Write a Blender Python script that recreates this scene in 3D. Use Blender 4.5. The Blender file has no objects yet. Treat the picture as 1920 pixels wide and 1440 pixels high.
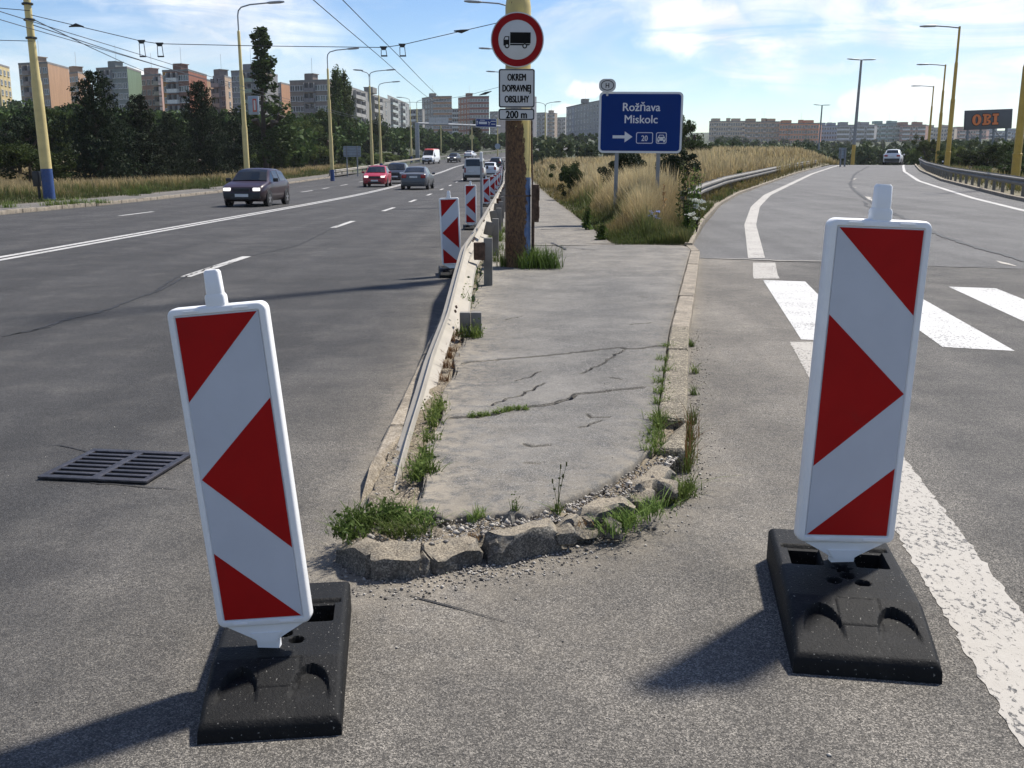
import bpy, bmesh, math, random
import numpy as np
from mathutils import Vector, Matrix, Euler

C = bpy.context.scene.collection
scene = bpy.context.scene
R = math.radians

# ---------------------------------------------------------------- camera, sky, sun, exposure
CAM_H = 1.43
PITCH = math.atan(405 / 1900.0)
cam_d = bpy.data.cameras.new('camera')
cam = bpy.data.objects.new('camera', cam_d)
C.objects.link(cam)
cam.location = (0, 0, CAM_H)
cam.rotation_euler = (math.pi / 2 - PITCH, 0, 0)
cam_d.sensor_width = 36.0
cam_d.lens = 36.0 * 1900 / 1920
cam_d.clip_start = 0.05
cam_d.clip_end = 9000
scene.camera = cam

SUN_EL = R(54)
SUN_AZ = math.atan2(0.73, 0.68)          # clockwise from +Y: the sun stands ahead and to the right
sd = Vector((math.sin(SUN_AZ) * math.cos(SUN_EL), math.cos(SUN_AZ) * math.cos(SUN_EL), math.sin(SUN_EL)))
sun_d = bpy.data.lights.new('sun', 'SUN')
sun_d.energy = 2.85
sun_d.angle = R(4.0)
sun_d.color = (1.0, 0.95, 0.87)
sun = bpy.data.objects.new('sun', sun_d)
C.objects.link(sun)
sun.rotation_euler = sd.to_track_quat('Z', 'Y').to_euler()
sun.location = (30, 30, 60)

scene.view_settings.view_transform = 'Standard'
scene.view_settings.look = 'None'
scene.view_settings.exposure = 1.33
scene.view_settings.gamma = 1.0
scene.view_settings.use_curve_mapping = False


def nd(nt, typ, inp=None, **props):
    n = nt.nodes.new(typ)
    for k, v in props.items():
        setattr(n, k, v)
    for k, v in (inp or {}).items():
        s = n.inputs[k]
        if isinstance(v, bpy.types.NodeSocket):
            nt.links.new(v, s)
        else:
            s.default_value = v
    return n


def mth(nt, op, a, b=0.0, c=None, clamp=False):
    n = nd(nt, 'ShaderNodeMath', {0: a, 1: b}, operation=op)
    if c is not None:
        if isinstance(c, bpy.types.NodeSocket):
            nt.links.new(c, n.inputs[2])
        else:
            n.inputs[2].default_value = c
    n.use_clamp = clamp
    return n.outputs[0]


def mixc(nt, f, a, b, mode='MIX'):
    n = nt.nodes.new('ShaderNodeMix')
    n.data_type = 'RGBA'
    n.blend_type = mode
    for i, v in ((0, f), (6, a), (7, b)):
        if isinstance(v, bpy.types.NodeSocket):
            nt.links.new(v, n.inputs[i])
        elif i == 0:
            n.inputs[0].default_value = v
        else:
            n.inputs[i].default_value = (*v, 1) if len(v) == 3 else v
    return n.outputs[2]


def smooth(nt, v, lo, hi, a=0.0, b=1.0):
    n = nt.nodes.new('ShaderNodeMapRange')
    n.interpolation_type = 'SMOOTHSTEP'
    for k, x in (('Value', v), ('From Min', lo), ('From Max', hi), ('To Min', a), ('To Max', b)):
        if isinstance(x, bpy.types.NodeSocket):
            nt.links.new(x, n.inputs[k])
        else:
            n.inputs[k].default_value = x
    return n.outputs[0]


def noise(nt, vec, scale, detail=4.0, rough=0.5, dist=0.0):
    return nd(nt, 'ShaderNodeTexNoise', {'Vector': vec, 'Scale': scale, 'Detail': detail, 'Roughness': rough, 'Distortion': dist}).outputs[0]


def azel(px, py):
    """Direction (azimuth, elevation, radians) of a point of the sky, measured with the camera's lens."""
    u, v = (px - 960) / 1900.0, -(py - 720) / 1900.0
    c, s = math.cos(PITCH), math.sin(PITCH)
    y, z = c + v * s, -s + v * c
    return math.atan2(u, y), math.atan2(z, math.hypot(u, y))


world = bpy.data.worlds.new('World')
scene.world = world
world.use_nodes = True
wt = world.node_tree
wt.nodes.clear()
sky = nd(wt, 'ShaderNodeTexSky', sky_type='NISHITA')
sky.sun_disc = False
sky.sun_elevation = SUN_EL
sky.sun_rotation = SUN_AZ
sky.altitude = 250
sky.air_density = 1.0
sky.dust_density = 0.08
sky.ozone_density = 2.6
gen = nd(wt, 'ShaderNodeTexCoord').outputs['Generated']
sep = nd(wt, 'ShaderNodeSeparateXYZ', {0: gen})
az = mth(wt, 'ARCTAN2', sep.outputs[0], sep.outputs[1])
el = mth(wt, 'ARCSINE', sep.outputs[2])
sv = nd(wt, 'ShaderNodeCombineXYZ', {0: az, 1: el, 2: 0.0}).outputs[0]
warp = nd(wt, 'ShaderNodeTexNoise', {'Vector': sv, 'Scale': 5.0, 'Detail': 6.0, 'Roughness': 0.6})
wv = nd(wt, 'ShaderNodeVectorMath', {0: warp.outputs[1], 1: (0.5, 0.5, 0.5)}, operation='SUBTRACT').outputs[0]
warp2 = nd(wt, 'ShaderNodeTexNoise', {'Vector': sv, 'Scale': 26.0, 'Detail': 7.0, 'Roughness': 0.62})
wv2 = nd(wt, 'ShaderNodeVectorMath', {0: warp2.outputs[1], 1: (0.5, 0.5, 0.5)}, operation='SUBTRACT').outputs[0]


st_map = nd(wt, 'ShaderNodeMapping', {'Vector': sv})
st_map.inputs['Rotation'].default_value = (0, 0, R(24))
st_map.inputs['Scale'].default_value = (1.5, 9.0, 1)
streaks = smooth(wt, noise(wt, st_map.outputs[0], 3.2, 9.0, 0.62, 1.2), 0.32, 0.62, 0.18, 1.0)


def cloud(px, py, rx, ry, rot, w1, w2, soft, amt):
    a0, e0 = azel(px, py)
    p = nd(wt, 'ShaderNodeVectorMath', {0: wv, 1: sv, 2: (0, 0, 0)}, operation='MULTIPLY_ADD')
    p.inputs[1].default_value = (w1, w1 * 0.6, 0)
    wt.links.new(sv, p.inputs[2])
    q = nd(wt, 'ShaderNodeVectorMath', {0: wv2}, operation='MULTIPLY_ADD')
    q.inputs[1].default_value = (w2, w2, 0)
    wt.links.new(p.outputs[0], q.inputs[2])
    m = nd(wt, 'ShaderNodeMapping', {'Vector': q.outputs[0]}, vector_type='TEXTURE')
    m.inputs['Location'].default_value = (a0, e0, 0)
    m.inputs['Rotation'].default_value = (0, 0, R(rot))
    m.inputs['Scale'].default_value = (rx / 1900.0, ry / 1900.0, 1)
    ln = nd(wt, 'ShaderNodeVectorMath', {0: m.outputs[0]}, operation='LENGTH').outputs['Value']
    if ry > 30 and px != 1690:            # high cloud is combed into streaks
        return mth(wt, 'MULTIPLY', mth(wt, 'MULTIPLY', smooth(wt, ln, 1.0, 1.0 - soft), amt), streaks)
    return mth(wt, 'MULTIPLY', smooth(wt, ln, 1.0, 1.0 - soft), amt)


hi_map = nd(wt, 'ShaderNodeMapping', {'Vector': sv})
hi_map.inputs['Rotation'].default_value = (0, 0, R(20))
hi_map.inputs['Scale'].default_value = (2.2, 6.5, 1)
cir = smooth(wt, noise(wt, hi_map.outputs[0], 2.3, 7.0, 0.6, 0.8), 0.42, 0.76, 0.0, 0.6)
dens = cir
for c in ((330, -5, 360, 66, -9, 0.10, 0.03, 0.85, 1.0),      # streak upper left
          (420, 60, 200, 20, -10, 0.06, 0.02, 0.9, 0.55),
          (1320, 40, 320, 80, -24, 0.10, 0.03, 0.7, 1.0),    # bright band right of the pole
          (1720, 10, 470, 150, -4, 0.20, 0.05, 0.75, 0.92),
          (1960, 120, 360, 140, 0, 0.2, 0.05, 0.8, 0.85),
          (1560, 128, 130, 14, -4, 0.05, 0.02, 0.9, 0.5),
          (1690, 190, 95, 36, 4, 0.03, 0.035, 0.45, 0.8),      # cumulus over the ramp
          (1800, 215, 170, 32, 0, 0.04, 0.03, 0.7, 0.6),
          (1100, 166, 62, 24, 8, 0.02, 0.03, 0.5, 0.9),        # cumulus beside the blue sign
          (1050, 212, 40, 14, 0, 0.02, 0.02, 0.5, 0.9),
          (180, 138, 60, 18, 0, 0.02, 0.02, 0.4, 1.0),
          (545, 152, 36, 12, 0, 0.01, 0.01, 0.4, 1.0)):
    dens = mth(wt, 'MAXIMUM', dens, cloud(*c))
body = noise(wt, sv, 14.0, 6.0, 0.55)
shade = smooth(wt, body, 0.3, 0.7, 0.78, 1.05)
cl_col = nd(wt, 'ShaderNodeVectorMath', {0: (4.2, 4.23, 4.28), 'Scale': shade}, operation='SCALE').outputs[0]
sky_sat = nd(wt, 'ShaderNodeHueSaturation', {'Color': sky.outputs[0], 'Hue': 0.512, 'Saturation': 1.22, 'Value': 0.46}).outputs[0]
wcol = mixc(wt, dens, sky_sat, cl_col)
bg = nd(wt, 'ShaderNodeBackground', {'Color': wcol, 'Strength': 0.115})
nd(wt, 'ShaderNodeOutputWorld', {'Surface': bg.outputs[0]})

# ---------------------------------------------------------------- lie of the land


def ss(a, b, x):
    t = np.clip((np.asarray(x, float) - a) / (b - a), 0, 1)
    return t * t * (3 - 2 * t)


def HL(Y):                               # main road: level, then climbing round the far bend
    Y = np.asarray(Y, float)
    q = 0.00012 * np.clip(Y - 45, 0, 305) ** 2
    return q + 0.030 * np.clip(Y - 350, 0, 2000)


def HR(Y):                               # slip road: climbs to a crest, then the valley and the far hill
    Y = np.asarray(Y, float)
    a = 0.018 * np.clip(Y - 15, 0, 97)
    b = 0.0125 * np.clip(Y - 112, 0, 148)
    return a - b + 0.045 * np.clip(Y - 260, 0, 900)


def H(X, Y):
    X = np.asarray(X, float)
    Y = np.asarray(Y, float)
    t = ss(0.06, 0.2, X / np.maximum(Y, 1.0))
    return HL(Y) * (1 - t) + HR(Y) * t


def P(px, py, z=None):
    """Where the line of sight through a point of the photograph meets the ground (or the level z)."""
    u, v = (px - 960) / 1900.0, -(py - 720) / 1900.0
    c, s = math.cos(PITCH), math.sin(PITCH)
    d = (u, c + v * s, -s + v * c)
    if z is not None:
        t = (z - CAM_H) / d[2]
        return Vector((d[0] * t, d[1] * t, z))
    t = 0.5
    if d[2] < 0:
        t = (0.0 - CAM_H) / d[2]
        if t * d[1] < 14:
            return Vector((d[0] * t, d[1] * t, 0.0))
        t *= 0.5
    r_ = min(1.0, max(0.0, (d[0] / d[1] - 0.06) / 0.14))
    r_ = r_ * r_ * (3 - 2 * r_)

    def hs(y):
        hl = 0.00012 * min(305.0, max(0.0, y - 45)) ** 2 + 0.03 * max(0.0, y - 350)
        hr = 0.018 * min(97.0, max(0.0, y - 15)) - 0.0125 * min(148.0, max(0.0, y - 112)) + 0.045 * max(0.0, y - 260)
        return hl * (1 - r_) + hr * r_
    while t < 2500 and CAM_H + d[2] * t > hs(d[1] * t):
        t *= 1.01
    lo, hi = t / 1.01, t
    for _ in range(24):
        m = (lo + hi) / 2
        if CAM_H + d[2] * m < hs(d[1] * m):
            hi = m
        else:
            lo = m
    return Vector((d[0] * hi, d[1] * hi, CAM_H + d[2] * hi))


def A(px, py, Y):
    """The point at distance Y ahead on the line of sight through a point of the photograph."""
    u, v = (px - 960) / 1900.0, -(py - 720) / 1900.0
    c, s = math.cos(PITCH), math.sin(PITCH)
    t = Y / (c + v * s)
    return Vector((u * t, Y, CAM_H + (-s + v * c) * t))


# road alignment
def bend(Y):
    return 0.0016 * np.clip(np.asarray(Y, float) - 150, 0, 200) ** 2


def kerb_left(Y):
    return np.interp(Y, [-30, 0, 40, 60, 80, 100, 150, 400], [-15.8, -15.8, -16, -17, -18, -18.5, -18.5, -18.5]) + bend(Y)


def centre_line(Y):
    return np.interp(Y, [-30, 40, 55, 90, 120, 150, 400], [-8.35, -8.2, -8.3, -8.8, -9.1, -8.9, -8.9]) + bend(Y)


def dash_right(Y):
    return np.interp(Y, [-30, 40, 90, 400], [-4.42, -4.36, -4.8, -4.9]) + bend(Y)


def dash_left(Y):
    return np.interp(Y, [-30, 33, 63, 90, 400], [-12.0, -12.0, -12.5, -13.3, -13.3]) + bend(Y)


def road_right(Y):
    return np.interp(Y, [-30, 6, 12, 60, 100, 400], [-0.66, -0.66, -0.62, -0.62, -0.9, -0.9]) + bend(Y)


RLY = [2.0, 2.4, 4.9, 8.44, 13.55, 15.6, 23.5, 30.9, 38.8, 71.4, 96.1, 112, 140]
RLX = [1.50, 1.56, 1.975, 2.60, 3.42, 3.9, 5.6, 7.45, 9.75, 20.8, 29.7, 35.6, 46]


def ramp_line_left(Y):
    return np.interp(Y, RLY, RLX)


def ramp_line_right(Y):
    return np.interp(Y, [2, 12, 20, 28.9, 36.3, 42.3, 55.9, 80, 102, 112, 140], [9.6, 11.0, 12.3, 14.3, 16.15, 17.9, 21.9, 30.2, 38.4, 42.2, 53])


# ---------------------------------------------------------------- mesh helpers
def finish(me, angle=35.0, smooth_on=True):
    if smooth_on and len(me.polygons):
        me.polygons.foreach_set('use_smooth', [True] * len(me.polygons))
        bm = bmesh.new()
        bm.from_mesh(me)
        lim = R(angle)
        for e in bm.edges:
            e.smooth = not (len(e.link_faces) == 2 and e.calc_face_angle(0) > lim)
        bm.to_mesh(me)
        bm.free()
    return me


def link(name, me, parent=None, loc=(0, 0, 0), rot=(0, 0, 0)):
    o = bpy.data.objects.new(name, me)
    C.objects.link(o)
    o.location = loc
    o.rotation_euler = rot
    if parent is not None:
        o.parent = parent
    return o


def tag(o, label=None, cat=None, group=None, kind=None):
    for k, v in (('label', label), ('category', cat), ('group', group), ('kind', kind)):
        if v:
            o[k] = v
    return o


def thing(name, label, cat, loc=(0, 0, 0), rot=(0, 0, 0), group=None):
    return tag(link(name, None, None, loc, rot), label, cat, group)


def copy_tree(o, parent=None):
    c = o.copy()
    C.objects.link(c)
    if parent is not None:
        c.parent = parent
    for ch in list(o.children):
        copy_tree(ch, c)
    return c


class MB:
    """Collects shapes and links them as one mesh object."""

    def __init__(s):
        s.v, s.f, s.m = [], [], []

    def add(s, V, F, mi=0, M=None):
        b = len(s.v)
        for p in V:
            p = Vector(p)
            s.v.append(tuple(M @ p) if M is not None else tuple(p))
        for f in F:
            s.f.append([i + b for i in f])
            s.m.append(mi)

    def box(s, c, d, mi=0, M=None, top=None, bev=0.0):
        x, y, z = (k / 2 for k in d)
        tx, ty = top if top else (1, 1)
        c = Vector(c)
        if bev > 0:
            bm = bmesh.new()
            bmesh.ops.create_cube(bm, size=1.0)
            for v in bm.verts:
                up = v.co.z > 0
                v.co = Vector((v.co.x * d[0] * (tx if up else 1), v.co.y * d[1] * (ty if up else 1), v.co.z * d[2])) + c
            bmesh.ops.bevel(bm, geom=bm.edges[:], offset=bev, segments=2, affect='EDGES', profile=0.6)
            bm.verts.index_update()
            s.add([v.co.copy() for v in bm.verts], [[v.index for v in f.verts] for f in bm.faces], mi, M)
            bm.free()
            return
        V = [(-x, -y, -z), (x, -y, -z), (x, y, -z), (-x, y, -z), (-x * tx, -y * ty, z), (x * tx, -y * ty, z), (x * tx, y * ty, z), (-x * tx, y * ty, z)]
        s.add([Vector(p) + c for p in V], [(0, 3, 2, 1), (4, 5, 6, 7), (0, 1, 5, 4), (1, 2, 6, 5), (2, 3, 7, 6), (3, 0, 4, 7)], mi, M)

    def loft(s, rings, mi=0, cap=True, closed=True, M=None):
        n = len(rings[0])
        V = [p for r in rings for p in r]
        F = []
        for i in range(len(rings) - 1):
            for j in range(n if closed else n - 1):
                k = (j + 1) % n
                F.append((i * n + j, i * n + k, (i + 1) * n + k, (i + 1) * n + j))
        if cap:
            F.append(tuple(range(n - 1, -1, -1)))
            F.append(tuple((len(rings) - 1) * n + j for j in range(n)))
        s.add(V, F, mi, M)

    def tube(s, pts, rad, n=8, mi=0, M=None):
        pts = [Vector(p) for p in pts]
        if not hasattr(rad, '__len__'):
            rad = [rad] * len(pts)
        rings = []
        up = None
        for i, p in enumerate(pts):
            d = (pts[min(i + 1, len(pts) - 1)] - pts[max(i - 1, 0)])
            if d.length < 1e-9:
                d = Vector((0, 0, 1))
            d.normalize()
            if up is None:
                up = Vector((1, 0, 0)) if abs(d.x) < 0.9 else Vector((0, 1, 0))
            a = (up - d * up.dot(d)).normalized()
            up = a
            b = d.cross(a)
            rings.append([p + (a * math.cos(2 * math.pi * k / n) + b * math.sin(2 * math.pi * k / n)) * rad[i] for k in range(n)])
        s.loft(rings, mi, True, True, M)

    def lathe(s, prof, n=16, mi=0, M=None):
        s.tube([(0, 0, z) for r, z in prof], [max(r, 1e-4) for r, z in prof], n, mi, M)

    def prism(s, poly, y0, y1, mi=0, M=None):
        """poly of (x, z); extruded along y"""
        n = len(poly)
        ar = sum(poly[i][0] * poly[(i + 1) % n][1] - poly[(i + 1) % n][0] * poly[i][1] for i in range(n))
        if ar < 0:
            poly = poly[::-1]
        V = [(x, y0, z) for x, z in poly] + [(x, y1, z) for x, z in poly]
        F = [tuple(range(n)), tuple(range(2 * n - 1, n - 1, -1))]
        for i in range(n):
            j = (i + 1) % n
            F.append((j, i, n + i, n + j))
        s.add(V, F, mi, M)

    def mesh(s, name, mats, smooth_on=True, angle=35.0):
        me = bpy.data.meshes.new(name)
        me.from_pydata([tuple(p) for p in s.v], [], s.f)
        for m in (mats if isinstance(mats, (list, tuple)) else [mats]):
            me.materials.append(m)
        me.polygons.foreach_set('material_index', s.m)
        me.update()
        bm = bmesh.new()
        bm.from_mesh(me)
        bmesh.ops.recalc_face_normals(bm, faces=bm.faces[:])
        bm.to_mesh(me)
        bm.free()
        return finish(me, angle, smooth_on)

    def build(s, name, mats, parent=None, loc=(0, 0, 0), rot=(0, 0, 0), smooth_on=True, angle=35.0):
        return link(name, s.mesh(name, mats, smooth_on, angle), parent, loc, rot)


def np_mesh(name, V, F, mats, attrs=None, mi=None, smooth_on=False):
    V = np.ascontiguousarray(V, dtype=np.float32)
    F = np.ascontiguousarray(F, dtype=np.int32)
    me = bpy.data.meshes.new(name)
    me.vertices.add(len(V))
    me.vertices.foreach_set('co', V.ravel())
    me.loops.add(F.size)
    me.loops.foreach_set('vertex_index', F.ravel())
    me.polygons.add(len(F))
    me.polygons.foreach_set('loop_start', np.arange(0, F.size, F.shape[1], dtype=np.int32))
    for m in (mats if isinstance(mats, (list, tuple)) else [mats]):
        me.materials.append(m)
    if mi is not None:
        me.polygons.foreach_set('material_index', np.asarray(mi, dtype=np.int32))
    me.update(calc_edges=True)
    for k, a in (attrs or {}).items():
        at = me.attributes.new(k, 'FLOAT', 'POINT')
        at.data.foreach_set('value', np.ascontiguousarray(a, dtype=np.float32))
    if smooth_on:
        me.polygons.foreach_set('use_smooth', np.ones(len(F), dtype=bool))
    me.update()
    return me


def grid_faces(nr, nc):
    i = np.arange(nr - 1)[:, None] * nc + np.arange(nc - 1)[None, :]
    return np.stack([i, i + 1, i + 1 + nc, i + nc], -1).reshape(-1, 4)


def sheet(name, Ys, Xf, Zf, mats, attrs=None, parent=None, kind=None, smooth_on=True):
    """A sheet of land: for each distance in Ys the row of x given by Xf(Y), height Zf(X, Y)."""
    Ys = np.asarray(Ys, float)
    rows = [np.asarray(Xf(y), float) for y in Ys]
    X = np.array(rows)
    Y = np.repeat(Ys[:, None], X.shape[1], 1)
    Z = Zf(X, Y)
    V = np.stack([X, Y, Z + 0 * X], -1).reshape(-1, 3)
    at = {k: f(X, Y).ravel() for k, f in (attrs or {}).items()}
    me = np_mesh(name, V, grid_faces(*X.shape), mats, at, None, smooth_on)
    o = link(name, me, parent)
    if kind:
        o['kind'] = kind
    return o


def ribbon(pts, width, lift, rng=None, jag=0.0, taper=False):
    """Flat strip along pts (on the ground), as vertex and face lists."""
    pts = [Vector(p) for p in pts]
    V, F = [], []
    for i, p in enumerate(pts):
        d = pts[min(i + 1, len(pts) - 1)] - pts[max(i - 1, 0)]
        n = Vector((d.y, -d.x, 0)).normalized()
        w = width[i] if hasattr(width, '__len__') else width
        if taper and i in (0, len(pts) - 1):
            w *= 0.15
        a = w / 2 * (1 + (rng.uniform(-jag, jag) if rng else 0))
        b = w / 2 * (1 + (rng.uniform(-jag, jag) if rng else 0))
        V += [p + n * a + Vector((0, 0, lift)), p - n * b + Vector((0, 0, lift))]
        if i:
            k = 2 * i
            F.append((k - 2, k, k + 1, k - 1))
    return V, F


def resample(pts, step, rng=None, jag=0.0):
    pts = [Vector(p) for p in pts]
    out = []
    for a, b in zip(pts, pts[1:]):
        n = max(1, int((b - a).length / step))
        for k in range(n):
            p = a.lerp(b, k / n)
            if rng is not None:
                p = p + Vector((rng.normal(0, jag), rng.normal(0, jag), 0))
            out.append(p)
    out.append(pts[-1])
    return out
# ---------------------------------------------------------------- materials
MAT = {}


def new_mat(name):
    m = bpy.data.materials.new(name)
    m.use_nodes = True
    nt = m.node_tree
    nt.nodes.clear()
    out = nd(nt, 'ShaderNodeOutputMaterial')
    bs = nd(nt, 'ShaderNodeBsdfPrincipled')
    nt.links.new(bs.outputs[0], out.inputs[0])
    MAT[name] = m
    return m, nt, bs, out


def setc(nt, bs, v):
    if isinstance(v, bpy.types.NodeSocket):
        nt.links.new(v, bs.inputs['Base Color'])
    else:
        bs.inputs['Base Color'].default_value = (*v, 1)


def obj_co(nt):
    return nd(nt, 'ShaderNodeTexCoord').outputs['Object']


def bump(nt, bs, h, strength=0.3, dist=0.01):
    b = nd(nt, 'ShaderNodeBump', {'Height': h, 'Strength': strength, 'Distance': dist})
    nt.links.new(b.outputs[0], bs.inputs['Normal'])


def simple(name, col, rough=0.6, metal=0.0, var=0.12, vscale=3.0, bmp=0.0, bscale=60.0, spec=0.5, coat=0.0, dirt=None, dirt_amt=0.0, dirt_scale=6.0):
    m, nt, bs, out = new_mat(name)
    co = obj_co(nt)
    n = noise(nt, co, vscale, 5.0, 0.6)
    f = smooth(nt, n, 0.3, 0.7)
    c = mixc(nt, f, tuple(k * (1 - var) for k in col), tuple(min(1, k * (1 + var)) for k in col))
    if dirt:
        d = smooth(nt, noise(nt, co, dirt_scale, 7.0, 0.65), 0.62 - 0.25 * dirt_amt, 0.75, 0.0, min(1, dirt_amt * 1.2))
        c = mixc(nt, d, c, dirt)
    setc(nt, bs, c)
    bs.inputs['Roughness'].default_value = rough
    bs.inputs['Metallic'].default_value = metal
    bs.inputs['Specular IOR Level'].default_value = spec
    bs.inputs['Coat Weight'].default_value = coat
    bs.inputs['Coat Roughness'].default_value = 0.08
    if bmp:
        bump(nt, bs, noise(nt, co, bscale, 5.0, 0.6), bmp, 0.01)
    return m


def attr(nt, name):
    return nd(nt, 'ShaderNodeAttribute', attribute_name=name, attribute_type='GEOMETRY').outputs['Fac']


def stones(nt, co, scale, lo, mid, hi, seed=0.0):
    """Aggregate: one grey per stone."""
    v = nd(nt, 'ShaderNodeTexVoronoi', {'Vector': co, 'Scale': scale}, feature='F1')
    g = nd(nt, 'ShaderNodeSeparateColor', {0: v.outputs['Color']}).outputs[0]
    r = nt.nodes.new('ShaderNodeValToRGB')
    nt.links.new(g, r.inputs[0])
    e = r.color_ramp.elements
    e[0].position, e[0].color = 0.05, (*lo, 1)
    e[1].position, e[1].color = 0.97, (*hi, 1)
    k = e.new(0.62)
    k.color = (*mid, 1)
    return r.outputs[0], v.outputs['Distance'], g


def road_mat(name, dark, light, with_attr=True, patch=0.25, big=1.0):
    m, nt, bs, out = new_mat(name)
    co = obj_co(nt)
    ca, da, ga = stones(nt, co, 290.0, tuple(k * 0.42 for k in dark), tuple(k * 0.95 for k in dark), tuple(k * 2.2 for k in dark))
    cb, db, gb = stones(nt, co, 250.0, tuple(k * 0.32 for k in light), tuple(k * 0.95 for k in light), tuple(min(0.8, k * 2.25) for k in light))
    c3, d3, g3 = stones(nt, co, 52.0, (0.9, 0.9, 0.9), (1, 1, 1), (1.1, 1.1, 1.09))
    if with_attr:
        t = attr(nt, 'tone')
        t = mth(nt, 'ADD', t, mth(nt, 'MULTIPLY', mth(nt, 'SUBTRACT', noise(nt, co, 2.2, 6.0, 0.65), 0.5), 0.8), clamp=True)
        c = mixc(nt, t, ca, cb)
        du = attr(nt, 'dust')
        du = mth(nt, 'MULTIPLY', du, smooth(nt, noise(nt, co, 9.0, 8.0, 0.7), 0.3, 0.62))
        c = mixc(nt, mth(nt, 'MULTIPLY', du, 0.8, clamp=True), c, mixc(nt, noise(nt, co, 180.0, 3.0), (0.17, 0.145, 0.11), (0.33, 0.29, 0.23)))
    else:
        c = ca
    c = mixc(nt, 1.0, c, c3, 'MULTIPLY')
    bigs = smooth(nt, noise(nt, co, 0.55, 6.0, 0.62), 0.3, 0.72, 1 - patch, 1 + patch * 0.8)
    streak = nd(nt, 'ShaderNodeMapping', {'Vector': co})
    streak.inputs['Scale'].default_value = (1.6, 0.05, 1.0)
    st = smooth(nt, noise(nt, streak.outputs[0], 1.0, 4.0, 0.5), 0.3, 0.7, 0.86, 1.12)
    k = mth(nt, 'MULTIPLY', bigs, st)
    if with_attr:                          # wheel tracks polished into the lanes of the main road
        sx_ = nd(nt, 'ShaderNodeSeparateXYZ', {0: co}).outputs[0]
        wv_ = mth(nt, 'SINE', mth(nt, 'MULTIPLY_ADD', sx_, 3.3, 0.5))
        amp = mth(nt, 'MULTIPLY', smooth(nt, sx_, -0.8, -1.6, 0.0, 0.09), smooth(nt, noise(nt, streak.outputs[0], 2.0, 3.0), 0.3, 0.7, 0.4, 1.3))
        k = mth(nt, 'MULTIPLY', k, mth(nt, 'MULTIPLY_ADD', wv_, amp, 1.0))
    c = nd(nt, 'ShaderNodeVectorMath', {0: c, 'Scale': k}, operation='SCALE').outputs[0]
    setc(nt, bs, c)
    bs.inputs['Roughness'].default_value = 0.82
    bs.inputs['Specular IOR Level'].default_value = 0.35
    hgt = mth(nt, 'MULTIPLY_ADD', ga, 0.6, mth(nt, 'MULTIPLY', da, -1.2))
    bump(nt, bs, hgt, 0.55, 0.006)
    return m


road_mat('asphalt', (0.042, 0.0405, 0.039), (0.148, 0.135, 0.115))
road_mat('asphalt_far', (0.060, 0.058, 0.056), (0.1, 0.1, 0.1), False, 0.2)
road_mat('asphalt_ramp', (0.112, 0.109, 0.104), (0.1, 0.1, 0.1), False, 0.15)

# worn concrete / old mastic of the island
m, nt, bs, out = new_mat('pavement')
co = obj_co(nt)
ca, da, ga = stones(nt, co, 230.0, (0.045, 0.043, 0.040), (0.105, 0.101, 0.094), (0.25, 0.24, 0.22))
pale = smooth(nt, noise(nt, co, 1.3, 7.0, 0.68), 0.36, 0.68)
c = mixc(nt, pale, nd(nt, 'ShaderNodeVectorMath', {0: ca, 'Scale': 0.92}, operation='SCALE').outputs[0], mixc(nt, noise(nt, co, 90.0, 4.0), (0.13, 0.123, 0.11), (0.20, 0.188, 0.168)))
c = mixc(nt, 0.55, c, nd(nt, 'ShaderNodeVectorMath', {0: stones(nt, co, 300.0, (0.35, 0.35, 0.35), (0.95, 0.95, 0.95), (2.2, 2.2, 2.15))[0], 1: c}, operation='MULTIPLY').outputs[0])
d = attr(nt, 'dirt')
c = mixc(nt, d, c, mixc(nt, noise(nt, co, 60.0, 4.0), (0.006, 0.005, 0.004), (0.028, 0.023, 0.017)))
sd_ = mth(nt, 'MULTIPLY', attr(nt, 'sand'), smooth(nt, noise(nt, co, 12.0, 7.0, 0.7), 0.35, 0.6))
c = mixc(nt, sd_, c, mixc(nt, noise(nt, co, 150.0, 3.0), (0.22, 0.185, 0.135), (0.40, 0.35, 0.27)))
stn = smooth(nt, noise(nt, co, 2.2, 8.0, 0.72), 0.33, 0.72, 0.72, 1.12)
c = nd(nt, 'ShaderNodeVectorMath', {0: c, 'Scale': stn}, operation='SCALE').outputs[0]
setc(nt, bs, c)
bs.inputs['Roughness'].default_value = 0.9
bump(nt, bs, mth(nt, 'ADD', mth(nt, 'MULTIPLY', ga, 0.5), mth(nt, 'MULTIPLY', noise(nt, co, 8.0, 7.0, 0.7), 1.5)), 0.5, 0.006)

# white road paint, worn through to the asphalt
m, nt, bs, out = new_mat('road_paint')
co = obj_co(nt)
worn = nd(nt, 'ShaderNodeMapping', {'Vector': co})
worn.inputs['Scale'].default_value = (1.0, 0.6, 1.0)
wn = noise(nt, worn.outputs[0], 46.0, 9.0, 0.75, 0.3)
wf = smooth(nt, mth(nt, 'ADD', wn, mth(nt, 'MULTIPLY', noise(nt, co, 2.0, 4.0), 0.22)), 0.0, 1.0)
wf = smooth(nt, mth(nt, 'SUBTRACT', mth(nt, 'ADD', mth(nt, 'ADD', wn, mth(nt, 'MULTIPLY', noise(nt, co, 2.0, 4.0), 0.22)), mth(nt, 'MULTIPLY', attr(nt, 'cream'), 0.018)), 0.0), 0.675, 0.70)
ca, da, ga = stones(nt, co, 230.0, (0.03, 0.03, 0.03), (0.075, 0.072, 0.068), (0.2, 0.19, 0.18))
pc = mixc(nt, noise(nt, co, 5.0, 6.0, 0.7), (0.42, 0.41, 0.385), (0.56, 0.555, 0.535))
cream = mth(nt, 'MULTIPLY', attr(nt, 'cream'), 1.0)
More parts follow.
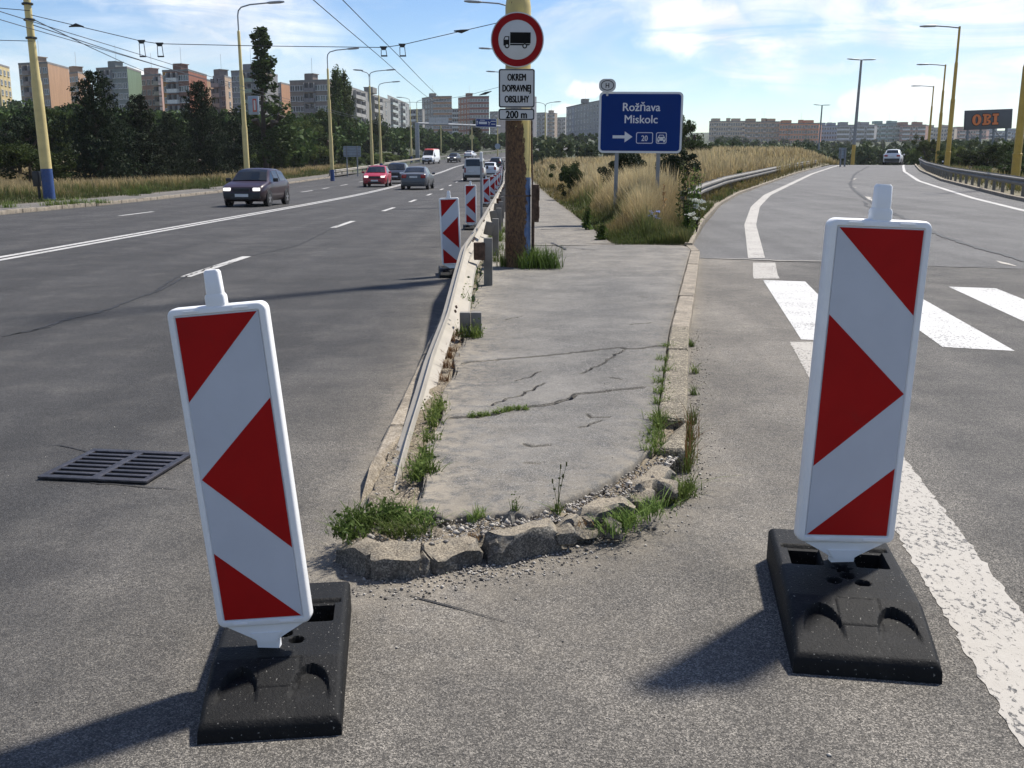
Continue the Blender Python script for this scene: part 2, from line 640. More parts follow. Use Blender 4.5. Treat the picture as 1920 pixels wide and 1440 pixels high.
pc = mixc(nt, cream, pc, mixc(nt, noise(nt, co, 14.0, 6.0, 0.7), (0.27, 0.24, 0.195), (0.38, 0.35, 0.30)))
setc(nt, bs, mixc(nt, wf, pc, ca))
bs.inputs['Roughness'].default_value = 0.75
bump(nt, bs, mth(nt, 'ADD', mth(nt, 'MULTIPLY', ga, 0.5), mth(nt, 'MULTIPLY', wf, -0.8)), 0.5, 0.005)

simple('bitumen', (0.012, 0.0115, 0.011), 0.7, var=0.3, vscale=30)
simple('soil', (0.085, 0.068, 0.045), 0.95, var=0.4, vscale=8, bmp=0.6, bscale=50)
simple('gravel', (0.21, 0.19, 0.165), 0.9, var=0.5, vscale=40)
simple('gravel_pale', (0.40, 0.37, 0.32), 0.9, var=0.3, vscale=40)
m, nt, bs, out = new_mat('island_soil')
co = obj_co(nt)
ca, da, ga = stones(nt, co, 170.0, (0.06, 0.05, 0.036), (0.17, 0.14, 0.10), (0.34, 0.29, 0.22))
setc(nt, bs, mixc(nt, smooth(nt, noise(nt, co, 7.0, 6.0, 0.7), 0.4, 0.65), ca, mixc(nt, noise(nt, co, 120.0, 4.0), (0.17, 0.135, 0.09), (0.33, 0.275, 0.19))))
bs.inputs['Roughness'].default_value = 0.95
bump(nt, bs, mth(nt, 'ADD', ga, noise(nt, co, 30.0, 6.0, 0.7)), 0.9, 0.01)
simple('gravel_dark', (0.10, 0.09, 0.08), 0.9, var=0.5, vscale=40)
simple('crack_dirt', (0.016, 0.013, 0.009), 0.95, var=0.5, vscale=40)
m, nt, bs, out = new_mat('kerb_cobbled')
co = obj_co(nt)
ca, da, ga = stones(nt, co, 95.0, (0.13, 0.11, 0.078), (0.27, 0.23, 0.165), (0.44, 0.385, 0.285))
cb, db, gb = stones(nt, co, 260.0, (0.6, 0.6, 0.6), (1, 1, 1), (1.4, 1.4, 1.35))
c = mixc(nt, 1.0, ca, cb, 'MULTIPLY')
c = nd(nt, 'ShaderNodeVectorMath', {0: c, 'Scale': smooth(nt, noise(nt, co, 6.0, 7.0, 0.7), 0.3, 0.7, 0.7, 1.1)}, operation='SCALE').outputs[0]
setc(nt, bs, c)
bs.inputs['Roughness'].default_value = 0.92
bump(nt, bs, mth(nt, 'ADD', mth(nt, 'MULTIPLY', da, -1.5), noise(nt, co, 40.0, 6.0, 0.7)), 0.9, 0.008)
simple('meadow_soil', (0.13, 0.11, 0.06), 0.95, var=0.4, vscale=0.5)
simple('terrain', (0.040, 0.050, 0.022), 0.95, var=0.45, vscale=0.06)

# kerb concrete: exposed aggregate with sandy matrix
for nm, lo, mid, hi, sc in (('kerb_rough', (0.075, 0.07, 0.06), (0.14, 0.13, 0.112), (0.27, 0.25, 0.21), 190.0), ('kerb_smooth', (0.22, 0.18, 0.13), (0.31, 0.265, 0.20), (0.40, 0.35, 0.28), 130.0)):
    m, nt, bs, out = new_mat(nm)
    co = obj_co(nt)
    ca, da, ga = stones(nt, co, sc, lo, mid, hi)
    st = smooth(nt, noise(nt, co, 5.0, 7.0, 0.7), 0.3, 0.7, 0.62, 1.12)
    moss = smooth(nt, noise(nt, co, 7.0, 6.0, 0.7), 0.60, 0.74, 0, 0.5)
    c = nd(nt, 'ShaderNodeVectorMath', {0: ca, 'Scale': st}, operation='SCALE').outputs[0]
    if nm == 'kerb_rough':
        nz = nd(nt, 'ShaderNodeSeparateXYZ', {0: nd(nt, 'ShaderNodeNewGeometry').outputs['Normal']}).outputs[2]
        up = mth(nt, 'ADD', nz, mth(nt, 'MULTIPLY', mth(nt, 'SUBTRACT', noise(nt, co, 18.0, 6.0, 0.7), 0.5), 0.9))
        lit_top = mixc(nt, smooth(nt, noise(nt, co, 150.0, 4.0, 0.7), 0.35, 0.65), (0.12, 0.095, 0.065), (0.40, 0.34, 0.245))
        c = mixc(nt, mth(nt, 'MULTIPLY', smooth(nt, up, 0.45, 0.9, 0.0, 0.85), smooth(nt, noise(nt, co, 11.0, 7.0, 0.7), 0.3, 0.55, 0.35, 1.0)), c, lit_top)  # sandy colour on upward faces paints their sunlit look against shaded fronts
    setc(nt, bs, mixc(nt, moss, c, (0.085, 0.082, 0.045)))
    bs.inputs['Roughness'].default_value = 0.92
    bump(nt, bs, mth(nt, 'ADD', ga, mth(nt, 'MULTIPLY', noise(nt, co, 25.0, 6.0, 0.7), 1.2)), 0.8, 0.008)

simple('white_plastic', (0.78, 0.78, 0.77), 0.42, var=0.03, vscale=9, bmp=0.04, bscale=200, dirt=(0.5, 0.47, 0.42), dirt_amt=0.15, dirt_scale=14)
simple('sheeting_white', (0.50, 0.52, 0.56), 0.5, var=0.04, vscale=4, spec=0.25, dirt=(0.36, 0.43, 0.46), dirt_amt=0.25, dirt_scale=5)
simple('sheeting_red', (0.35, 0.005, 0.005), 0.5, var=0.08, vscale=4, spec=0.15, dirt=(0.20, 0.02, 0.015), dirt_amt=0.35, dirt_scale=7)
# recycled rubber with pale dust specks
m, nt, bs, out = new_mat('rubber')
co = obj_co(nt)
spk = smooth(nt, noise(nt, co, 120.0, 3.0, 0.6), 0.675, 0.70)
sp2 = smooth(nt, noise(nt, co, 9.0, 6.0, 0.7), 0.5, 0.75, 0.0, 0.5)
c = mixc(nt, sp2, mixc(nt, noise(nt, co, 22.0, 5.0), (0.005, 0.005, 0.005), (0.012, 0.012, 0.012)), (0.028, 0.027, 0.025))
setc(nt, bs, mixc(nt, spk, c, (0.27, 0.26, 0.23)))
bs.inputs['Roughness'].default_value = 0.62
bs.inputs['Specular IOR Level'].default_value = 0.16
bump(nt, bs, noise(nt, co, 110.0, 6.0, 0.7), 0.55, 0.006)

simple('galvanised', (0.31, 0.28, 0.23), 0.7, 0.0, var=0.10, vscale=3, bmp=0.05, dirt=(0.22, 0.17, 0.11), dirt_amt=0.25, dirt_scale=3)
simple('galvanised_dark', (0.17, 0.16, 0.14), 0.75, 0.0, var=0.2, vscale=4, bmp=0.1, dirt=(0.16, 0.12, 0.08), dirt_amt=0.4)
simple('steel_grey', (0.22, 0.23, 0.24), 0.55, 0.3, var=0.1)
simple('cast_iron', (0.065, 0.062, 0.068), 0.5, 0.7, var=0.3, vscale=20, bmp=0.3, bscale=90)
simple('pit_black', (0.008, 0.008, 0.008), 0.9)
simple('rust_metal', (0.085, 0.05, 0.032), 0.85, var=0.45, vscale=18, bmp=0.5, bscale=50)
simple('wire', (0.03, 0.03, 0.03), 0.5, 0.4)
simple('lamp_grey', (0.28, 0.30, 0.32), 0.45, 0.2, var=0.1)
simple('blue_paint', (0.022, 0.06, 0.19), 0.5, var=0.25, vscale=8, dirt=(0.05, 0.04, 0.03), dirt_amt=0.5, dirt_scale=8)
simple('sign_blue', (0.002, 0.028, 0.16), 0.55, var=0.05, vscale=1, spec=0.1)
simple('sign_white', (0.60, 0.61, 0.62), 0.4, var=0.03)
simple('sign_pale', (0.50, 0.50, 0.49), 0.4, var=0.05)
simple('sign_black', (0.006, 0.006, 0.006), 0.6, spec=0.1)
simple('sign_red', (0.25, 0.006, 0.008), 0.55, var=0.06, spec=0.12)
simple('sign_back', (0.27, 0.32, 0.37), 0.5, 0.3, var=0.1)
simple('board_grey', (0.075, 0.078, 0.085), 0.6, var=0.08, vscale=0.5)
simple('letter_orange', (0.75, 0.17, 0.02), 0.45, var=0.08)
simple('tyre', (0.012, 0.012, 0.012), 0.8)
simple('trim_black', (0.014, 0.014, 0.015), 0.5)
simple('rim', (0.33, 0.33, 0.34), 0.35, 0.7)
simple('lens_clear', (0.72, 0.74, 0.76), 0.12)
simple('lens_red', (0.28, 0.01, 0.012), 0.18)
simple('lens_amber', (0.5, 0.16, 0.01), 0.2)
simple('plate_white', (0.62, 0.62, 0.60), 0.5)
simple('bark', (0.05, 0.038, 0.027), 0.9, var=0.4, vscale=6, bmp=0.5)
m, nt, bs, out = new_mat('lit_lamp')
bs.inputs['Base Color'].default_value = (0.9, 0.9, 0.88, 1)
bs.inputs['Emission Color'].default_value = (1, 0.96, 0.88, 1)
bs.inputs['Emission Strength'].default_value = 0.5
for nm, col in (('paint_maroon', (0.022, 0.007, 0.011)), ('paint_red', (0.33, 0.014, 0.026)), ('paint_grey', (0.085, 0.092, 0.10)), ('paint_black', (0.014, 0.015, 0.017)), ('paint_white', (0.66, 0.67, 0.67)), ('paint_cream', (0.52, 0.52, 0.49)), ('paint_navy', (0.018, 0.02, 0.03)), ('roof_red', (0.40, 0.05, 0.03))):
    simple(nm, col, 0.38, var=0.04, coat=0.3, spec=0.35, dirt=(0.2, 0.19, 0.17), dirt_amt=0.08, dirt_scale=3)
simple('car_glass', (0.012, 0.015, 0.017), 0.05, spec=0.5, var=0.05)
simple('window_glass', (0.045, 0.055, 0.065), 0.12, spec=0.7, var=0.5, vscale=0.4)

# yellow lamp-post paint and the rusted sign pole
simple('post_yellow', (0.58, 0.47, 0.20), 0.55, var=0.10, vscale=2.0, dirt=(0.20, 0.12, 0.05), dirt_amt=0.22, dirt_scale=5)
simple('post_ochre', (0.46, 0.30, 0.05), 0.55, var=0.12, vscale=2.0, dirt=(0.16, 0.08, 0.03), dirt_amt=0.35, dirt_scale=3)
m, nt, bs, out = new_mat('pole_rusted')
co = obj_co(nt)
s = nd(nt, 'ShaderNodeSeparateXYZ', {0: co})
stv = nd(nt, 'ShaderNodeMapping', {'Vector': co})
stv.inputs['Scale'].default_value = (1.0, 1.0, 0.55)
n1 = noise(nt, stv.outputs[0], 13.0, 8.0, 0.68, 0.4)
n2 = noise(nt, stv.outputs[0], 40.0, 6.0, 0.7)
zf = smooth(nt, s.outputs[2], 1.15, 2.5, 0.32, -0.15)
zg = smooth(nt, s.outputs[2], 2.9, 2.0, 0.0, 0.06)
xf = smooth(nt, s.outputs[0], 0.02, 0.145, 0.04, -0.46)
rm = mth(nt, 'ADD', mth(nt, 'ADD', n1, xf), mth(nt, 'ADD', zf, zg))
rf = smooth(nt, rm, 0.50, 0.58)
rust = mixc(nt, smooth(nt, n2, 0.35, 0.65), (0.048, 0.027, 0.016), (0.16, 0.09, 0.042))
rust = mixc(nt, smooth(nt, noise(nt, stv.outputs[0], 20.0, 5.0), 0.52, 0.72, 0.0, 0.7), rust, (0.15, 0.085, 0.035))
paint = mixc(nt, smooth(nt, noise(nt, co, 6.0, 6.0), 0.35, 0.7), (0.58, 0.46, 0.16), (0.50, 0.39, 0.15))
bl = mixc(nt, smooth(nt, noise(nt, co, 9.0, 6.0), 0.4, 0.65), (0.04, 0.09, 0.20), (0.09, 0.14, 0.25))
edge = mth(nt, 'ADD', s.outputs[2], mth(nt, 'MULTIPLY', noise(nt, co, 8.0, 3.0), 0.03))
paint = mixc(nt, smooth(nt, edge, 1.215, 1.225), bl, paint)
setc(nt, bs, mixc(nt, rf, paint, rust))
nt.links.new(smooth(nt, rf, 0, 1, 0.5, 0.9), bs.inputs['Roughness'])
bump(nt, bs, mth(nt, 'ADD', n2, mth(nt, 'MULTIPLY', rf, -0.6)), 0.6, 0.01)


def foliage(name, dark, light, trans=0.25, rough=0.6):
    m = bpy.data.materials.new(name)
    m.use_nodes = True
    nt = m.node_tree
    nt.nodes.clear()
    out = nd(nt, 'ShaderNodeOutputMaterial')
    t = attr(nt, 'tint')
    c = mixc(nt, t, dark, light)
    rnd = nd(nt, 'ShaderNodeObjectInfo').outputs['Random']
    c = nd(nt, 'ShaderNodeHueSaturation', {'Color': c, 'Hue': smooth(nt, rnd, 0, 1, 0.485, 0.51), 'Value': smooth(nt, mth(nt, 'FRACT', mth(nt, 'MULTIPLY', rnd, 7.3)), 0, 1, 0.8, 1.5)}).outputs[0]
    bs = nd(nt, 'ShaderNodeBsdfPrincipled', {'Base Color': c, 'Roughness': rough, 'Specular IOR Level': 0.06})
    tr = nd(nt, 'ShaderNodeBsdfTranslucent', {'Color': c})
    mx = nd(nt, 'ShaderNodeMixShader', {0: trans, 1: bs.outputs[0], 2: tr.outputs[0]})
    nt.links.new(mx.outputs[0], out.inputs[0])
    MAT[name] = m
    return m


foliage('leaf_pine', (0.008, 0.014, 0.008), (0.024, 0.036, 0.016), 0.08)
foliage('leaf_dark', (0.016, 0.029, 0.009), (0.062, 0.090, 0.026), 0.2)
foliage('leaf_mid', (0.032, 0.050, 0.014), (0.10, 0.13, 0.035), 0.22)
foliage('leaf_fresh', (0.05, 0.085, 0.02), (0.13, 0.18, 0.045), 0.3)
foliage('leaf_weed', (0.045, 0.075, 0.018), (0.14, 0.19, 0.05), 0.3)
foliage('leaf_far', (0.030, 0.046, 0.022), (0.075, 0.098, 0.042), 0.15)
foliage('straw', (0.25, 0.17, 0.07), (0.52, 0.40, 0.21), 0.35)
foliage('petal_white', (0.55, 0.56, 0.48), (0.75, 0.76, 0.68), 0.3)
foliage('petal_blue', (0.16, 0.19, 0.42), (0.34, 0.37, 0.62), 0.3)

# meadow grass: green foot, rusty middle, straw heads
m = bpy.data.materials.new('meadow')
m.use_nodes = True
nt = m.node_tree
nt.nodes.clear()
out = nd(nt, 'ShaderNodeOutputMaterial')
hh = attr(nt, 'height')
dry = attr(nt, 'dry')
tn = attr(nt, 'tint')
rp = nt.nodes.new('ShaderNodeValToRGB')
nt.links.new(hh, rp.inputs[0])
e = rp.color_ramp.elements
e[0].position, e[0].color = 0.0, (0.075, 0.075, 0.025, 1)
e[1].position, e[1].color = 1.0, (0.58, 0.48, 0.285, 1)
k = e.new(0.35)
k.color = (0.21, 0.155, 0.065, 1)
k = e.new(0.7)
k.color = (0.42, 0.325, 0.17, 1)
gcol = mixc(nt, hh, (0.035, 0.055, 0.014), (0.13, 0.165, 0.05))
c = mixc(nt, dry, gcol, rp.outputs[0])
c = nd(nt, 'ShaderNodeVectorMath', {0: c, 'Scale': smooth(nt, tn, 0, 1, 0.72, 1.2)}, operation='SCALE').outputs[0]
bs = nd(nt, 'ShaderNodeBsdfPrincipled', {'Base Color': c, 'Roughness': 0.6, 'Specular IOR Level': 0.2})
tr = nd(nt, 'ShaderNodeBsdfTranslucent', {'Color': c})
mx = nd(nt, 'ShaderNodeMixShader', {0: 0.35, 1: bs.outputs[0], 2: tr.outputs[0]})
nt.links.new(mx.outputs[0], out.inputs[0])
MAT['meadow'] = m

WALL = {}


def wall(col):
    key = tuple(round(k, 3) for k in col)
    if key not in WALL:
        m, nt, bs, out = new_mat('render_%d' % len(WALL))
        co = obj_co(nt)
        st = nd(nt, 'ShaderNodeMapping', {'Vector': co})
        st.inputs['Scale'].default_value = (0.5, 0.5, 0.12)
        f = smooth(nt, noise(nt, st.outputs[0], 1.2, 6.0, 0.65), 0.3, 0.7)
        c = mixc(nt, f, tuple(k * 0.86 for k in col), tuple(min(1, k * 1.08) for k in col))
        setc(nt, bs, c)
        bs.inputs['Roughness'].default_value = 0.85
        WALL[key] = m
    return WALL[key]

foliage('meadow_dry', (0.10, 0.055, 0.025), (0.26, 0.17, 0.075), 0.3)
foliage('leaf_stem', (0.06, 0.07, 0.03), (0.12, 0.12, 0.06), 0.1)
from mathutils import noise as mn
rng = np.random.default_rng(11)

# ---------------------------------------------------------------- terrain, roads, markings
Yg = np.concatenate([np.linspace(-40, 40, 21), np.linspace(45, 130, 30), np.linspace(136, 400, 40), np.linspace(420, 1200, 30), [1500, 2200, 3500]])
rr = np.concatenate([[-3.0, -2.0, -1.3], np.linspace(-1.0, 1.0, 81), [1.3, 2.0, 3.0]])


def terrain_z(X, Y):
    r = X / np.maximum(Y, 25.0)
    z = HL(Y) * (1 - ss(0.06, 0.2, r)) + HR(Y) * ss(0.06, 0.2, r) - 0.10
    z = z + 2.6 * ss(24, 60, -X) * ss(30, 75, Y) * ss(0.0, 0.1, -r - 0.12)      # bank behind the pavement on the left
    z = z - 0.5 * ss(0.2, 0.24, r) * ss(30, 60, Y) * (1 - ss(140, 220, Y))
    return z


sheet('ground', Yg, lambda y: rr * max(y, 25.0) if y > 0 else rr * 25.0, terrain_z, MAT['terrain'], kind='structure')


def stretch(y):
    return np.concatenate([np.linspace(-15.8, -3.2, 12), np.linspace(-3.0, 3.6, 112), np.linspace(3.9, 13.0, 16)])


NOSE_PX = [(625, 1050), (650, 1075), (700, 1088), (800, 1080), (905, 1060), (1050, 1030), (1130, 1010), (1200, 970), (1250, 930), (1283, 890)]
NOSE = [P(*p) for p in NOSE_PX]
KO = [P(x, y, 0.11) for x, y in ((1280, 880), (1286, 750), (1290, 620), (1303, 540), (1312, 465))]
KI = [P(x, y, 0.11) for x, y in ((1226, 850), (1238, 750), (1256, 620), (1276, 540), (1296, 465))]


def kerb_out(Y):
    return np.interp(Y, [p.y for p in KO], [p.x for p in KO])


def kerb_in(Y):
    return np.interp(Y, [p.y for p in KI], [p.x for p in KI])


def d_nose(X, Y):
    d = np.full(np.shape(X), 9.0)
    for a, b in zip(NOSE, NOSE[1:]):
        ab = np.array([b.x - a.x, b.y - a.y])
        t = np.clip(((X - a.x) * ab[0] + (Y - a.y) * ab[1]) / (ab @ ab), 0, 1)
        d = np.minimum(d, np.hypot(X - a.x - t * ab[0], Y - a.y - t * ab[1]))
    return d


def tone_f(X, Y):
    rl = ramp_line_left(Y)
    near = ss(-2.3, -0.35, X) * (1 - ss(5.0, 9.0, Y) * (X < -0.5)) * 0.85
    right = ss(0.2, 0.9, X) * (1 - 0.75 * ss(-0.1, 0.1, X - rl))
    strip = 0.45 * np.exp(-np.clip(-0.66 - X, 0, 9) / 0.35) * (X < -0.6)
    return np.clip(np.maximum(np.maximum(near * (1 - 0.5 * ss(0.0, 0.3, X - rl)), right * 0.9), strip), 0, 1)


def dust_f(X, Y):
    dn = d_nose(X, Y)
    a = np.exp(-(dn / 0.33) ** 2) * 0.9
    ko = kerb_out(Y)
    b = np.exp(-np.clip(X - ko, 0, 9) / 0.16) * (X > ko - 0.05) * ss(4.0, 5.0, Y) * 0.85
    c = np.exp(-np.clip(-0.66 - X, 0, 9) / 0.16) * (X < -0.6) * ss(3.2, 4.2, Y) * 0.8
    d = 0.3 * np.exp(-((X + 0.1) / 0.9) ** 2 - ((Y - 3.0) / 0.5) ** 2)
    e = 0.35 * (X > ko) * (X < ramp_line_left(Y) - 0.1) * (Y > 3.5)
    return np.clip(np.maximum.reduce([a, b, c, d, e]), 0, 1)


Yn = np.concatenate([np.linspace(-4, 1.5, 5), np.arange(1.6, 7, 0.06), np.arange(7, 16.4, 0.15), [16.5]])
road = sheet('road', Yn, stretch, lambda X, Y: H(X, Y), MAT['asphalt'], {'tone': tone_f, 'dust': dust_f}, kind='structure')
Yr = np.concatenate([[16.5], np.arange(18, 60, 2.0), np.arange(60, 331, 2.0)])
main_road = sheet('main_road', Yr, lambda y: np.linspace(0, 1, 9) * (road_right(y) - kerb_left(y)) + kerb_left(y), lambda X, Y: HL(Y), MAT['asphalt'],
                  {'tone': lambda X, Y: 0 * X + 0.03, 'dust': lambda X, Y: 0.25 * np.exp(-np.clip(-0.66 - X, 0, 9) / 0.2)}, kind='structure')
# slip road, starting at the slanting joint behind the crossing
ysl = np.concatenate([np.arange(16.15, 30, 0.5), np.arange(30, 141, 2.0)])
rows = []
for y in ysl:
    x = np.linspace(0, 1, 9) * (ramp_line_right(y) + 1.35 - (ramp_line_left(y) - 1.25)) + ramp_line_left(y) - 1.25
    yy = y - 0.35 * (x - 3.18) * (1 - ss(16.15, 34, y))
    rows.append(np.stack([x, yy, HR(yy) + 0.004], -1))
V = np.array(rows)
slip_road = link('slip_road', np_mesh('slip_road', V.reshape(-1, 3), grid_faces(V.shape[0], V.shape[1]), MAT['asphalt_ramp'], None, None, True))
slip_road['kind'] = 'structure'


def slip_z(y):
    return float(HR(y))


def marking(name, left, right, Ys, zf, cream=0.0, parent=None):
    V = []
    for y in Ys:
        for f in (left, right):
            V.append((float(f(y)), y, zf(y)))
    me = np_mesh(name, np.array(V), grid_faces(len(Ys), 2), MAT['road_paint'], {'cream': np.full(len(V), cream)})
    return link(name, me, parent)


def steps(a, b, s):
    return list(np.arange(a, b, s)) + [b]


hz = lambda y: float(HL(y)) + 0.004
for o in (-0.13, 0.13):
    marking('centre_line', lambda y, o=o: centre_line(y) + o - 0.075, lambda y, o=o: centre_line(y) + o + 0.075, steps(6, 250, 2), hz, 0.15, main_road)
for a, b in ((13.6, 16.8), (25.0, 28.2), (34.8, 38.0), (44.2, 47.4), (54.5, 57.7), (66, 69.2), (77, 80.2), (88, 91.2), (99, 102), (121, 124), (143, 146)):
    marking('lane_dash', lambda y: dash_right(y) - 0.075, lambda y: dash_right(y) + 0.075, steps(a, b, 1.6), hz, 0.2, main_road)
for a, b in ((20, 22.5), (31.4, 34.4), (45, 48), (61, 65), (69, 72), (78, 82), (90, 94), (110, 114), (132, 136), (155, 159)):
    marking('lane_dash', lambda y: dash_left(y) - 0.075, lambda y: dash_left(y) + 0.075, steps(a, b, 1.6), hz, 0.2, main_road)
rz = lambda y: float(HR(y)) + 0.009
marking('edge_line', lambda y: ramp_line_left(y) - 0.26 - 0.016 * mn.noise(Vector((y * 14, 0, 1))) - 0.012 * mn.noise(Vector((y * 45, 0, 1))), lambda y: ramp_line_left(y) + 0.014 * mn.noise(Vector((y * 11, 5, 1))) + 0.012 * mn.noise(Vector((y * 45, 5, 1))), steps(1.5, 8.4, 0.025), lambda y: 0.0022, 0.8, road)
marking('edge_line', lambda y: ramp_line_left(y) - 0.20, lambda y: ramp_line_left(y) + 0.14, steps(13.35, 15.55, 0.5), lambda y: float(HR(y)) + 0.005, 0.75, road)
marking('edge_line', lambda y: ramp_line_left(y) - 0.27, lambda y: ramp_line_left(y), steps(16.2, 139, 1.2), rz, 0.65, slip_road)
marking('edge_line', lambda y: ramp_line_right(y), lambda y: ramp_line_right(y) + 0.22, steps(16.0, 139, 1.2), rz, 0.25, slip_road)
for k in range(7):
    x0, y0 = 3.27 + 1.05 * k, 13.2 - 0.36 * 1.05 * k
    V, ln = [], 4.75
    for j in range(13):
        t = j / 12 * ln
        for w in (0, 0.50):
            V.append((x0 + w - 0.17 * t, y0 - 0.36 * w - 0.985 * t, 0.003))
    link('crossing_bar', np_mesh('crossing_bar', np.array(V), grid_faces(13, 2), MAT['road_paint'], {'cream': np.full(26, 0.0)}), road)


def crack(px, width, parent, zf=lambda x, y: 0.0, lift=0.004, jag=0.5, wob=0.02, step=0.12, name='crack', mat='bitumen'):
    pts = []
    for p in px:
        q = P(*p)
        pts.append(Vector((q.x, q.y, 0)))
    pts = resample(pts, step, rng, wob)
    for p in pts:
        p.z = zf(p.x, p.y)
    V, F = ribbon(pts, width, lift, rng, jag, True)
    return link(name, np_mesh(name, np.array([tuple(v) for v in V]), np.array(F), MAT[mat]), parent)


for px, w in (([(0, 632), (60, 620), (125, 600), (190, 585), (255, 560), (300, 545), (345, 520), (400, 500), (452, 489)], 0.034),
              ([(20, 628), (100, 612), (140, 592)], 0.024), ([(290, 548), (330, 520), (372, 514)], 0.024), ([(0, 478), (90, 456)], 0.02),
              ([(95, 834), (190, 850)], 0.009), ([(640, 420), (560, 460), (470, 480)], 0.022), ([(160, 905), (290, 915), (345, 920)], 0.008),
              ([(760, 1110), (830, 1135), (910, 1160), (960, 1170)], 0.008)):
    crack(px, w, road, step=0.07, wob=0.012)
hr = lambda x, y: float(HR(y))
for px, w in (([(1628, 312), (1601, 335), (1594, 346), (1602, 358), (1624, 374), (1648, 388), (1700, 412), (1758, 440), (1820, 462), (1880, 478), (1919, 492)], 0.11),
              ([(1470, 348), (1530, 350), (1600, 351), (1640, 351)], 0.09), ([(1700, 377), (1750, 379), (1800, 377), (1830, 375)], 0.035),
              ([(1660, 391), (1700, 393), (1760, 394)], 0.05), ([(1619, 378), (1625, 386), (1636, 392), (1644, 394)], 0.07), ([(1560, 330), (1640, 329), (1690, 330)], 0.05),
              ([(1740, 452), (1790, 448)], 0.02), ([(1735, 503), (1800, 502), (1860, 500)], 0.03)):
    crack(px, w, slip_road, hr, 0.013, 0.35, 0.03, 0.25, 'tar_seam')
crack([(1335, 485), (1400, 487), (1480, 490), (1560, 491)], 0.05, slip_road, hr, 0.012, 0.6, 0.02, 0.15, 'joint', 'gravel_pale')
for px in ([(1605, 338), (1593, 340)], [(1603, 352), (1596, 350)], [(1640, 379), (1622, 369)], [(1870, 490), (1905, 500)]):
    crack(px, 0.14, slip_road, hr, 0.010, 0.5, 0.03, 0.3, 'lane_dash', 'gravel_pale')

# ---------------------------------------------------------------- traffic island
FR = [P(x, y, 0.10) for x, y in ((768, 940), (800, 955), (830, 966), (870, 962), (900, 966), (940, 960), (985, 962), (1040, 945), (1100, 922), (1160, 890), (1215, 850))]


def front(X):
    return np.interp(X, [p.x for p in FR], [p.y for p in FR])


CRK = []
for px, w, d in (([(862, 682), (881, 678), (904, 676), (965, 671), (1027, 666), (1095, 660), (1166, 654), (1175, 657), (1200, 656), (1252, 649)], 0.014, 0.02),
                 ([(846, 785), (888, 783), (925, 778), (959, 767), (998, 763), (1030, 757), (1065, 748), (1075, 739), (1130, 734), (1204, 727)], 0.016, 0.025),
                 ([(922, 761), (950, 748), (985, 738), (1020, 717)], 0.008, 0.015), ([(1088, 700), (1120, 688), (1169, 658)], 0.008, 0.015),
                 ([(965, 714), (990, 706), (1014, 695)], 0.006, 0.01), ([(1085, 803), (1110, 797), (1128, 790)], 0.007, 0.012), ([(1100, 777), (1115, 784), (1142, 784)], 0.007, 0.012),
                 ([(980, 835), (1000, 840), (1030, 837)], 0.009, 0.015), ([(945, 602), (960, 598), (978, 594)], 0.008, 0.012), ([(1190, 558), (1215, 560)], 0.01, 0.01),
                 ([(985, 870), (1010, 872)], 0.007, 0.01), ([(1145, 708), (1165, 712)], 0.007, 0.01), ([(1180, 610), (1220, 606)], 0.012, 0.01)):
    q = [P(x, y, 0.10) for x, y in px]
    CRK.append((resample(q, 0.05, rng, 0.009), w * 0.95, d * 1.3))


def pav(X, Y):
    """height and dirt of the island's surface"""
    z = 0.104 + 0 * X
    z += 0.010 * np.sin(X * 2.1 + Y * 0.7) * np.cos(Y * 0.9)
    dirt = 0 * X
    for pts, w, d in CRK:
        a = np.array([(p.x, p.y) for p in pts])
        sel = (X > a[:, 0].min() - 0.2) & (X < a[:, 0].max() + 0.2) & (Y > a[:, 1].min() - 0.2) & (Y < a[:, 1].max() + 0.2)
        if not sel.any():
            continue
        xs, ys = X[sel], Y[sel]
        dd = np.full(xs.shape, 9.0)
        for p, q in zip(a[:-1], a[1:]):
            ab = q - p
            t = np.clip(((xs - p[0]) * ab[0] + (ys - p[1]) * ab[1]) / max(ab @ ab, 1e-9), 0, 1)
            dd = np.minimum(dd, np.hypot(xs - p[0] - t * ab[0], ys - p[1] - t * ab[1]))
        g = np.exp(-(dd / w) ** 2)
        z[sel] -= d * g
        z[sel] += 0.0015 * np.exp(-(dd / 0.10) ** 2)
        dirt[sel] = np.maximum(dirt[sel], g)
    ed = np.exp(-((kerb_in(Y) - X) / 0.05)) * 0.8 * (Y < 17.6)
    el_ = np.exp(-((X + 0.38) / 0.05)) * 0.5
    ef = np.exp(-np.clip(Y - front(X), 0, 9) / 0.012)
    z -= 0.012 * ef
    return z, np.clip(np.maximum.reduce([dirt, ed * 0.6, el_ * 0.6]), 0, 1)


u = np.linspace(0, 1, 150)
t = np.concatenate([np.linspace(0, 5.2, 380), np.linspace(5.22, 13.9, 170)])
T, U = np.meshgrid(t, u, indexing='ij')
X0 = -0.40 + U * (kerb_in(4.6) - 0.01 + 0.40)
Yf = front(X0) + np.array([0.030 * mn.noise(Vector((x * 9, 1, 5))) + 0.016 * mn.noise(Vector((x * 27, 4, 5))) for x in X0.ravel()]).reshape(X0.shape)
Y = Yf + T / 13.9 * (17.9 - Yf)
X = -0.40 + 0.02 * np.sin(Y * 5) * (U < 0.02) + U * (np.where(Y < 17.6, kerb_in(Y), 3.0) - 0.008 + 0.40)
Z, D = pav(X, Y)
sand = np.clip(np.exp(-(X + 0.40) / 0.25) * 0.9 + 0.35 * np.exp(-(kerb_in(Y) - X) / 0.2) + 0.5 * np.exp(-(Y - Yf) / 0.25) + 0.25 * ss(11, 15, Y), 0, 1)
Vp = np.stack([X, Y, Z], -1).reshape(-1, 3)
Fp = grid_faces(*X.shape)
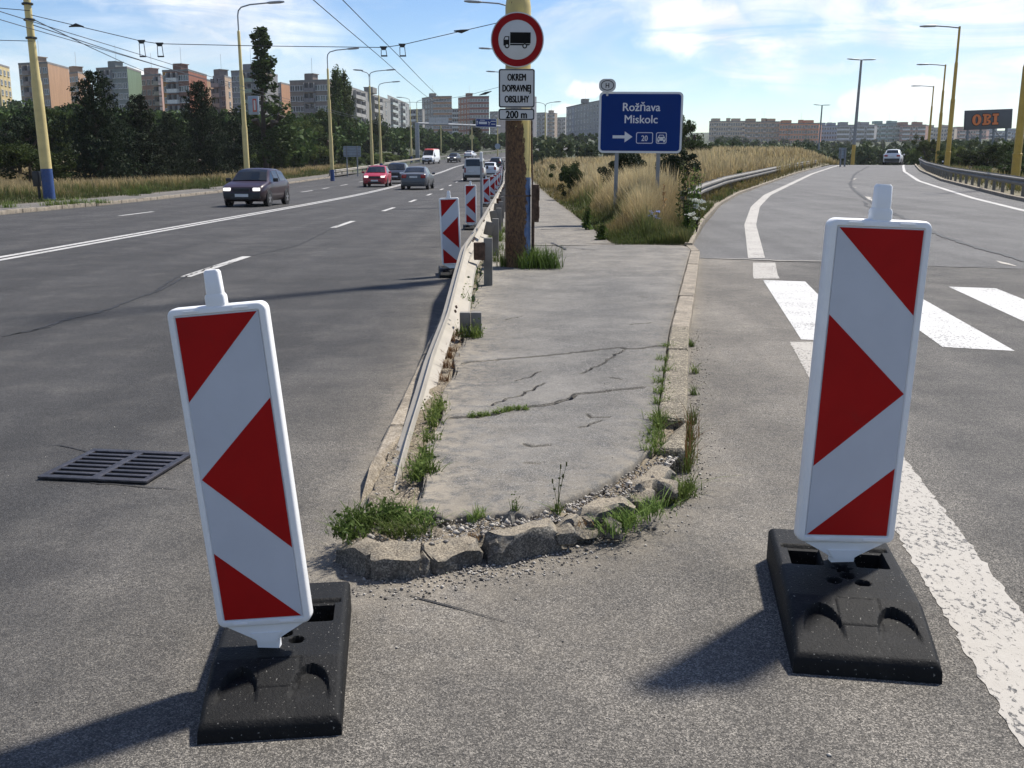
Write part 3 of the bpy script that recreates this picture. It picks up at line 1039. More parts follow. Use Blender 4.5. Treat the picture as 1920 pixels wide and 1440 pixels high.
# skirt: the broken front and the sides drop to the soil
nc = X.shape[1]
edge = list(range(nc)) + [i * nc + nc - 1 for i in range(1, X.shape[0])]
left = [i * nc for i in range(X.shape[0])]
base_i = len(Vp)
extra, Fx = [], []
for chain in (left[::-1] + edge,):
    lo = [tuple(Vp[i] + np.array([0.0, 0.0, -0.07])) for i in chain]
    s0 = base_i + len(extra)
    extra += lo
    for k in range(len(chain) - 1):
        Fx.append((chain[k + 1], chain[k], s0 + k, s0 + k + 1))
Vp = np.vstack([Vp, np.array(extra)])
Fp = np.vstack([Fp, np.array(Fx)])
at_d = np.concatenate([D.ravel(), np.full(len(extra), 0.7)])
at_s = np.concatenate([sand.ravel(), np.full(len(extra), 0.2)])
island = link('traffic_island', np_mesh('traffic_island', Vp, Fp, MAT['pavement'], {'dirt': at_d, 'sand': at_s}, None, True))
island['kind'] = 'structure'
# footway running on behind the pole
sheet('footway', np.concatenate([[17.9], np.arange(18.5, 112, 1.5)]), lambda y: np.linspace(-0.40, 1.8 if y > 18.2 else 2.95, 16), lambda X, Y: H(X * 0, Y) + 0.10 + 0.004 * np.sin(Y * 5),
      MAT['pavement'], {'dirt': lambda X, Y: 0.5 * np.exp(-(1.8 - X) / 0.1) + 0.4 * np.exp(-(X + 0.4) / 0.08), 'sand': lambda X, Y: 0.45 + 0 * X}, kind='structure')
for px, w in (([(1000, 457), (1030, 455), (1048, 462), (1064, 469)], 0.05), ([(1000, 432), (1040, 430), (1097, 428)], 0.05), ([(1045, 462), (1090, 466), (1120, 470)], 0.03),
              ([(1000, 405), (1060, 404)], 0.06), ([(1000, 418), (1075, 416)], 0.035), ([(1000, 392), (1042, 391)], 0.06), ([(1000, 383), (1034, 382)], 0.06), ([(1000, 445), (1060, 443), (1100, 446)], 0.025),
              ([(1000, 373), (1025, 373)], 0.07)):
    pts = resample([P(x, y, 0.10) for x, y in px], 0.15, rng, 0.02)
    for p in pts:
        p.z = 0.106 + float(HL(p.y))
    Vv, Ff = ribbon(pts, w, 0.004, rng, 0.5, True)
    link('crack', np_mesh('crack', np.array([tuple(v) for v in Vv]), np.array(Ff), MAT['bitumen']), island)

for pts, w_, d_ in CRK:                    # dirt lying in the cracks
    q_ = [Vector((p.x, p.y, 0.0)) for p in resample(pts, 0.02, rng, 0.0035)]
    for p in q_:
        p.z = 0.104 + 0.010 * math.sin(p.x * 2.1 + p.y * 0.7) * math.cos(p.y * 0.9) + 0.0025
    Vv, Ff = ribbon(q_, w_ * 0.95, 0.0, rng, 0.85, True)
    link('crack', np_mesh('crack', np.array([tuple(v) for v in Vv]), np.array(Ff), MAT['crack_dirt']), island)

# soil bed under the island
ys = np.concatenate([np.linspace(3.45, 5.4, 60), np.linspace(5.5, 17.8, 60)])
nose_y = lambda X: np.interp(X, [p.x for p in NOSE], [p.y for p in NOSE])
uu = np.linspace(0, 1, 60)
TT, UU = np.meshgrid(np.linspace(0, 1, 110) ** 1.8, uu, indexing='ij')
XX0 = -0.60 + UU * 1.40
Y0 = nose_y(XX0) + 0.09
YY = Y0 + TT * (17.8 - Y0)
XX = -0.60 + UU * (np.maximum(kerb_out(YY) - 0.06, 0.7) + 0.60)
ZZ = 0.066 + 0.016 * np.sin(XX * 23 + 2 * np.sin(YY * 9)) * np.cos(YY * 19) + 0.012 * np.sin(XX * 51 + YY * 37)
link('soil', np_mesh('soil', np.stack([XX, YY, ZZ], -1).reshape(-1, 3), grid_faces(*XX.shape), MAT['island_soil'], None, None, True))['kind'] = 'structure'


def rough_block(name, a, b, depth, height, mat, parent, seed, chips=3, side=1, z0=-0.02, rough=0.010, cuts=5, tilt=0.0):
    """A kerb stone between ground points a and b (its outer foot), depth measured inwards."""
    r = random.Random(seed)
    a, b = Vector((a[0], a[1], 0)), Vector((b[0], b[1], 0))
    L = (b - a).length
    bm = bmesh.new()
    bmesh.ops.create_cube(bm, size=1.0)
    for v in bm.verts:
        v.co = Vector(((v.co.x + 0.5) * L, (v.co.y + 0.5) * depth, (v.co.z + 0.5) * (height - z0) + z0))
    bmesh.ops.bevel(bm, geom=bm.edges[:], offset=0.012, segments=1, affect='EDGES')
    for k in range(chips):
        e = r.random()
        p = Vector((r.choice([0.0, L, r.uniform(0, L)]), r.choice([0, 0, depth]), height))
        n = Vector((r.uniform(-0.8, 0.8) if 0.01 < p.x < L - 0.01 else (-1 if p.x < 0.01 else 1) * r.uniform(0.4, 1), (-1 if p.y == 0 else 1) * r.uniform(0.2, 0.9), r.uniform(0.5, 1.2))).normalized()
        q = p - n * r.uniform(0.015, 0.045)
        g = bmesh.ops.bisect_plane(bm, geom=bm.verts[:] + bm.edges[:] + bm.faces[:], plane_co=q, plane_no=n, clear_outer=True)
        ed = [x for x in g['geom_cut'] if isinstance(x, bmesh.types.BMEdge)]
        if ed:
            bmesh.ops.holes_fill(bm, edges=ed)
    bmesh.ops.triangulate(bm, faces=bm.faces[:])
    for _ in range(2):
        long_e = [e for e in bm.edges if e.calc_length() > 0.05]
        bmesh.ops.subdivide_edges(bm, edges=long_e, cuts=1, use_grid_fill=True)
        bmesh.ops.triangulate(bm, faces=[f for f in bm.faces if len(f.verts) > 3])
    d = (b - a).normalized()
    nrm = Vector((-d.y, d.x, 0)) * side
    for v in bm.verts:
        k = v.co.copy()
        off = Vector((mn.noise(k * 9 + Vector((seed, 0, 0))), mn.noise(k * 9 + Vector((0, seed, 3))), mn.noise(k * 9 + Vector((5, 2, seed))))) * rough
        off += Vector((mn.noise(k * 40 + Vector((seed, 1, 0))), mn.noise(k * 40 + Vector((2, seed, 0))), mn.noise(k * 40 + Vector((0, 4, seed))))) * rough * 0.45
        k = k + off
        k.z += tilt * (k.x / L - 0.5)
        v.co = a + d * k.x + nrm * k.y + Vector((0, 0, k.z))
    bmesh.ops.recalc_face_normals(bm, faces=bm.faces[:])
    me = bpy.data.meshes.new(name)
    bm.to_mesh(me)
    bm.free()
    me.materials.append(MAT[mat])
    return link(name, finish(me, 32), parent)


for i, (a, b, dep, h, ch, tl) in enumerate((((625, 1052), (688, 1086), 0.15, 0.115, 3, 0.0), ((697, 1090), (786, 1086), 0.16, 0.125, 2, 0.0), ((792, 1083), (812, 1078), 0.13, 0.085, 3, 0),
                                             ((815, 1080), (906, 1058), 0.18, 0.105, 4, -0.03), ((908, 1058), (930, 1060), 0.14, 0.09, 3, 0.0), ((931, 1063), (1058, 1032), 0.17, 0.115, 2, 0.0),
                                             ((1062, 1030), (1104, 1012), 0.15, 0.10, 5, 0.0), ((1110, 1016), (1186, 982), 0.17, 0.115, 3, 0.0), ((1200, 962), (1266, 912), 0.17, 0.10, 6, 0.0))):
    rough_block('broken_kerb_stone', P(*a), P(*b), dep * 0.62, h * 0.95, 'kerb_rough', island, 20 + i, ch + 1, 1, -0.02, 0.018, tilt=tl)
# loose lumps behind the nose
for i, (x, y, s) in enumerate(((895, 1005, 0.10), (940, 985, 0.07), (1010, 990, 0.08), (1075, 985, 0.11), (1125, 955, 0.13), (1170, 925, 0.12), (1205, 900, 0.10), (1100, 960, 0.08), (870, 1012, 0.08), (790, 1000, 0.07), (1232, 915, 0.09), (915, 1015, 0.06), (960, 1008, 0.05), (1045, 1000, 0.07), (1150, 945, 0.07), (855, 992, 0.05), (1190, 922, 0.06), (1060, 965, 0.05), (985, 1000, 0.05), (1140, 985, 0.06))):
    p = P(x, y, 0.08)
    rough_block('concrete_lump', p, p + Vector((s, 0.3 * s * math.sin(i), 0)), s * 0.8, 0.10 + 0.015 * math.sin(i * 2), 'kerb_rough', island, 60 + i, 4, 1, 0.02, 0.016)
# right kerb, stone by stone
yb = [4.66, 5.25, 6.3, 7.4, 8.45, 9.5, 10.6, 11.8, 13.0, 14.2, 15.4, 16.6, 17.75]
for i, (y0, y1) in enumerate(zip(yb, yb[1:])):
    x0, x1 = float(kerb_out(y0)) + 0.006, float(kerb_out(y1)) + 0.006
    w = float(kerb_out((y0 + y1) / 2) - kerb_in((y0 + y1) / 2))
    rgh = i in (0, 1, 2, 3)
    rough_block('kerb_stone', (x0, y0 + 0.006), (x1, y1 - 0.006), w, 0.118 + 0.004 * math.sin(i * 2.3), 'kerb_cobbled' if rgh else 'kerb_smooth', island, 90 + i, 1 if i == 0 else 0, 1, -0.02, 0.007 if rgh else 0.004)
for i, (y0, y1) in enumerate(zip(np.arange(4.2, 17.5, 1.05), np.arange(5.25, 18.6, 1.05))):
    rough_block('kerb_stone', (-0.66, y1 - 0.006), (-0.66, y0 + 0.006), 0.13, 0.085 if i < 3 else 0.095, 'kerb_smooth', island, 120 + i, 1 if i < 2 else 0, 1, -0.02, 0.006)
mb = MB()
for y in np.arange(18.7, 110, 4.0):
    mb.box((-0.585 + float(road_right(y + 2) + 0.62), y + 2, float(HL(y + 2)) + 0.03), (0.14, 3.98, 0.14))
mb.build('kerb_stone', MAT['kerb_smooth'], island)['kind'] = 'stuff'

# crumbs of stone and gravel
ICO = None


def pebbles(name, pts, sizes, mats, seed, parent=None):
    r = np.random.default_rng(seed)
    base = np.array([(1, 0, 0), (-1, 0, 0), (0, 1, 0), (0, -1, 0), (0, 0, 1), (0, 0, -1)], float)
    F0 = np.array([(0, 2, 4), (2, 1, 4), (1, 3, 4), (3, 0, 4), (2, 0, 5), (1, 2, 5), (3, 1, 5), (0, 3, 5)])
    n = len(pts)
    V = base[None] * r.uniform(0.55, 1.2, (n, 6, 1)) * np.asarray(sizes)[:, None, None] * np.array([1, 1, 0.7])
    a = r.uniform(0, 6.28, n)
    ca, sa = np.cos(a)[:, None], np.sin(a)[:, None]
    V = np.stack([V[..., 0] * ca - V[..., 1] * sa, V[..., 0] * sa + V[..., 1] * ca, V[..., 2]], -1) + np.asarray(pts)[:, None]
    F = (F0[None] + np.arange(n)[:, None, None] * 6).reshape(-1, 3)
    mi = np.repeat(r.integers(0, len(mats), n), 8)
    o = link(name, np_mesh(name, V.reshape(-1, 3), F, mats, None, mi), parent)
    o['kind'] = 'stuff'
    return o


gp, gs = [], []
for _ in range(15000):
    x, y = rng.uniform(640, 1330), rng.uniform(880, 1180)
    q = P(x, y)
    dn = float(d_nose(np.array(q.x), np.array(q.y)))
    inside = q.y > float(nose_y(q.x)) + 0.02 and q.x < 0.8
    if inside:
        continue
    dens_ = math.exp(-(dn / 0.13) ** 2) * (0.30 + 0.70 * math.exp(-((x - 960) / 190) ** 2))
    if rng.random() < dens_:
        s = rng.uniform(0.0025, 0.0075) * (1.7 if rng.random() < 0.06 else 1)
        gp.append((q.x, q.y, s * 0.4))
        gs.append(s)
for _ in range(2600):                       # rubble between stones and pavement
    x = rng.uniform(-0.6, 0.8)
    y = float(nose_y(x)) + 0.1 + rng.uniform(0, 1) ** 1.3 * max(0.02, float(front(x)) - float(nose_y(x)) - 0.1)
    s = rng.uniform(0.003, 0.009) * (2.2 if rng.random() < 0.05 else 1)
    gp.append((x, y, 0.075 + s * 0.5))
    gs.append(s)
for _ in range(900):                        # strips beside the rail and the kerb
    if rng.random() < 0.6:
        x, y = rng.uniform(-0.6, -0.36), rng.uniform(4.1, 8.5)
    else:
        y = rng.uniform(4.6, 9)
        x = float(kerb_out(y)) + abs(rng.normal(0, 0.07)) + 0.02
    s = rng.uniform(0.003, 0.008)
    gp.append((x, y, (0.075 if x < 0 else 0.0) + s * 0.4))
    gs.append(s)
for _ in range(1500):                       # strays on the asphalt and the pavement
    x, y = rng.uniform(-2.4, 2.2), 2.2 + 5 * rng.uniform(0, 1) ** 1.5
    on = x > -0.38 and y > float(front(x)) + 0.03 and x < float(kerb_in(y)) - 0.02 if y > 4 else False
    if not on and x > -0.66 and y > float(nose_y(x)) - 0.02 and x < float(kerb_out(y)) + 0.02:
        continue
    s = rng.uniform(0.0015, 0.0038) * (2.0 if rng.random() < 0.015 else 1)
    gp.append((x, y, (0.108 if on else 0.0) + s * 0.4))
    gs.append(s)
pebbles('gravel', np.array(gp), np.array(gs), [MAT['gravel'], MAT['gravel_pale'], MAT['gravel_dark'], MAT['gravel'], MAT['gravel_pale']], 5)

# ---------------------------------------------------------------- left pavement with its kerb, verges
pavement = sheet('pavement', np.arange(-20, 131, 2.0), lambda y: kerb_left(y) - 0.12 - np.linspace(2.3, 0, 6), lambda X, Y: HL(Y) + 0.12, MAT['pavement'],
                 {'dirt': lambda X, Y: 0.25 + 0.3 * np.sin(X * 9 + Y * 2) ** 8, 'sand': lambda X, Y: 0.3 + 0 * X}, kind='structure')
km = []
for v in range(3):
    mb = MB()
    mb.box((0, 0, 0.03), (0.15, 0.97, 0.20 + 0.01 * v), 0, None, None, 0.02)
    km.append(mb.mesh('kerb_stone', MAT['kerb_smooth']))
for i, y in enumerate(np.arange(20, 108, 1.0)):
    link('kerb_stone', km[i % 3], pavement, (float(kerb_left(y)) - 0.055 + rng.normal(0, 0.008), y, float(HL(y)) + rng.normal(0, 0.008)), (0, 0, math.atan2(float(kerb_left(y + 1) - kerb_left(y)), -1) + math.pi))
meadow_left = sheet('verge', np.arange(-20, 140, 2.0), lambda y: kerb_left(y) - 2.4 - np.linspace(34, 0, 18), lambda X, Y: np.maximum(terrain_z(X, Y) + 0.05, HL(Y) + 0.1) * 1.0, MAT['meadow_soil'], kind='structure')


def verge_edge(Y):                         # left foot of the slip road's rail
    return ramp_line_left(Y) - 1.25


def verge_z(X, Y):
    r = np.asarray(verge_edge(Y))
    wn = ss(1.8, 5.0, X) * ss(0.2, 3.5, r - X)
    return H(X, Y) + 0.07 + (0.28 * ss(18.2, 24, Y) + 0.75 * ss(34, 105, Y)) * wn


sheet('verge', np.concatenate([[17.85], np.arange(18.5, 30, 0.6), np.arange(30, 140, 2.0)]), lambda y: 1.8 + np.linspace(0, 1, 22) * (float(verge_edge(y)) - 1.8), verge_z, MAT['meadow_soil'], kind='structure')
sheet('verge', np.arange(14, 140, 2.0), lambda y: ramp_line_right(y) + 1.35 + np.linspace(0, 60, 20), lambda X, Y: HR(Y) + 0.03 - 0.4 * ss(2.5, 8, X - ramp_line_right(Y)), MAT['meadow_soil'], kind='structure')
mb = MB()
ys = np.arange(14, 116, 2.0)
mb.loft([[Vector((float(ramp_line_right(y)) + 1.30 + a, y, float(HR(y)) + b)) for a, b in ((0, -0.05), (0, 0.12), (0.16, 0.13), (0.16, -0.05))] for y in ys])
mb.build('kerb', MAT['kerb_smooth'], slip_road)
mb = MB()
ys = np.arange(17.9, 100, 1.5)
mb.loft([[Vector((float(verge_edge(y)) + a, y, float(HR(y)) + b)) for a, b in ((-0.12, -0.05), (-0.12, 0.09), (0.02, 0.09), (0.02, -0.05))] for y in ys])
mb.build('kerb', MAT['kerb_smooth'], slip_road)

# ---------------------------------------------------------------- crash barriers
WP = [(-0.155, 0.0), (-0.125, 0.002), (-0.095, 0.078), (-0.048, 0.080), (0.0, 0.022), (0.048, 0.080), (0.095, 0.078), (0.125, 0.002), (0.155, 0.0)]


def beam_rings(path, side, tilt=None):
    """path: points of the beam's centre line; side: +1 when the crests point to the right of travel"""
    rings = []
    for i, p in enumerate(path):
        d = path[min(i + 1, len(path) - 1)] - path[max(i - 1, 0)]
        n = Vector((d.y, -d.x, 0)).normalized() * side
        k = tilt(i) if tilt else 0.0        # the bent rail leans over towards the road
        ring = [p + n * (a + z * k) + Vector((0, 0, z)) for z, a in WP]
        ring += [p + n * (a - 0.006 + z * k) + Vector((0, 0, z)) for z, a in WP[::-1]]
        rings.append(ring)
    return rings


# left barrier: sinks into the ground at the island's nose
lb = thing('crash_barrier', 'galvanised crash barrier whose bent end sinks into the nose of the traffic island', 'crash barrier', (-0.5, 10, 0.1))
inv = Vector((0.5, -10, -0.1))


def lb_top(y):
    return float(np.interp(y, [4.12, 4.6, 5.4, 6.5, 8.1, 9.7, 11.2, 13, 20, 300], [0.06, 0.115, 0.17, 0.235, 0.32, 0.48, 0.615, 0.645, 0.66, 0.68])) + float(HL(y))


def lb_x(y):
    return float(np.interp(y, [4.1, 4.8, 5.6, 6.6, 8, 11.2, 13, 300], [-0.45, -0.455, -0.455, -0.465, -0.45, -0.46, -0.43, -0.44])) + (float(road_right(y)) + 0.62 if y > 12 else 0)


secs = [4.12, 8.2] + list(np.arange(12.2, 150, 4.0))
for i, (y0, y1) in enumerate(zip(secs, secs[1:])):
    step = 0.35 if y1 < 20 else 1.0 if y1 < 60 else 2.0
    pa = [Vector((lb_x(y), y, lb_top(y) - 0.155)) + inv for y in steps(y0, y1 + 0.12, step)]
    mb = MB()
    mb.loft(beam_rings(pa, -1, lambda i, pa=pa: float(np.interp(pa[i].y + 10, [4, 8, 12, 20], [0.42, 0.40, 0.30, 0.12]))))
    mb.build('beam', MAT['galvanised'], lb, angle=25)
    if i == 0:
        continue
mb = MB()
mb.box((-0.29, 8.15, 0.19), (0.085, 0.09, 0.20), 0, None, None, 0.006)
mb.box((-0.38, 8.14, 0.20), (0.085, 0.07, 0.18), 0, None, None, 0.006)
mb.build('cut_post', MAT['galvanised_dark'], lb, inv)
pm, sm = MB(), MB()
for px_ in (pm,):
    px_.box((0, 0, 0.25), (0.10, 0.10, 0.80), 0, None, None, 0.008)
sm.box((0, 0, 0), (0.13, 0.09, 0.20), 0, None, None, 0.012)
post_me = pm.mesh('post', MAT['galvanised_dark'])
sp_me = sm.mesh('spacer', MAT['rust_metal'])
sp_me2 = sp_me.copy()
sp_me2.materials[0] = MAT['galvanised_dark']
for i, y in enumerate(np.arange(11.75, 120, 4.0)):
    x = lb_x(y) + 0.175
    link('post', post_me, lb, Vector((x, y, lb_top(y) - 0.63)) + inv)
    link('spacer', sp_me if i % 4 == 0 else sp_me2, lb, Vector((x - 0.10, y - 0.02, lb_top(y) - 0.13)) + inv, (0, R((0, 14, -10, 8)[i % 4]), R(4)))
# bolts along the top of the nearer beams
bm_ = MB()
bm_.lathe([(0.012, -0.006), (0.014, 0.0), (0.012, 0.01), (0.0, 0.012)], 8)
bolt = bm_.mesh('bolt', MAT['rust_metal'])
for y in (8.15, 8.3, 11.9, 12.1, 12.35, 15.9, 16.2, 20, 20.3, 24):
    link('bolt', bolt, lb, Vector((lb_x(y) - 0.01, y, lb_top(y) - 0.03)) + inv, (0, R(70), 0))


def barrier(label, xf, zf, y0, y1, side, sec=4.0, post_step=2.0, mat='galvanised_dark', top=0.75, curve_step=1.0, name='crash_barrier'):
    o = thing(name, label, 'crash barrier', (float(xf(y0)), y0, float(zf(y0))))
    off = -o.location
    ss_ = steps(y0, y1, sec)
    for a, b in zip(ss_, ss_[1:]):
        if b - a < 0.3:
            continue
        mb = MB()
        mb.loft(beam_rings([Vector((float(xf(y)), y, float(zf(y)) + top - 0.155)) + off for y in steps(a, b + 0.1, curve_step)], side))
        mb.build('beam', MAT[mat], o, angle=25)
    for y in np.arange(y0 + 0.4, y1, post_step):
        link('post', post_me, o, Vector((float(xf(y)) - side * 0.12 * (1), y, float(zf(y)) + top - 0.66)) + off)
    return o


barrier('long dark crash barrier on short posts along the right edge of the slip road', lambda y: ramp_line_right(y) + 1.75, HR, 20, 113, -1)
barrier('weathered crash barrier half buried in dry grass on the left of the slip road', lambda y: ramp_line_left(y) - 1.75, HR, 25, 100, 1, top=0.70)
barrier('pale crash barrier beyond the dry grass along the left edge of the main road', lambda y: kerb_left(y) - 0.5, HL, 108, 196, 1, mat='galvanised', post_step=4.0, curve_step=2.0)
barrier('dark crash barrier round the outside of the far bend', lambda y: kerb_left(y) + 0.6, HL, 200, 262, 1, post_step=4.0, curve_step=2.0)
# ---------------------------------------------------------------- lettering and sign helpers
def text_me(s, size, mat, sx=1.0, extrude=0.0015, bold=0.0, align='CENTER'):
    cu = bpy.data.curves.new('lettering', 'FONT')
    cu.body = s
    cu.size = size
    cu.extrude = extrude
    cu.offset = bold
    cu.align_x = align
    cu.resolution_u = 3
    o = bpy.data.objects.new('lettering', cu)
    me = bpy.data.meshes.new_from_object(o)
    bpy.data.objects.remove(o)
    me.transform(Matrix.Diagonal((sx, 1, 1, 1)))
    me.materials.clear()
    me.materials.append(MAT[mat])
    me.name = 'lettering'
    return me


def lettering(s, size, mat, parent, x, z, y, sx=1.0, bold=0.0, extrude=0.0015, name='lettering'):
    me = text_me(s, size, mat, sx, extrude, 0.0)
    if bold:
        bm = bmesh.new()
        for k, (dx, dz) in enumerate(((-bold, 0), (bold, 0), (0, bold * 0.6), (0, -bold * 0.6))):
            m2 = me.copy()
            m2.transform(Matrix.Translation((dx, dz, k * 0.0004)))
            bm.from_mesh(m2)
            bpy.data.meshes.remove(m2)
        bm.to_mesh(me)
        bm.free()
    return link(name, me, parent, (x, y, z), (math.pi / 2, 0, 0))


def rrect(w, h, r, n=5):
    pts = []
    for cx, cz, a0 in ((w / 2 - r, h / 2 - r, 0), (-w / 2 + r, h / 2 - r, 90), (-w / 2 + r, -h / 2 + r, 180), (w / 2 - r, -h / 2 + r, 270)):
        for k in range(n + 1):
            a = R(a0 + 90 * k / n)
            pts.append((cx + r * math.cos(a), cz + r * math.sin(a)))
    return pts


def ring_prism(mb, outer, inner, y0, y1, mi=0):
    n = len(outer)
    V = [(x, y0, z) for x, z in outer] + [(x, y0, z) for x, z in inner] + [(x, y1, z) for x, z in outer] + [(x, y1, z) for x, z in inner]
    F = []
    for i in range(n):
        j = (i + 1) % n
        F += [(i, j, n + j, n + i), (2 * n + i, 3 * n + i, 3 * n + j, 2 * n + j), (i, 2 * n + i, 2 * n + j, j), (n + i, n + j, 3 * n + j, 3 * n + i)]
    mb.add(V, F, mi)


# ---------------------------------------------------------------- traffic delineators (warning boards on rubber feet)
SW, SL = 0.252, 0.972                      # reflective sheet


def board_frame_me():
    mb = MB()
    W, L, D = 0.302, 1.022, 0.046
    z0 = 0.088 + L / 2
    rings = []
    for w, l, r, y in ((W - 0.014, L - 0.014, 0.018, D), (W, L, 0.025, D - 0.007), (W, L, 0.025, 0.009), (W - 0.006, L - 0.006, 0.022, 0.002), (W - 0.014, L - 0.014, 0.018, 0.0),
                       (SW + 0.010, SL + 0.010, 0.006, 0.0), (SW + 0.003, SL + 0.003, 0.003, 0.006)):
        rings.append([Vector((x, y, z + z0)) for x, z in rrect(w, l, r)])
    mb.loft(rings)
    # moulded slots along the top and the foot of the frame
    for zz in (z0 + L / 2 - 0.012, z0 - L / 2 + 0.0125):
        for x in (-0.075, 0.075):
            mb.box((x, 0.0, zz), (0.046, 0.005, 0.006), 0, None, None, 0.001)
    return mb.mesh('board_frame', MAT['white_plastic'], angle=50)


def handle_me():
    mb = MB()
    top = 0.088 + 1.022
    y = 0.022
    for rings in ([(0.031, 0.019, -0.004), (0.031, 0.019, 0.024), (0.028, 0.017, 0.032)], [(0.0255, 0.016, 0.03), (0.0235, 0.015, 0.097), (0.019, 0.011, 0.104)]):
        mb.loft([[Vector((x, y + zz, top + h)) for x, zz in rrect(a * 2, b * 2, min(a, b) * 0.55, 3)] for a, b, h in rings])
    return mb.mesh('handle', MAT['white_plastic'], angle=50)


def tongue_me():
    mb = MB()
    poly = [(-0.136, 0.094), (-0.052, 0.047), (-0.036, 0.036), (-0.032, -0.05), (0.032, -0.05), (0.036, 0.036), (0.052, 0.047), (0.136, 0.094)]
    mb.prism(poly, 0.010, 0.036)
    rib = [(-0.028, 0.03), (0.028, 0.03), (0.05, 0.062), (-0.05, 0.062)]
    mb.prism(rib, 0.006, 0.0105)
    return mb.mesh('tongue', MAT['white_plastic'], angle=40)


def sheet_me():
    mb = MB()
    z0 = 0.088 + 0.511
    mb.box((0, 0.0045, z0), (SW, 0.003, SL))
    return mb.mesh('reflective_sheet', MAT['sheeting_white'], False)


def stripe_mes(flip):
    z1 = 0.088 + 0.511 + SL / 2
    q = lambda uu, v: ((uu - 0.5) * SW * (-1 if flip else 1), z1 - v * SL)
    polys = ([q(0.004, 0.002), q(0.985, 0.002), q(0.004, 0.268)], [q(0.004, 0.52), q(0.996, 0.272), q(0.996, 0.765)], [q(0.004, 0.768), q(0.985, 0.998), q(0.004, 0.998)])
    out = []
    for p in polys:
        mb = MB()
        mb.prism(p, 0.0022, 0.0032)
        out.append(mb.mesh('red_stripe', MAT['sheeting_red'], False))
    return out


def foot_me():
    nx, ny = 84, 160
    W, L = 0.40, 0.80
    x = np.linspace(-W / 2, W / 2, nx)
    y = np.linspace(-L / 2, L / 2, ny)
    Xg, Yg_ = np.meshgrid(x, y)
    s = (Yg_ + L / 2) / L
    h = 0.048 + 0.069 * np.clip(s / 0.31, 0, 1) ** 0.85
    sq = lambda a, b, c, d, e: ss(a - e, a + e, Xg) * (1 - ss(b - e, b + e, Xg)) * ss(c - e, c + e, s) * (1 - ss(d - e, d + e, s))
    for sx in (-1, 1):
        c = 0.105 * sx
        # hand scoops cut into the near slope: flat floor, arched far wall
        hw_ = np.where(s < 0.13, 0.060, 0.058 * np.sqrt(np.clip(1 - ((s - 0.13) / 0.135) ** 2, 0, 1)))
        ins = ss(0.0, 0.006, hw_ - np.abs(Xg - c)) * (hw_ > 0)
        h = h * (1 - ins) + np.minimum(h, 0.066 + 0.06 * s) * ins
        a, b = sorted((c - 0.048, c + 0.048))
        h -= 0.085 * sq(a, b, 0.60, 0.77, 0.003)
        h -= 0.012 * sq(a - 0.02, b + 0.02, 0.77, 0.805, 0.004)
    for hx, hs in ((0.008, 0.505), (-0.038, 0.455), (0.047, 0.445)):
        d = np.hypot(Xg - hx, (s - hs) * L)
        h -= 0.07 * (1 - ss(0.017, 0.024, d))
    an = np.arctan2((s - 0.575) * L, Xg)
    d = np.hypot(Xg, (s - 0.575) * L) / (1 + 0.28 * np.cos(an * 6))
    h -= 0.06 * (1 - ss(0.019, 0.027, d))
    fr = np.maximum(np.abs(Xg - 0.005) / 0.062, np.abs(s - 0.235) / 0.072)
    h -= 0.004 * np.exp(-((fr - 1) / 0.045) ** 2)
    ex = np.minimum(W / 2 - np.abs(Xg), np.minimum(Yg_ + L / 2, L / 2 - Yg_))
    h -= 0.016 * np.clip(1 - ex / 0.018, 0, 1) ** 2
    top = np.stack([Xg, Yg_, h], -1).reshape(-1, 3)
    F = grid_faces(ny, nx)
    rim = list(range(nx)) + [i * nx + nx - 1 for i in range(1, ny)] + [ny * nx - 1 - i for i in range(1, nx)] + [i * nx for i in range(ny - 2, 0, -1)]
    low = top[rim].copy()
    low[:, 2] = 0.0
    low[:, :2] *= 1.008
    V = np.vstack([top, low])
    n = len(rim)
    sk = [(rim[(k + 1) % n], rim[k], len(top) + k, len(top) + (k + 1) % n) for k in range(n)]
    me = np_mesh('rubber_foot', V, np.vstack([F, np.array(sk)]), MAT['rubber'], None, None, True)
    return finish(me, 50)


ME_FR, ME_HA, ME_TO, ME_SH, ME_FO = board_frame_me(), handle_me(), tongue_me(), sheet_me(), foot_me()
STR = {False: stripe_mes(False), True: stripe_mes(True)}


def delineator(label, foot_xy, foot_yaw, foot_w, board_xyz, lean, yaw, pitch, s, flip=False, group=None, sleeve=True):
    o = thing('delineator', label, 'delineator', (foot_xy[0], foot_xy[1], foot_xy[2]), (0, 0, 0), group)
    f = link('rubber_foot', ME_FO, o, (0, 0, 0), (0, 0, R(foot_yaw)))
    s = s if hasattr(s, '__len__') else (s, s, s)
    f.scale = foot_w if hasattr(foot_w, '__len__') else (foot_w, s[0], s[0])
    b = Vector(board_xyz) - o.location
    rot = Euler((R(pitch), R(lean), R(yaw)), 'XYZ')
    for nm, me in (('board_frame', ME_FR), ('handle', ME_HA), ('tongue', ME_TO), ('reflective_sheet', ME_SH)):
        c = link(nm, me, o, b, rot)
        c.scale = s
    for me in STR[flip]:
        c = link('red_stripe', me, o, b, rot)
        c.scale = s
    return o


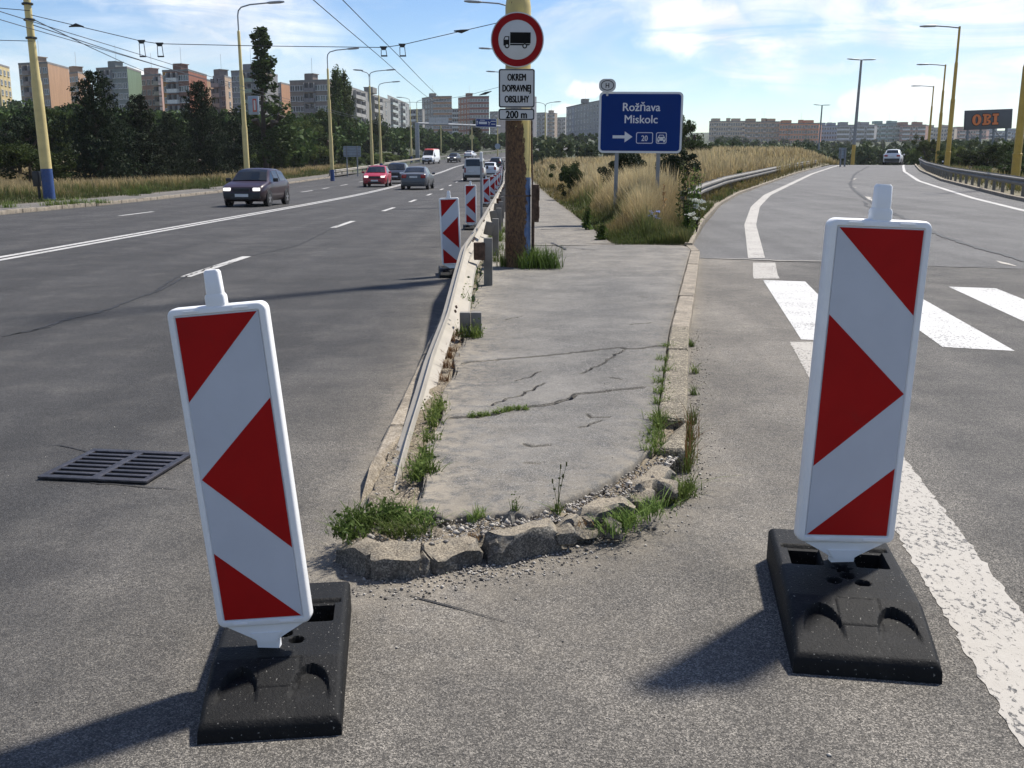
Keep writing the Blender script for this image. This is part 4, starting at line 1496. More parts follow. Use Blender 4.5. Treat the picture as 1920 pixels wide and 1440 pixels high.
pL = P(503, 1222, 0.100)
delineator('red and white warning board leaning left on its black rubber foot, nearest the drain grate', (-0.665, 2.725, 0), 7, (0.90, 0.95, 0.92), pL, -5.4, -3, 0, 0.885)
pR = P(1581, 1058, 0.125) - Vector((0, 0, 0.018))
delineator('red and white warning board whose stripes point right, beside the crossing', (1.085, 3.10, 0), -9, 1.02, pR, 2.3, 3, 0, (1.10, 1.075, 1.05), True)
row = [13.75, 24.3, 39, 49, 59, 69, 79, 89, 99, 110, 121]
rx = [-0.81, -0.97, -0.95, -0.93, -0.92, -0.9, -0.95, -1.0, -1.1, -1.15, -1.2]
for i, (y, x) in enumerate(zip(row, rx)):
    lab = ('nearest' if i == 0 else ('', 'second', 'third', 'fourth', 'fifth', 'sixth', 'seventh', 'eighth', 'ninth', 'tenth', 'eleventh')[i] + ' nearest') + ' red and white warning board of the row along the crash barrier'
    z = float(HL(y))
    delineator(lab, (x, y + 0.05, z), rng.uniform(-6, 6), 0.90, (x, y, z + 0.07), rng.uniform(-3.0, 0.5), rng.uniform(-8, 2), 0, 0.875, False, 'warning boards along the crash barrier')

# ---------------------------------------------------------------- drain grate
g = thing('drain_grate', 'dark iron drain grate of two slotted halves set in the asphalt', 'drain', (-1.92, 4.755, 0.004), (0, 0, R(-8)))
mb = MB()
mb.box((0, 0, 0.002), (0.52, 0.47, 0.003))
mb.build('pit', MAT['pit_black'], g)  # flat black plate painting the dark of the shaft below the bars
mb = MB()
for c, d in (((0, -0.225, 0.008), (0.545, 0.04, 0.012)), ((0, 0.225, 0.008), (0.545, 0.04, 0.012)), ((-0.255, 0, 0.008), (0.035, 0.41, 0.012)), ((0.255, 0, 0.008), (0.035, 0.41, 0.012)), ((0, 0, 0.008), (0.045, 0.41, 0.0115))):
    mb.box(c, d, 0, None, None, 0.003)
mb.build('frame', MAT['cast_iron'], g)
mb = MB()
mb.box((0, 0, 0), (0.217, 0.026, 0.011), 0, None, None, 0.003)
bar = mb.mesh('bar', MAT['cast_iron'])
for sx in (-1, 1):
    for k in range(6):
        link('bar', bar, g, (0.1295 * sx, -0.155 + 0.062 * k, 0.008))

# ---------------------------------------------------------------- sign pole and its signs
bp = P(971, 500, 0.10)
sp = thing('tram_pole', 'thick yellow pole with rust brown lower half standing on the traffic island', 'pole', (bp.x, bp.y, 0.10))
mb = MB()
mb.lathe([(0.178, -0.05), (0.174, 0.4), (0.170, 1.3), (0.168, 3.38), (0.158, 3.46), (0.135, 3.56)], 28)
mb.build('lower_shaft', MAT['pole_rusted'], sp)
mb = MB()
mb.lathe([(0.134, 3.55), (0.132, 6.5), (0.11, 6.6), (0.10, 9.0)], 20)
mb.build('upper_shaft', MAT['post_yellow'], sp)
mb = MB()
mb.box((0.235, 0.02, 0.86), (0.10, 0.16, 0.50), 0, None, None, 0.01)
mb.box((0.282, -0.02, 0.99), (0.02, 0.14, 0.18), 0, None, None, 0.006)
mb.box((0.282, -0.02, 0.74), (0.02, 0.13, 0.16), 0, None, None, 0.006)
mb.build('junction_box', MAT['rust_metal'], sp)
mb = MB()
mb.tube([(0.205, 0, -0.05), (0.205, 0, 0.62)], 0.022, 8)
mb.tube([(0.195, -0.05, 1.1), (0.185, -0.04, 1.6), (0.18, -0.03, 2.2)], 0.010, 6)
mb.build('conduit', MAT['rust_metal'], sp)
mb = MB()
for z in (0.95, 2.06, 2.40, 2.9):
    mb.lathe([(0.176, z), (0.179, z + 0.002), (0.179, z + 0.022), (0.176, z + 0.024)], 24)
mb.build('strap', MAT['rust_metal'], sp)
ys_ = bp.y - 0.205
c = A(970, 75, ys_)
s1 = thing('prohibition_sign', 'round white sign with red rim and black lorry, on the rusty pole', 'road sign', tuple(c), (0, R(0.6), 0))
mb = MB()
rad = 0.345
mb.lathe([(rad - 0.008, 0.0), (rad, 0.006), (rad, 0.016), (rad - 0.008, 0.020)], 48, 0, Matrix.Rotation(R(90), 4, 'X'))
mb.build('disc', MAT['sign_pale'], s1)
ca = lambda r: [(r * math.cos(2 * math.pi * k / 48), r * math.sin(2 * math.pi * k / 48)) for k in range(48)]
mb = MB()
ring_prism(mb, ca(rad - 0.014), ca(rad * 0.715), -0.0225, -0.0195)
mb.build('red_ring', MAT['sign_red'], s1)
mb = MB()
yy0, yy1 = -0.0225, -0.0195
k_ = rad / 48.0
q = lambda x, y: ((x - 970) * k_, (75 - y) * k_)
mb.prism([q(957, 62), q(994, 62), q(994, 81), q(957, 81)], yy0, yy1)
mb.prism([q(957, 82), q(993.5, 82), q(991, 84.5), q(957, 84.5)], yy0, yy1)
mb.prism([q(945, 85), q(945, 74), q(947.5, 69), q(955.5, 69), q(955.5, 85)], yy0 + 0.0004, yy1)
mb.build('lorry_symbol', MAT['sign_black'], s1, smooth_on=False)
mb = MB()
mb.prism([q(946.6, 75), q(948.5, 70.6), q(953.6, 70.6), q(953.6, 75)], yy0 - 0.001, yy0 + 0.0003)
mb.build('lorry_window', MAT['sign_pale'], s1, smooth_on=False)
for wx in (951.5, 983.5):
    mb = MB()
    o_ = q(wx, 85.5)
    ring_prism(mb, [(o_[0] + a, o_[1] + b) for a, b in ca(4.4 * k_)], [(o_[0] + a, o_[1] + b) for a, b in ca(2.4 * k_)], yy0 - 0.0015, yy1)
    mb.build('lorry_wheel', MAT['sign_black'], s1, smooth_on=False)
    mb = MB()
    mb.prism([(o_[0] + a, o_[1] + b) for a, b in ca(2.3 * k_)], yy0 - 0.001, yy1)
    mb.build('lorry_hub', MAT['sign_pale'], s1, smooth_on=False)


def plate(name, label, px0, py0, px1, py1, Yd, lines, r=0.03, back='sign_pale', rim='sign_black', cat='road sign', rot=(0, 0, 0)):
    a, b = A(px0, py1, Yd), A(px1, py0, Yd)
    w, h = b.x - a.x, b.z - a.z
    o = thing(name, label, cat, ((a.x + b.x) / 2, Yd, (a.z + b.z) / 2), rot)
    mb = MB()
    mb.prism(rrect(w, h, r), 0, 0.012)
    mb.build('plate', MAT[back], o)
    mb = MB()
    ring_prism(mb, rrect(w - 0.012, h - 0.012, r * 0.85), rrect(w - 0.036, h - 0.036, r * 0.6), -0.002, 0.001)
    mb.build('border', MAT[rim], o)
    for s, size, z, sx, bold in lines:
        lettering(s, size, 'sign_black', o, 0, z, -0.002, sx, bold)
    return o


plate('supplementary_sign', 'white plate lettered OKREM DOPRAVNEJ OBSLUHY under the lorry sign', 935, 129, 1003, 202, ys_,
      [('OKREM', 0.122, 0.098, 0.60, 0.0038), ('DOPRAVNEJ', 0.122, -0.040, 0.565, 0.0038), ('OBSLUHY', 0.122, -0.178, 0.60, 0.0038)])
plate('supplementary_sign', 'narrow white plate lettered 200 m, lowest on the rusty pole', 934.5, 203.5, 1002.5, 225.5, ys_, [('200 m', 0.135, -0.048, 0.82, 0.004)])

# ---------------------------------------------------------------- blue direction sign
Yb = 25.0
a, b = A(1122, 287, Yb), A(1281, 172, Yb)
bw, bh = b.x - a.x, b.z - a.z
bx, bz = (a.x + b.x) / 2, (a.z + b.z) / 2
bs_ = thing('direction_sign', 'big blue sign lettered Rožňava Miskolc standing in the dry grass', 'road sign', (bx, Yb, bz), (0, R(0.4), R(-3)))
mb = MB()
mb.prism(rrect(bw, bh, 0.11), 0, 0.03)
mb.build('panel', MAT['sign_white'], bs_)
mb = MB()
mb.prism(rrect(bw - 0.10, bh - 0.10, 0.07), -0.003, 0.001)
mb.build('blue_field', MAT['sign_blue'], bs_)
kx = bw / 159.0
Q = lambda x, y: ((x - 1201.5) * kx, (229.5 - y) * kx)
x_, z_ = Q(1202, 208)
lettering('Rožňava', 0.268, 'sign_white', bs_, x_, z_, -0.004, 0.98, 0.004)
x_, z_ = Q(1202, 230.5)
lettering('Miskolc', 0.268, 'sign_white', bs_, x_, z_, -0.004, 0.98, 0.004)
mb = MB()
mb.prism([Q(1149, 253.4), Q(1172, 253.4), Q(1172, 246), Q(1187, 256), Q(1172, 266.5), Q(1172, 259), Q(1149, 259)], -0.006, -0.002)
mb.build('arrow', MAT['sign_white'], bs_, smooth_on=False)


def outline(x0, y0, x1, y1, name):
    a, b = Q(x0, y1), Q(x1, y0)
    w, h, cx, cz = b[0] - a[0], b[1] - a[1], (a[0] + b[0]) / 2, (a[1] + b[1]) / 2
    mb = MB()
    f = lambda d, r: [(cx + x, cz + z) for x, z in rrect(w - d, h - d, r)]
    ring_prism(mb, f(0, 0.04), f(0.032, 0.028), -0.006, -0.002)
    mb.build(name, MAT['sign_white'], bs_)


outline(1194, 247.5, 1226, 268.5, 'number_frame')
outline(1232, 247.5, 1252, 268.5, 'symbol_frame')
x_, z_ = Q(1210, 263.6)
lettering('20', 0.185, 'sign_white', bs_, x_, z_, -0.004, 0.85, 0.003)
mb = MB()
mb.prism([Q(1234, 259), Q(1236, 256), Q(1238, 252), Q(1246, 252), Q(1248, 256), Q(1250, 259), Q(1250, 263), Q(1234, 263)], -0.006, -0.002)
mb.prism([Q(1235, 262.8), Q(1238, 262.8), Q(1238, 266), Q(1235, 266)], -0.0055, -0.002)
mb.prism([Q(1246, 262.8), Q(1249, 262.8), Q(1249, 266), Q(1246, 266)], -0.0055, -0.002)
mb.build('car_symbol', MAT['sign_white'], bs_, smooth_on=False)
mb = MB()
mb.prism([Q(1237.5, 256), Q(1239, 253.2), Q(1245, 253.2), Q(1246.5, 256)], -0.0075, -0.005)
for x0 in (1235.2, 1245.6):
    mb.prism([Q(x0, 258.6), Q(x0 + 3.2, 258.6), Q(x0 + 3.2, 260.8), Q(x0, 260.8)], -0.0075, -0.005)
mb.build('car_symbol_gaps', MAT['sign_blue'], bs_, smooth_on=False)
for px in (1158, 1238):
    x0 = (px - 1201.5) * kx
    mb = MB()
    zb = float(verge_z(bx + x0, Yb)) - bz - 0.3
    mb.box((x0, 0.065, (zb + bh / 2 - 0.1) / 2), (0.09, 0.06, bh / 2 - 0.1 - zb), 0, None, None, 0.008)
    mb.build('post', MAT['steel_grey'], bs_)
hc = A(1139, 160, Yb)
hs = thing('country_sign', 'small oval plate with letter H on top of the blue sign', 'road sign', tuple(hc), (0, 0, R(-3)))
el_ = lambda a, b, n=32: [(a * math.cos(2 * math.pi * k / n), b * math.sin(2 * math.pi * k / n)) for k in range(n)]
mb = MB()
mb.prism(rrect(0.40, 0.30, 0.13, 7), 0, 0.02)
mb.box((0, 0.03, -0.16), (0.05, 0.03, 0.16))
mb.build('plate', MAT['sign_pale'], hs)
mb = MB()
ring_prism(mb, el_(0.155, 0.118), el_(0.138, 0.101), -0.003, 0.001)
mb.build('oval_ring', MAT['sign_black'], hs)
lettering('H', 0.155, 'sign_black', hs, 0, -0.055, -0.002, 0.9, 0.003)

# thin marker post beside the rail
mp = thing('marker_post', 'thin grey marker post standing at the crash barrier before the white minibus', 'post', (-0.58, 19.6, 0.0))
mb = MB()
mb.lathe([(0.024, 0), (0.024, 1.62)], 8)
mb.build('shaft', MAT['steel_grey'], mp)
mb = MB()
mb.lathe([(0.03, 1.55), (0.03, 1.72), (0.01, 1.73)], 8)
mb.build('cap', MAT['sign_white'], mp)


# ---------------------------------------------------------------- lamp posts
def head(mb, p, d, ln=0.95):
    d = Vector(d).normalized()
    M = Matrix.Translation(p) @ d.to_track_quat('Y', 'Z').to_matrix().to_4x4()
    mb.loft([[Vector((x, y, z)) for x, z in rrect(w, h, min(w, h) * 0.4, 3)] for y, w, h in ((-0.15, 0.10, 0.09), (0.05, 0.24, 0.14), (ln * 0.7, 0.30, 0.15), (ln, 0.16, 0.08))], 0, True, True, M)


LAMP_N = [0]


def lamp_post(label, x, y, z, arms=((1, 2.1),), blue=True, hgt=11.3, k=1.0, group='yellow lamp posts along the main road'):
    o = thing('lamp_post', label, 'lamp post', (x, y, z), (0, R(-0.4), 0), group)
    mb = MB()
    t = hgt - 1.7
    mb.lathe([(0.185 * k, 0.9 if blue else 0.0), (0.178 * k, 3.75), (0.145 * k, 3.95), (0.14 * k, 6.9), (0.105 * k, 7.1), (0.095 * k, t), (0.05 * k, t + 0.08)], 14)
    mb.build('shaft', MAT['post_yellow'], o)
    if blue:
        mb = MB()
        mb.lathe([(0.19 * k, -0.2), (0.188 * k, 0.9)], 14)
        mb.build('foot_band', MAT['blue_paint'], o)
        mb = MB()
        mb.box((0.0, -0.19 * k, 0.62), (0.11, 0.02, 0.3), 0, None, None, 0.004)
        mb.build('service_hatch', MAT['blue_paint'], o)
    for sgn, ln in arms:
        mb = MB()
        mb.tube([(0, 0, t), (0, 0, t + 0.95), (0.06 * sgn, 0, t + 1.25), (0.25 * sgn, 0, t + 1.45), (0.8 * sgn, 0, t + 1.6), (ln * sgn, 0, t + 1.7)], 0.045, 8)
        mb.build('arm', MAT['lamp_grey'], o)
        mb = MB()
        head(mb, Vector((ln * sgn, 0, t + 1.7)), (sgn, 0, 0.06))
        mb.build('lamp_head', MAT['lamp_grey'], o)
    return o


for i, (px, y, arms, lab) in enumerate(((474, 66.5, ((1, 2.0),), 'nearest tall yellow lamp post, behind the maroon car'),
                                        (630, 93.5, ((1, 1.9),), 'yellow lamp post with blue foot at the kerb, left of the red car'),
                                        (704, 117, ((1, 2.0), (-1, 0.8)), 'yellow lamp post with two arms above the red car'),
                                        (720, 138, ((1, 1.9),), 'slender yellow lamp post just right of the two armed one'),
                                        (776, 190, ((-1, 1.5),), 'far yellow lamp post with its arm turned left, beside the sign gantry'),
                                        (788, 205, ((1, 1.9),), 'far yellow lamp post behind the sign gantry leg, arm turned right'))):
    x = (px - 960) / 1900 * y
    lamp_post(lab, x, y, max(float(HL(y)) + 0.1, 0.1), arms)
for y, lab in ((66, 'lamp post hidden behind the sign pole, its arm reaching out at the top edge'), (93, 'second lamp post hidden behind the sign pole, head left of the lorry sign'), (119, 'third lamp post hidden behind the sign pole')):
    lamp_post(lab, 0.08 + (0.03 if y > 66 else 0), y, float(HL(y)) + 0.1, ((-1, 2.0),))
lamp_post('yellow lamp post with two arms right of the white plates', (1021 - 960) / 1900 * 172, 172, 2.4, ((1, 1.6), (-1, 1.7)), hgt=9.6)
for i, (px, py0, py1, y) in enumerate(((827, 230, 284, 236), (885, 238, 290, 232), (933, 222, 292, 226))):
    p0, p1 = A(px, py1, y), A(px, py0, y)
    o = thing('far_pole', ('thin yellow pole left on the far bend, behind the white van', 'thin yellow pole with a round yellow sign on the far bend', 'thin yellow pole under the right end of the blue overhead sign')[i], 'pole', (p0.x, y, p0.z - 1.2))
    mb = MB()
    mb.lathe([(0.17, 0), (0.15, 3), (0.11, p1.z - p0.z + 1.2)], 10)
    mb.build('shaft', MAT['post_yellow'], o)
    if i == 1:
        mb = MB()
        mb.lathe([(0.55, 0), (0.55, 0.05)], 20, 0, Matrix.Translation((0, -0.2, 5.0)) @ Matrix.Rotation(R(90), 4, 'X'))
        mb.build('round_plate', MAT['post_yellow'], o)
    if i == 2:
        mb = MB()
        mb.lathe([(0.6, 0), (0.6, 0.05)], 20, 0, Matrix.Translation((0, -0.2, 3.2)) @ Matrix.Rotation(R(90), 4, 'X'))
        mb.build('round_plate', MAT['sign_back'], o)

# leaning overhead-line pole at the left
pb = P(94, 381)
tp = thing('tram_pole', 'thick cream pole with blue foot leaning at the left, carrying overhead wires', 'pole', (pb.x, pb.y, 0.05), (0, R(-1.2), 0))
mb = MB()
mb.lathe([(0.222, 1.35), (0.212, 3.0), (0.202, 4.75), (0.175, 4.95), (0.155, 5.8), (0.145, 6.6), (0.13, 9.5)], 18)
mb.build('shaft', MAT['post_yellow'], tp)
mb = MB()
mb.lathe([(0.235, -0.2), (0.228, 1.35)], 18)
mb.build('foot_band', MAT['blue_paint'], tp)
mb = MB()
mb.box((-0.42, -0.05, 0.95), (0.25, 0.25, 0.62), 0, None, None, 0.02)
mb.tube([(-0.40, 0, -0.1), (-0.40, 0, 0.7)], 0.06, 8)
mb.build('switch_box', MAT['trim_black'], tp)
mb = MB()
for z in (7.15, 7.75, 6.45):
    mb.lathe([(0.20, z), (0.22, z + 0.01), (0.22, z + 0.07), (0.20, z + 0.08)], 12)
mb.build('clamp', MAT['wire'], tp)
p2 = thing('tram_pole', 'slim overhead line pole hidden behind the rusty sign pole', 'pole', (0.02, 40.0, 0.08))
mb = MB()
mb.lathe([(0.16, 0), (0.14, 7.6)], 12)
mb.build('shaft', MAT['post_yellow'], p2)


# overhead wires: one thing per wire
def wire(name, label, pts, r=0.014, group=None):
    mb = MB()
    mb.tube(pts, r, 5)
    o = mb.build(name, MAT['wire'])
    tag(o, label, 'wire', group)
    return o


def sag(a, b, n, s):
    a, b = Vector(a), Vector(b)
    return [a.lerp(b, i / n) - Vector((0, 0, s * 4 * (i / n) * (1 - i / n))) for i in range(n + 1)]


TOPL = A(58, 28, 40.5)
H1, H2, H3, H4 = A(265, 77, 40.2), A(299, 82, 40.2), A(719, 89, 40), A(754, 84, 40)
END = A(932, 43, 40)
w = wire('span_wire', 'span wire slung across the road from the leaning pole to the sign pole', [TOPL, H1, H2, A(480, 86, 40.1), H3, H4, END])
for i, (t_, hx) in enumerate(((H1, -14.63), (H2, -13.9), (H3, -5.05), (H4, -4.32))):
    o = thing('wire_hanger', ('leftmost black wire hanger under the span wire', 'second black wire hanger from the left under the span wire', 'third black wire hanger from the left, high over the grey car', 'rightmost black wire hanger under the span wire')[i], 'wire hanger', tuple(t_), (0, 0, 0), 'wire hangers')
    mb = MB()
    mb.loft([[Vector((x, y, z)) for x, z in ((-0.14, 0.04), (0.14, 0.04), (0.07, -0.09), (-0.07, -0.09))] for y in (-0.05, 0.05)])
    mb.build('insulator', MAT['trim_black'], o, smooth_on=False)
    mb = MB()
    bot = 5.57 - t_.z
    mb.tube([(-0.09, 0, -0.08), (-0.09, 0, bot)], 0.014, 5)
    mb.tube([(0.09, 0, -0.08), (0.12, 0, bot)], 0.014, 5)
    mb.tube([(-0.10, 0, bot), (0.14, 0, bot)], 0.03, 5)
    mb.build('rod', MAT['trim_black'], o)
for px, py, y in ((143, 47, 40.4), (865, 59, 40)):
    p = A(px, py, y)
    mb = MB()
    mb.tube([p + Vector((-0.28, 0, -0.06 if px < 500 else 0.02)), p, p + Vector((0.28, 0, 0.06 if px > 500 else -0.06))], [0.02, 0.075, 0.02], 6)
    tag(mb.build('insulator', MAT['trim_black']), 'black insulator on the span wire ' + ('near the leaning pole' if px < 500 else 'near the sign pole'), 'insulator')
wire('trolley_wire', 'left trolley wire of the pair over the near lanes', [(-5.02, -10, 5.72)] + sag((-5.02, 8, 5.72), (-5.02, 40, 5.57), 4, 0.05) + sag((-5.02, 40, 5.57), (-5.2, 80, 5.82), 4, 0.1)[1:] + sag((-5.2, 80, 5.82), (-5.4, 125, 6.2), 4, 0.1)[1:] + [(-4.9, 180, 8.2), (3, 235, 10.5)], 0.012)
wire('trolley_wire', 'right trolley wire of the pair over the near lanes', [(-4.28, -10, 5.72)] + sag((-4.28, 8, 5.72), (-4.28, 40, 5.57), 4, 0.05) + sag((-4.28, 40, 5.57), (-4.5, 80, 5.82), 4, 0.1)[1:] + sag((-4.5, 80, 5.82), (-4.7, 125, 6.2), 4, 0.1)[1:] + [(-4.2, 180, 8.2), (3.7, 235, 10.5)], 0.012)
wire('trolley_wire', 'left trolley wire of the pair over the far lanes', [(-14.62, -10, 5.72)] + sag((-14.62, 8, 5.72), (-14.62, 40, 5.57), 4, 0.05) + sag((-14.62, 40, 5.57), (-14.8, 80, 5.82), 4, 0.1)[1:] + [(-14.9, 125, 6.3), (-14.6, 180, 8.2)], 0.012)
wire('trolley_wire', 'right trolley wire of the pair over the far lanes', [(-13.88, -10, 5.72)] + sag((-13.88, 8, 5.72), (-13.88, 40, 5.57), 4, 0.05) + sag((-13.88, 40, 5.57), (-14.1, 80, 5.82), 4, 0.1)[1:] + [(-14.2, 125, 6.3), (-13.9, 180, 8.2)], 0.012)
wire('stay_wire', 'upper stay wire running left from the leaning pole', [A(56, 20, 40.5), A(-200, -2, 41)])
wire('feeder_wire', 'feeder wire running down from the leaning pole across the flats, upper one', sag(A(66, 38, 40.5), A(345, 158, 118), 6, 0.3), 0.02)
wire('feeder_wire', 'feeder wire running down from the leaning pole across the flats, lower one', sag(A(62, 47, 40.5), A(480, 168, 118), 6, 0.3), 0.02)
wire('feeder_wire', 'level wire running out of view left from the leaning pole', [A(60, 77, 40.5), A(-60, 74, 42)])
wire('span_wire', 'distant span wire from the lamp posts to the rusty pole', [A(700, 191, 117), A(800, 192, 117), A(880, 178, 116), A(955, 158, 116)], 0.02)
mb = MB()
mb.tube([A(910, 175, 116) + Vector((-0.7, 0, -0.2)), A(910, 175, 116), A(910, 175, 116) + Vector((0.7, 0, 0.22))], [0.03, 0.16, 0.03], 6)
tag(mb.build('insulator', MAT['trim_black']), 'black insulator on the distant span wire left of the white plates', 'insulator')

# advert on the nearest lamp post
a, b = A(466, 215, 66.2), A(485, 180, 66.2)
o = thing('advert_board', 'small framed advert fixed to the nearest lamp post', 'advert', ((a.x + b.x) / 2, 66.2, (a.z + b.z) / 2), (0, 0, R(-10)))
mb = MB()
mb.box((0, 0, 0), (b.x - a.x, 0.12, b.z - a.z), 0, None, None, 0.03)
mb.build('frame', MAT['sign_back'], o)
mb = MB()
mb.box((0.1, -0.064, 0), (0.26, 0.01, 0.8))
mb.build('poster', MAT['roof_red'], o)
mb = MB()
mb.box((0.1, -0.072, 0.0), (0.12, 0.006, 0.6))
mb.build('poster_print', MAT['sign_pale'], o)

# grey backs of signs, gantry
def sign_back(label, px0, py0, px1, py1, Yd, ground, ribs=3, mat='sign_back', yaw=0):
    a, b = A(px0, py1, Yd), A(px1, py0, Yd)
    w, h = b.x - a.x, b.z - a.z
    o = thing('traffic_sign', label, 'road sign', ((a.x + b.x) / 2, Yd, (a.z + b.z) / 2), (0, 0, R(yaw)))
    mb = MB()
    mb.prism(rrect(w, h, 0.08), 0, 0.04)
    mb.build('panel', MAT[mat], o)
    for i in range(ribs):
        mb = MB()
        mb.box((0, -0.03, -h / 2 + (i + 0.5) * h / ribs), (w * 0.97, 0.05, 0.06))
        mb.build('rail', MAT['steel_grey'], o)
    for sx in (-0.3, 0.3):
        mb = MB()
        top = h / 2
        mb.box((w * sx, -0.10, (ground - o.location.z + top) / 2), (0.12, 0.1, top - ground + o.location.z))
        mb.build('post', MAT['steel_grey'], o)
    return o


sign_back('grey back of a traffic sign in the bushes left of the two armed lamp post', 644, 274, 676, 294, 112, 0.3, 4)
sign_back('grey blue back of a sign at the crest, below the tall double lamp mast', 1572, 277, 1588, 297, 101, 1.0, 2, 'sign_back', 10)
ga = A(783, 296, 192)
go = thing('sign_gantry', 'grey overhead sign gantry spanning the far bend of the main road', 'gantry', (ga.x, 192, ga.z - 0.6))
inv = -go.location
bl, br = A(783, 231, 192), A(938, 237, 200)
mb = MB()
mb.box((0, 0, (bl.z - ga.z) / 2 + 0.3), (0.75, 0.6, bl.z - ga.z + 0.8), 0, None, None, 0.05)
mb.build('leg', MAT['lamp_grey'], go)
mb = MB()
mb.tube([bl + inv, br + inv], 0.22, 6)
mb.build('beam', MAT['lamp_grey'], go)
a, b = A(804, 233, 191.5), A(841, 220, 191.5)
for i in range(6):
    t0 = a.x + (b.x - a.x) * i / 6
    mb = MB()
    mb.box((t0 + (b.x - a.x) / 12 + inv.x, -0.5, (a.z + b.z) / 2 + inv.z), ((b.x - a.x) / 6 - 0.05, 0.06, b.z - a.z))
    mb.build('sign_panel', MAT['sign_pale'], go)
a, b = A(892, 238.5, 196), A(931, 222.5, 196)
ov = thing('overhead_sign', 'blue overhead direction sign hanging over the far bend, left of the rusty pole', 'road sign', ((a.x + b.x) / 2, 196, (a.z + b.z) / 2), (0, R(1.0), 0))
w, h = b.x - a.x, b.z - a.z
mb = MB()
mb.prism(rrect(w, h, 0.1), 0, 0.08)
mb.build('panel', MAT['sign_white'], ov)
mb = MB()
mb.prism(rrect(w - 0.16, h - 0.16, 0.06), -0.02, 0.01)
mb.build('blue_field', MAT['sign_blue'], ov)
mb = MB()
mb.box((-0.6, -0.03, 0.0), (1.5, 0.02, 0.42))
mb.box((1.35, -0.03, 0.33), (0.9, 0.02, 0.13))
mb.box((1.35, -0.03, -0.2), (0.8, 0.02, 0.13))
mb.box((-0.7, -0.03, 0.48), (0.9, 0.02, 0.1))
mb.build('lettering', MAT['sign_white'], ov, smooth_on=False)
mb = MB()
mb.prism([(-1.72, -0.35), (-1.62, -0.35), (-1.62, 0.1), (-1.52, 0.1), (-1.67, 0.4), (-1.82, 0.1), (-1.72, 0.1)], -0.04, -0.01)
mb.prism([(0.5, -0.4), (0.6, -0.4), (0.6, -0.1), (0.85, 0.2), (0.75, 0.25), (0.55, 0.02), (0.4, 0.3), (0.32, 0.25), (0.5, -0.08)], -0.04, -0.01)
mb.build('arrow', MAT['sign_white'], ov, smooth_on=False)


# ---------------------------------------------------------------- slip road lamps, billboard
def ochre_lamp(label, x, y, z, hgt, arm, group='ochre lamp posts right of the slip road', lean=0.3):
    o = thing('lamp_post', label, 'lamp post', (x, y, z), (0, R(lean), 0), group)
    mb = MB()
    mb.lathe([(0.19, -0.8), (0.185, 1.7), (0.20, 1.72), (0.20, 1.8), (0.165, 1.82), (0.155, 5.4), (0.125, 5.5), (0.115, hgt - 2.5), (0.085, hgt - 2.4), (0.075, hgt)], 14)
    mb.build('shaft', MAT['post_ochre'], o)
    mb = MB()
    mb.tube([(0, 0, hgt - 0.1), (-arm * 0.5, 0, hgt - 0.02), (-arm, 0, hgt + 0.02)], 0.05, 8)
    mb.build('arm', MAT['lamp_grey'], o)
    mb = MB()
    head(mb, Vector((-arm, 0, hgt + 0.02)), (-1, 0, -0.03), 1.1)
    mb.build('lamp_head', MAT['lamp_grey'], o)
    return o


for i, (px, y, lab) in enumerate(((1884, 45, 'nearest ochre lamp post at the right edge, crossing the billboard'), (1757, 75, 'second ochre lamp post right of the slip road, arm over the crest'), (1738, 103, 'third ochre lamp post right of the slip road'), (1720, 131, 'smallest ochre lamp post right of the slip road'))):
    ochre_lamp(lab, (px - 960) / 1900 * y, y, float(HR(y)) - 0.3, (11.4, 10.4, 10.0, 10.2)[i], 1.7)
for px, y, top, lab in ((1583, 122, 112, 'tall dark lamp mast with two heads left of the white car'), (1519, 200, 197, 'smaller dark lamp mast with two heads above the salmon flats')):
    z1 = A(px, top, y).z
    z0 = float(HR(y)) - 2.0
    o = thing('lamp_mast', lab, 'lamp post', ((px - 960) / 1900 * y, y, z0), (0, R(1.1), 0))
    mb = MB()
    mb.lathe([(0.24, 0), (0.2, (z1 - z0) * 0.33), (0.12, z1 - z0)], 12)
    mb.build('shaft', [MAT['post_ochre']], o)
    mb = MB()
    mb.lathe([(0.205, (z1 - z0) * 0.32), (0.125, z1 - z0 + 0.01)], 12)
    mb.build('dark_shaft', MAT['steel_grey'], o)
    for sx in (-1, 1):
        mb = MB()
        head(mb, Vector((0.25 * sx, 0, z1 - z0)), (sx, 0, 0.05), 1.4)
        mb.build('lamp_head', MAT['lamp_grey'], o)

Yo = 165.0
a, b = A(1804, 242, Yo), A(1906, 205.5, Yo)
ob = thing('billboard', 'grey billboard with orange letters on steel legs behind the bushes', 'billboard', ((a.x + b.x) / 2, Yo, (a.z + b.z) / 2), (0, R(-2.6), R(14)))
w, h = (b.x - a.x) * 1.02, b.z - a.z
mb = MB()
mb.box((0, 0.25, 0), (w, 0.5, h), 0, None, None, 0.03)
mb.build('board', MAT['board_grey'], ob)


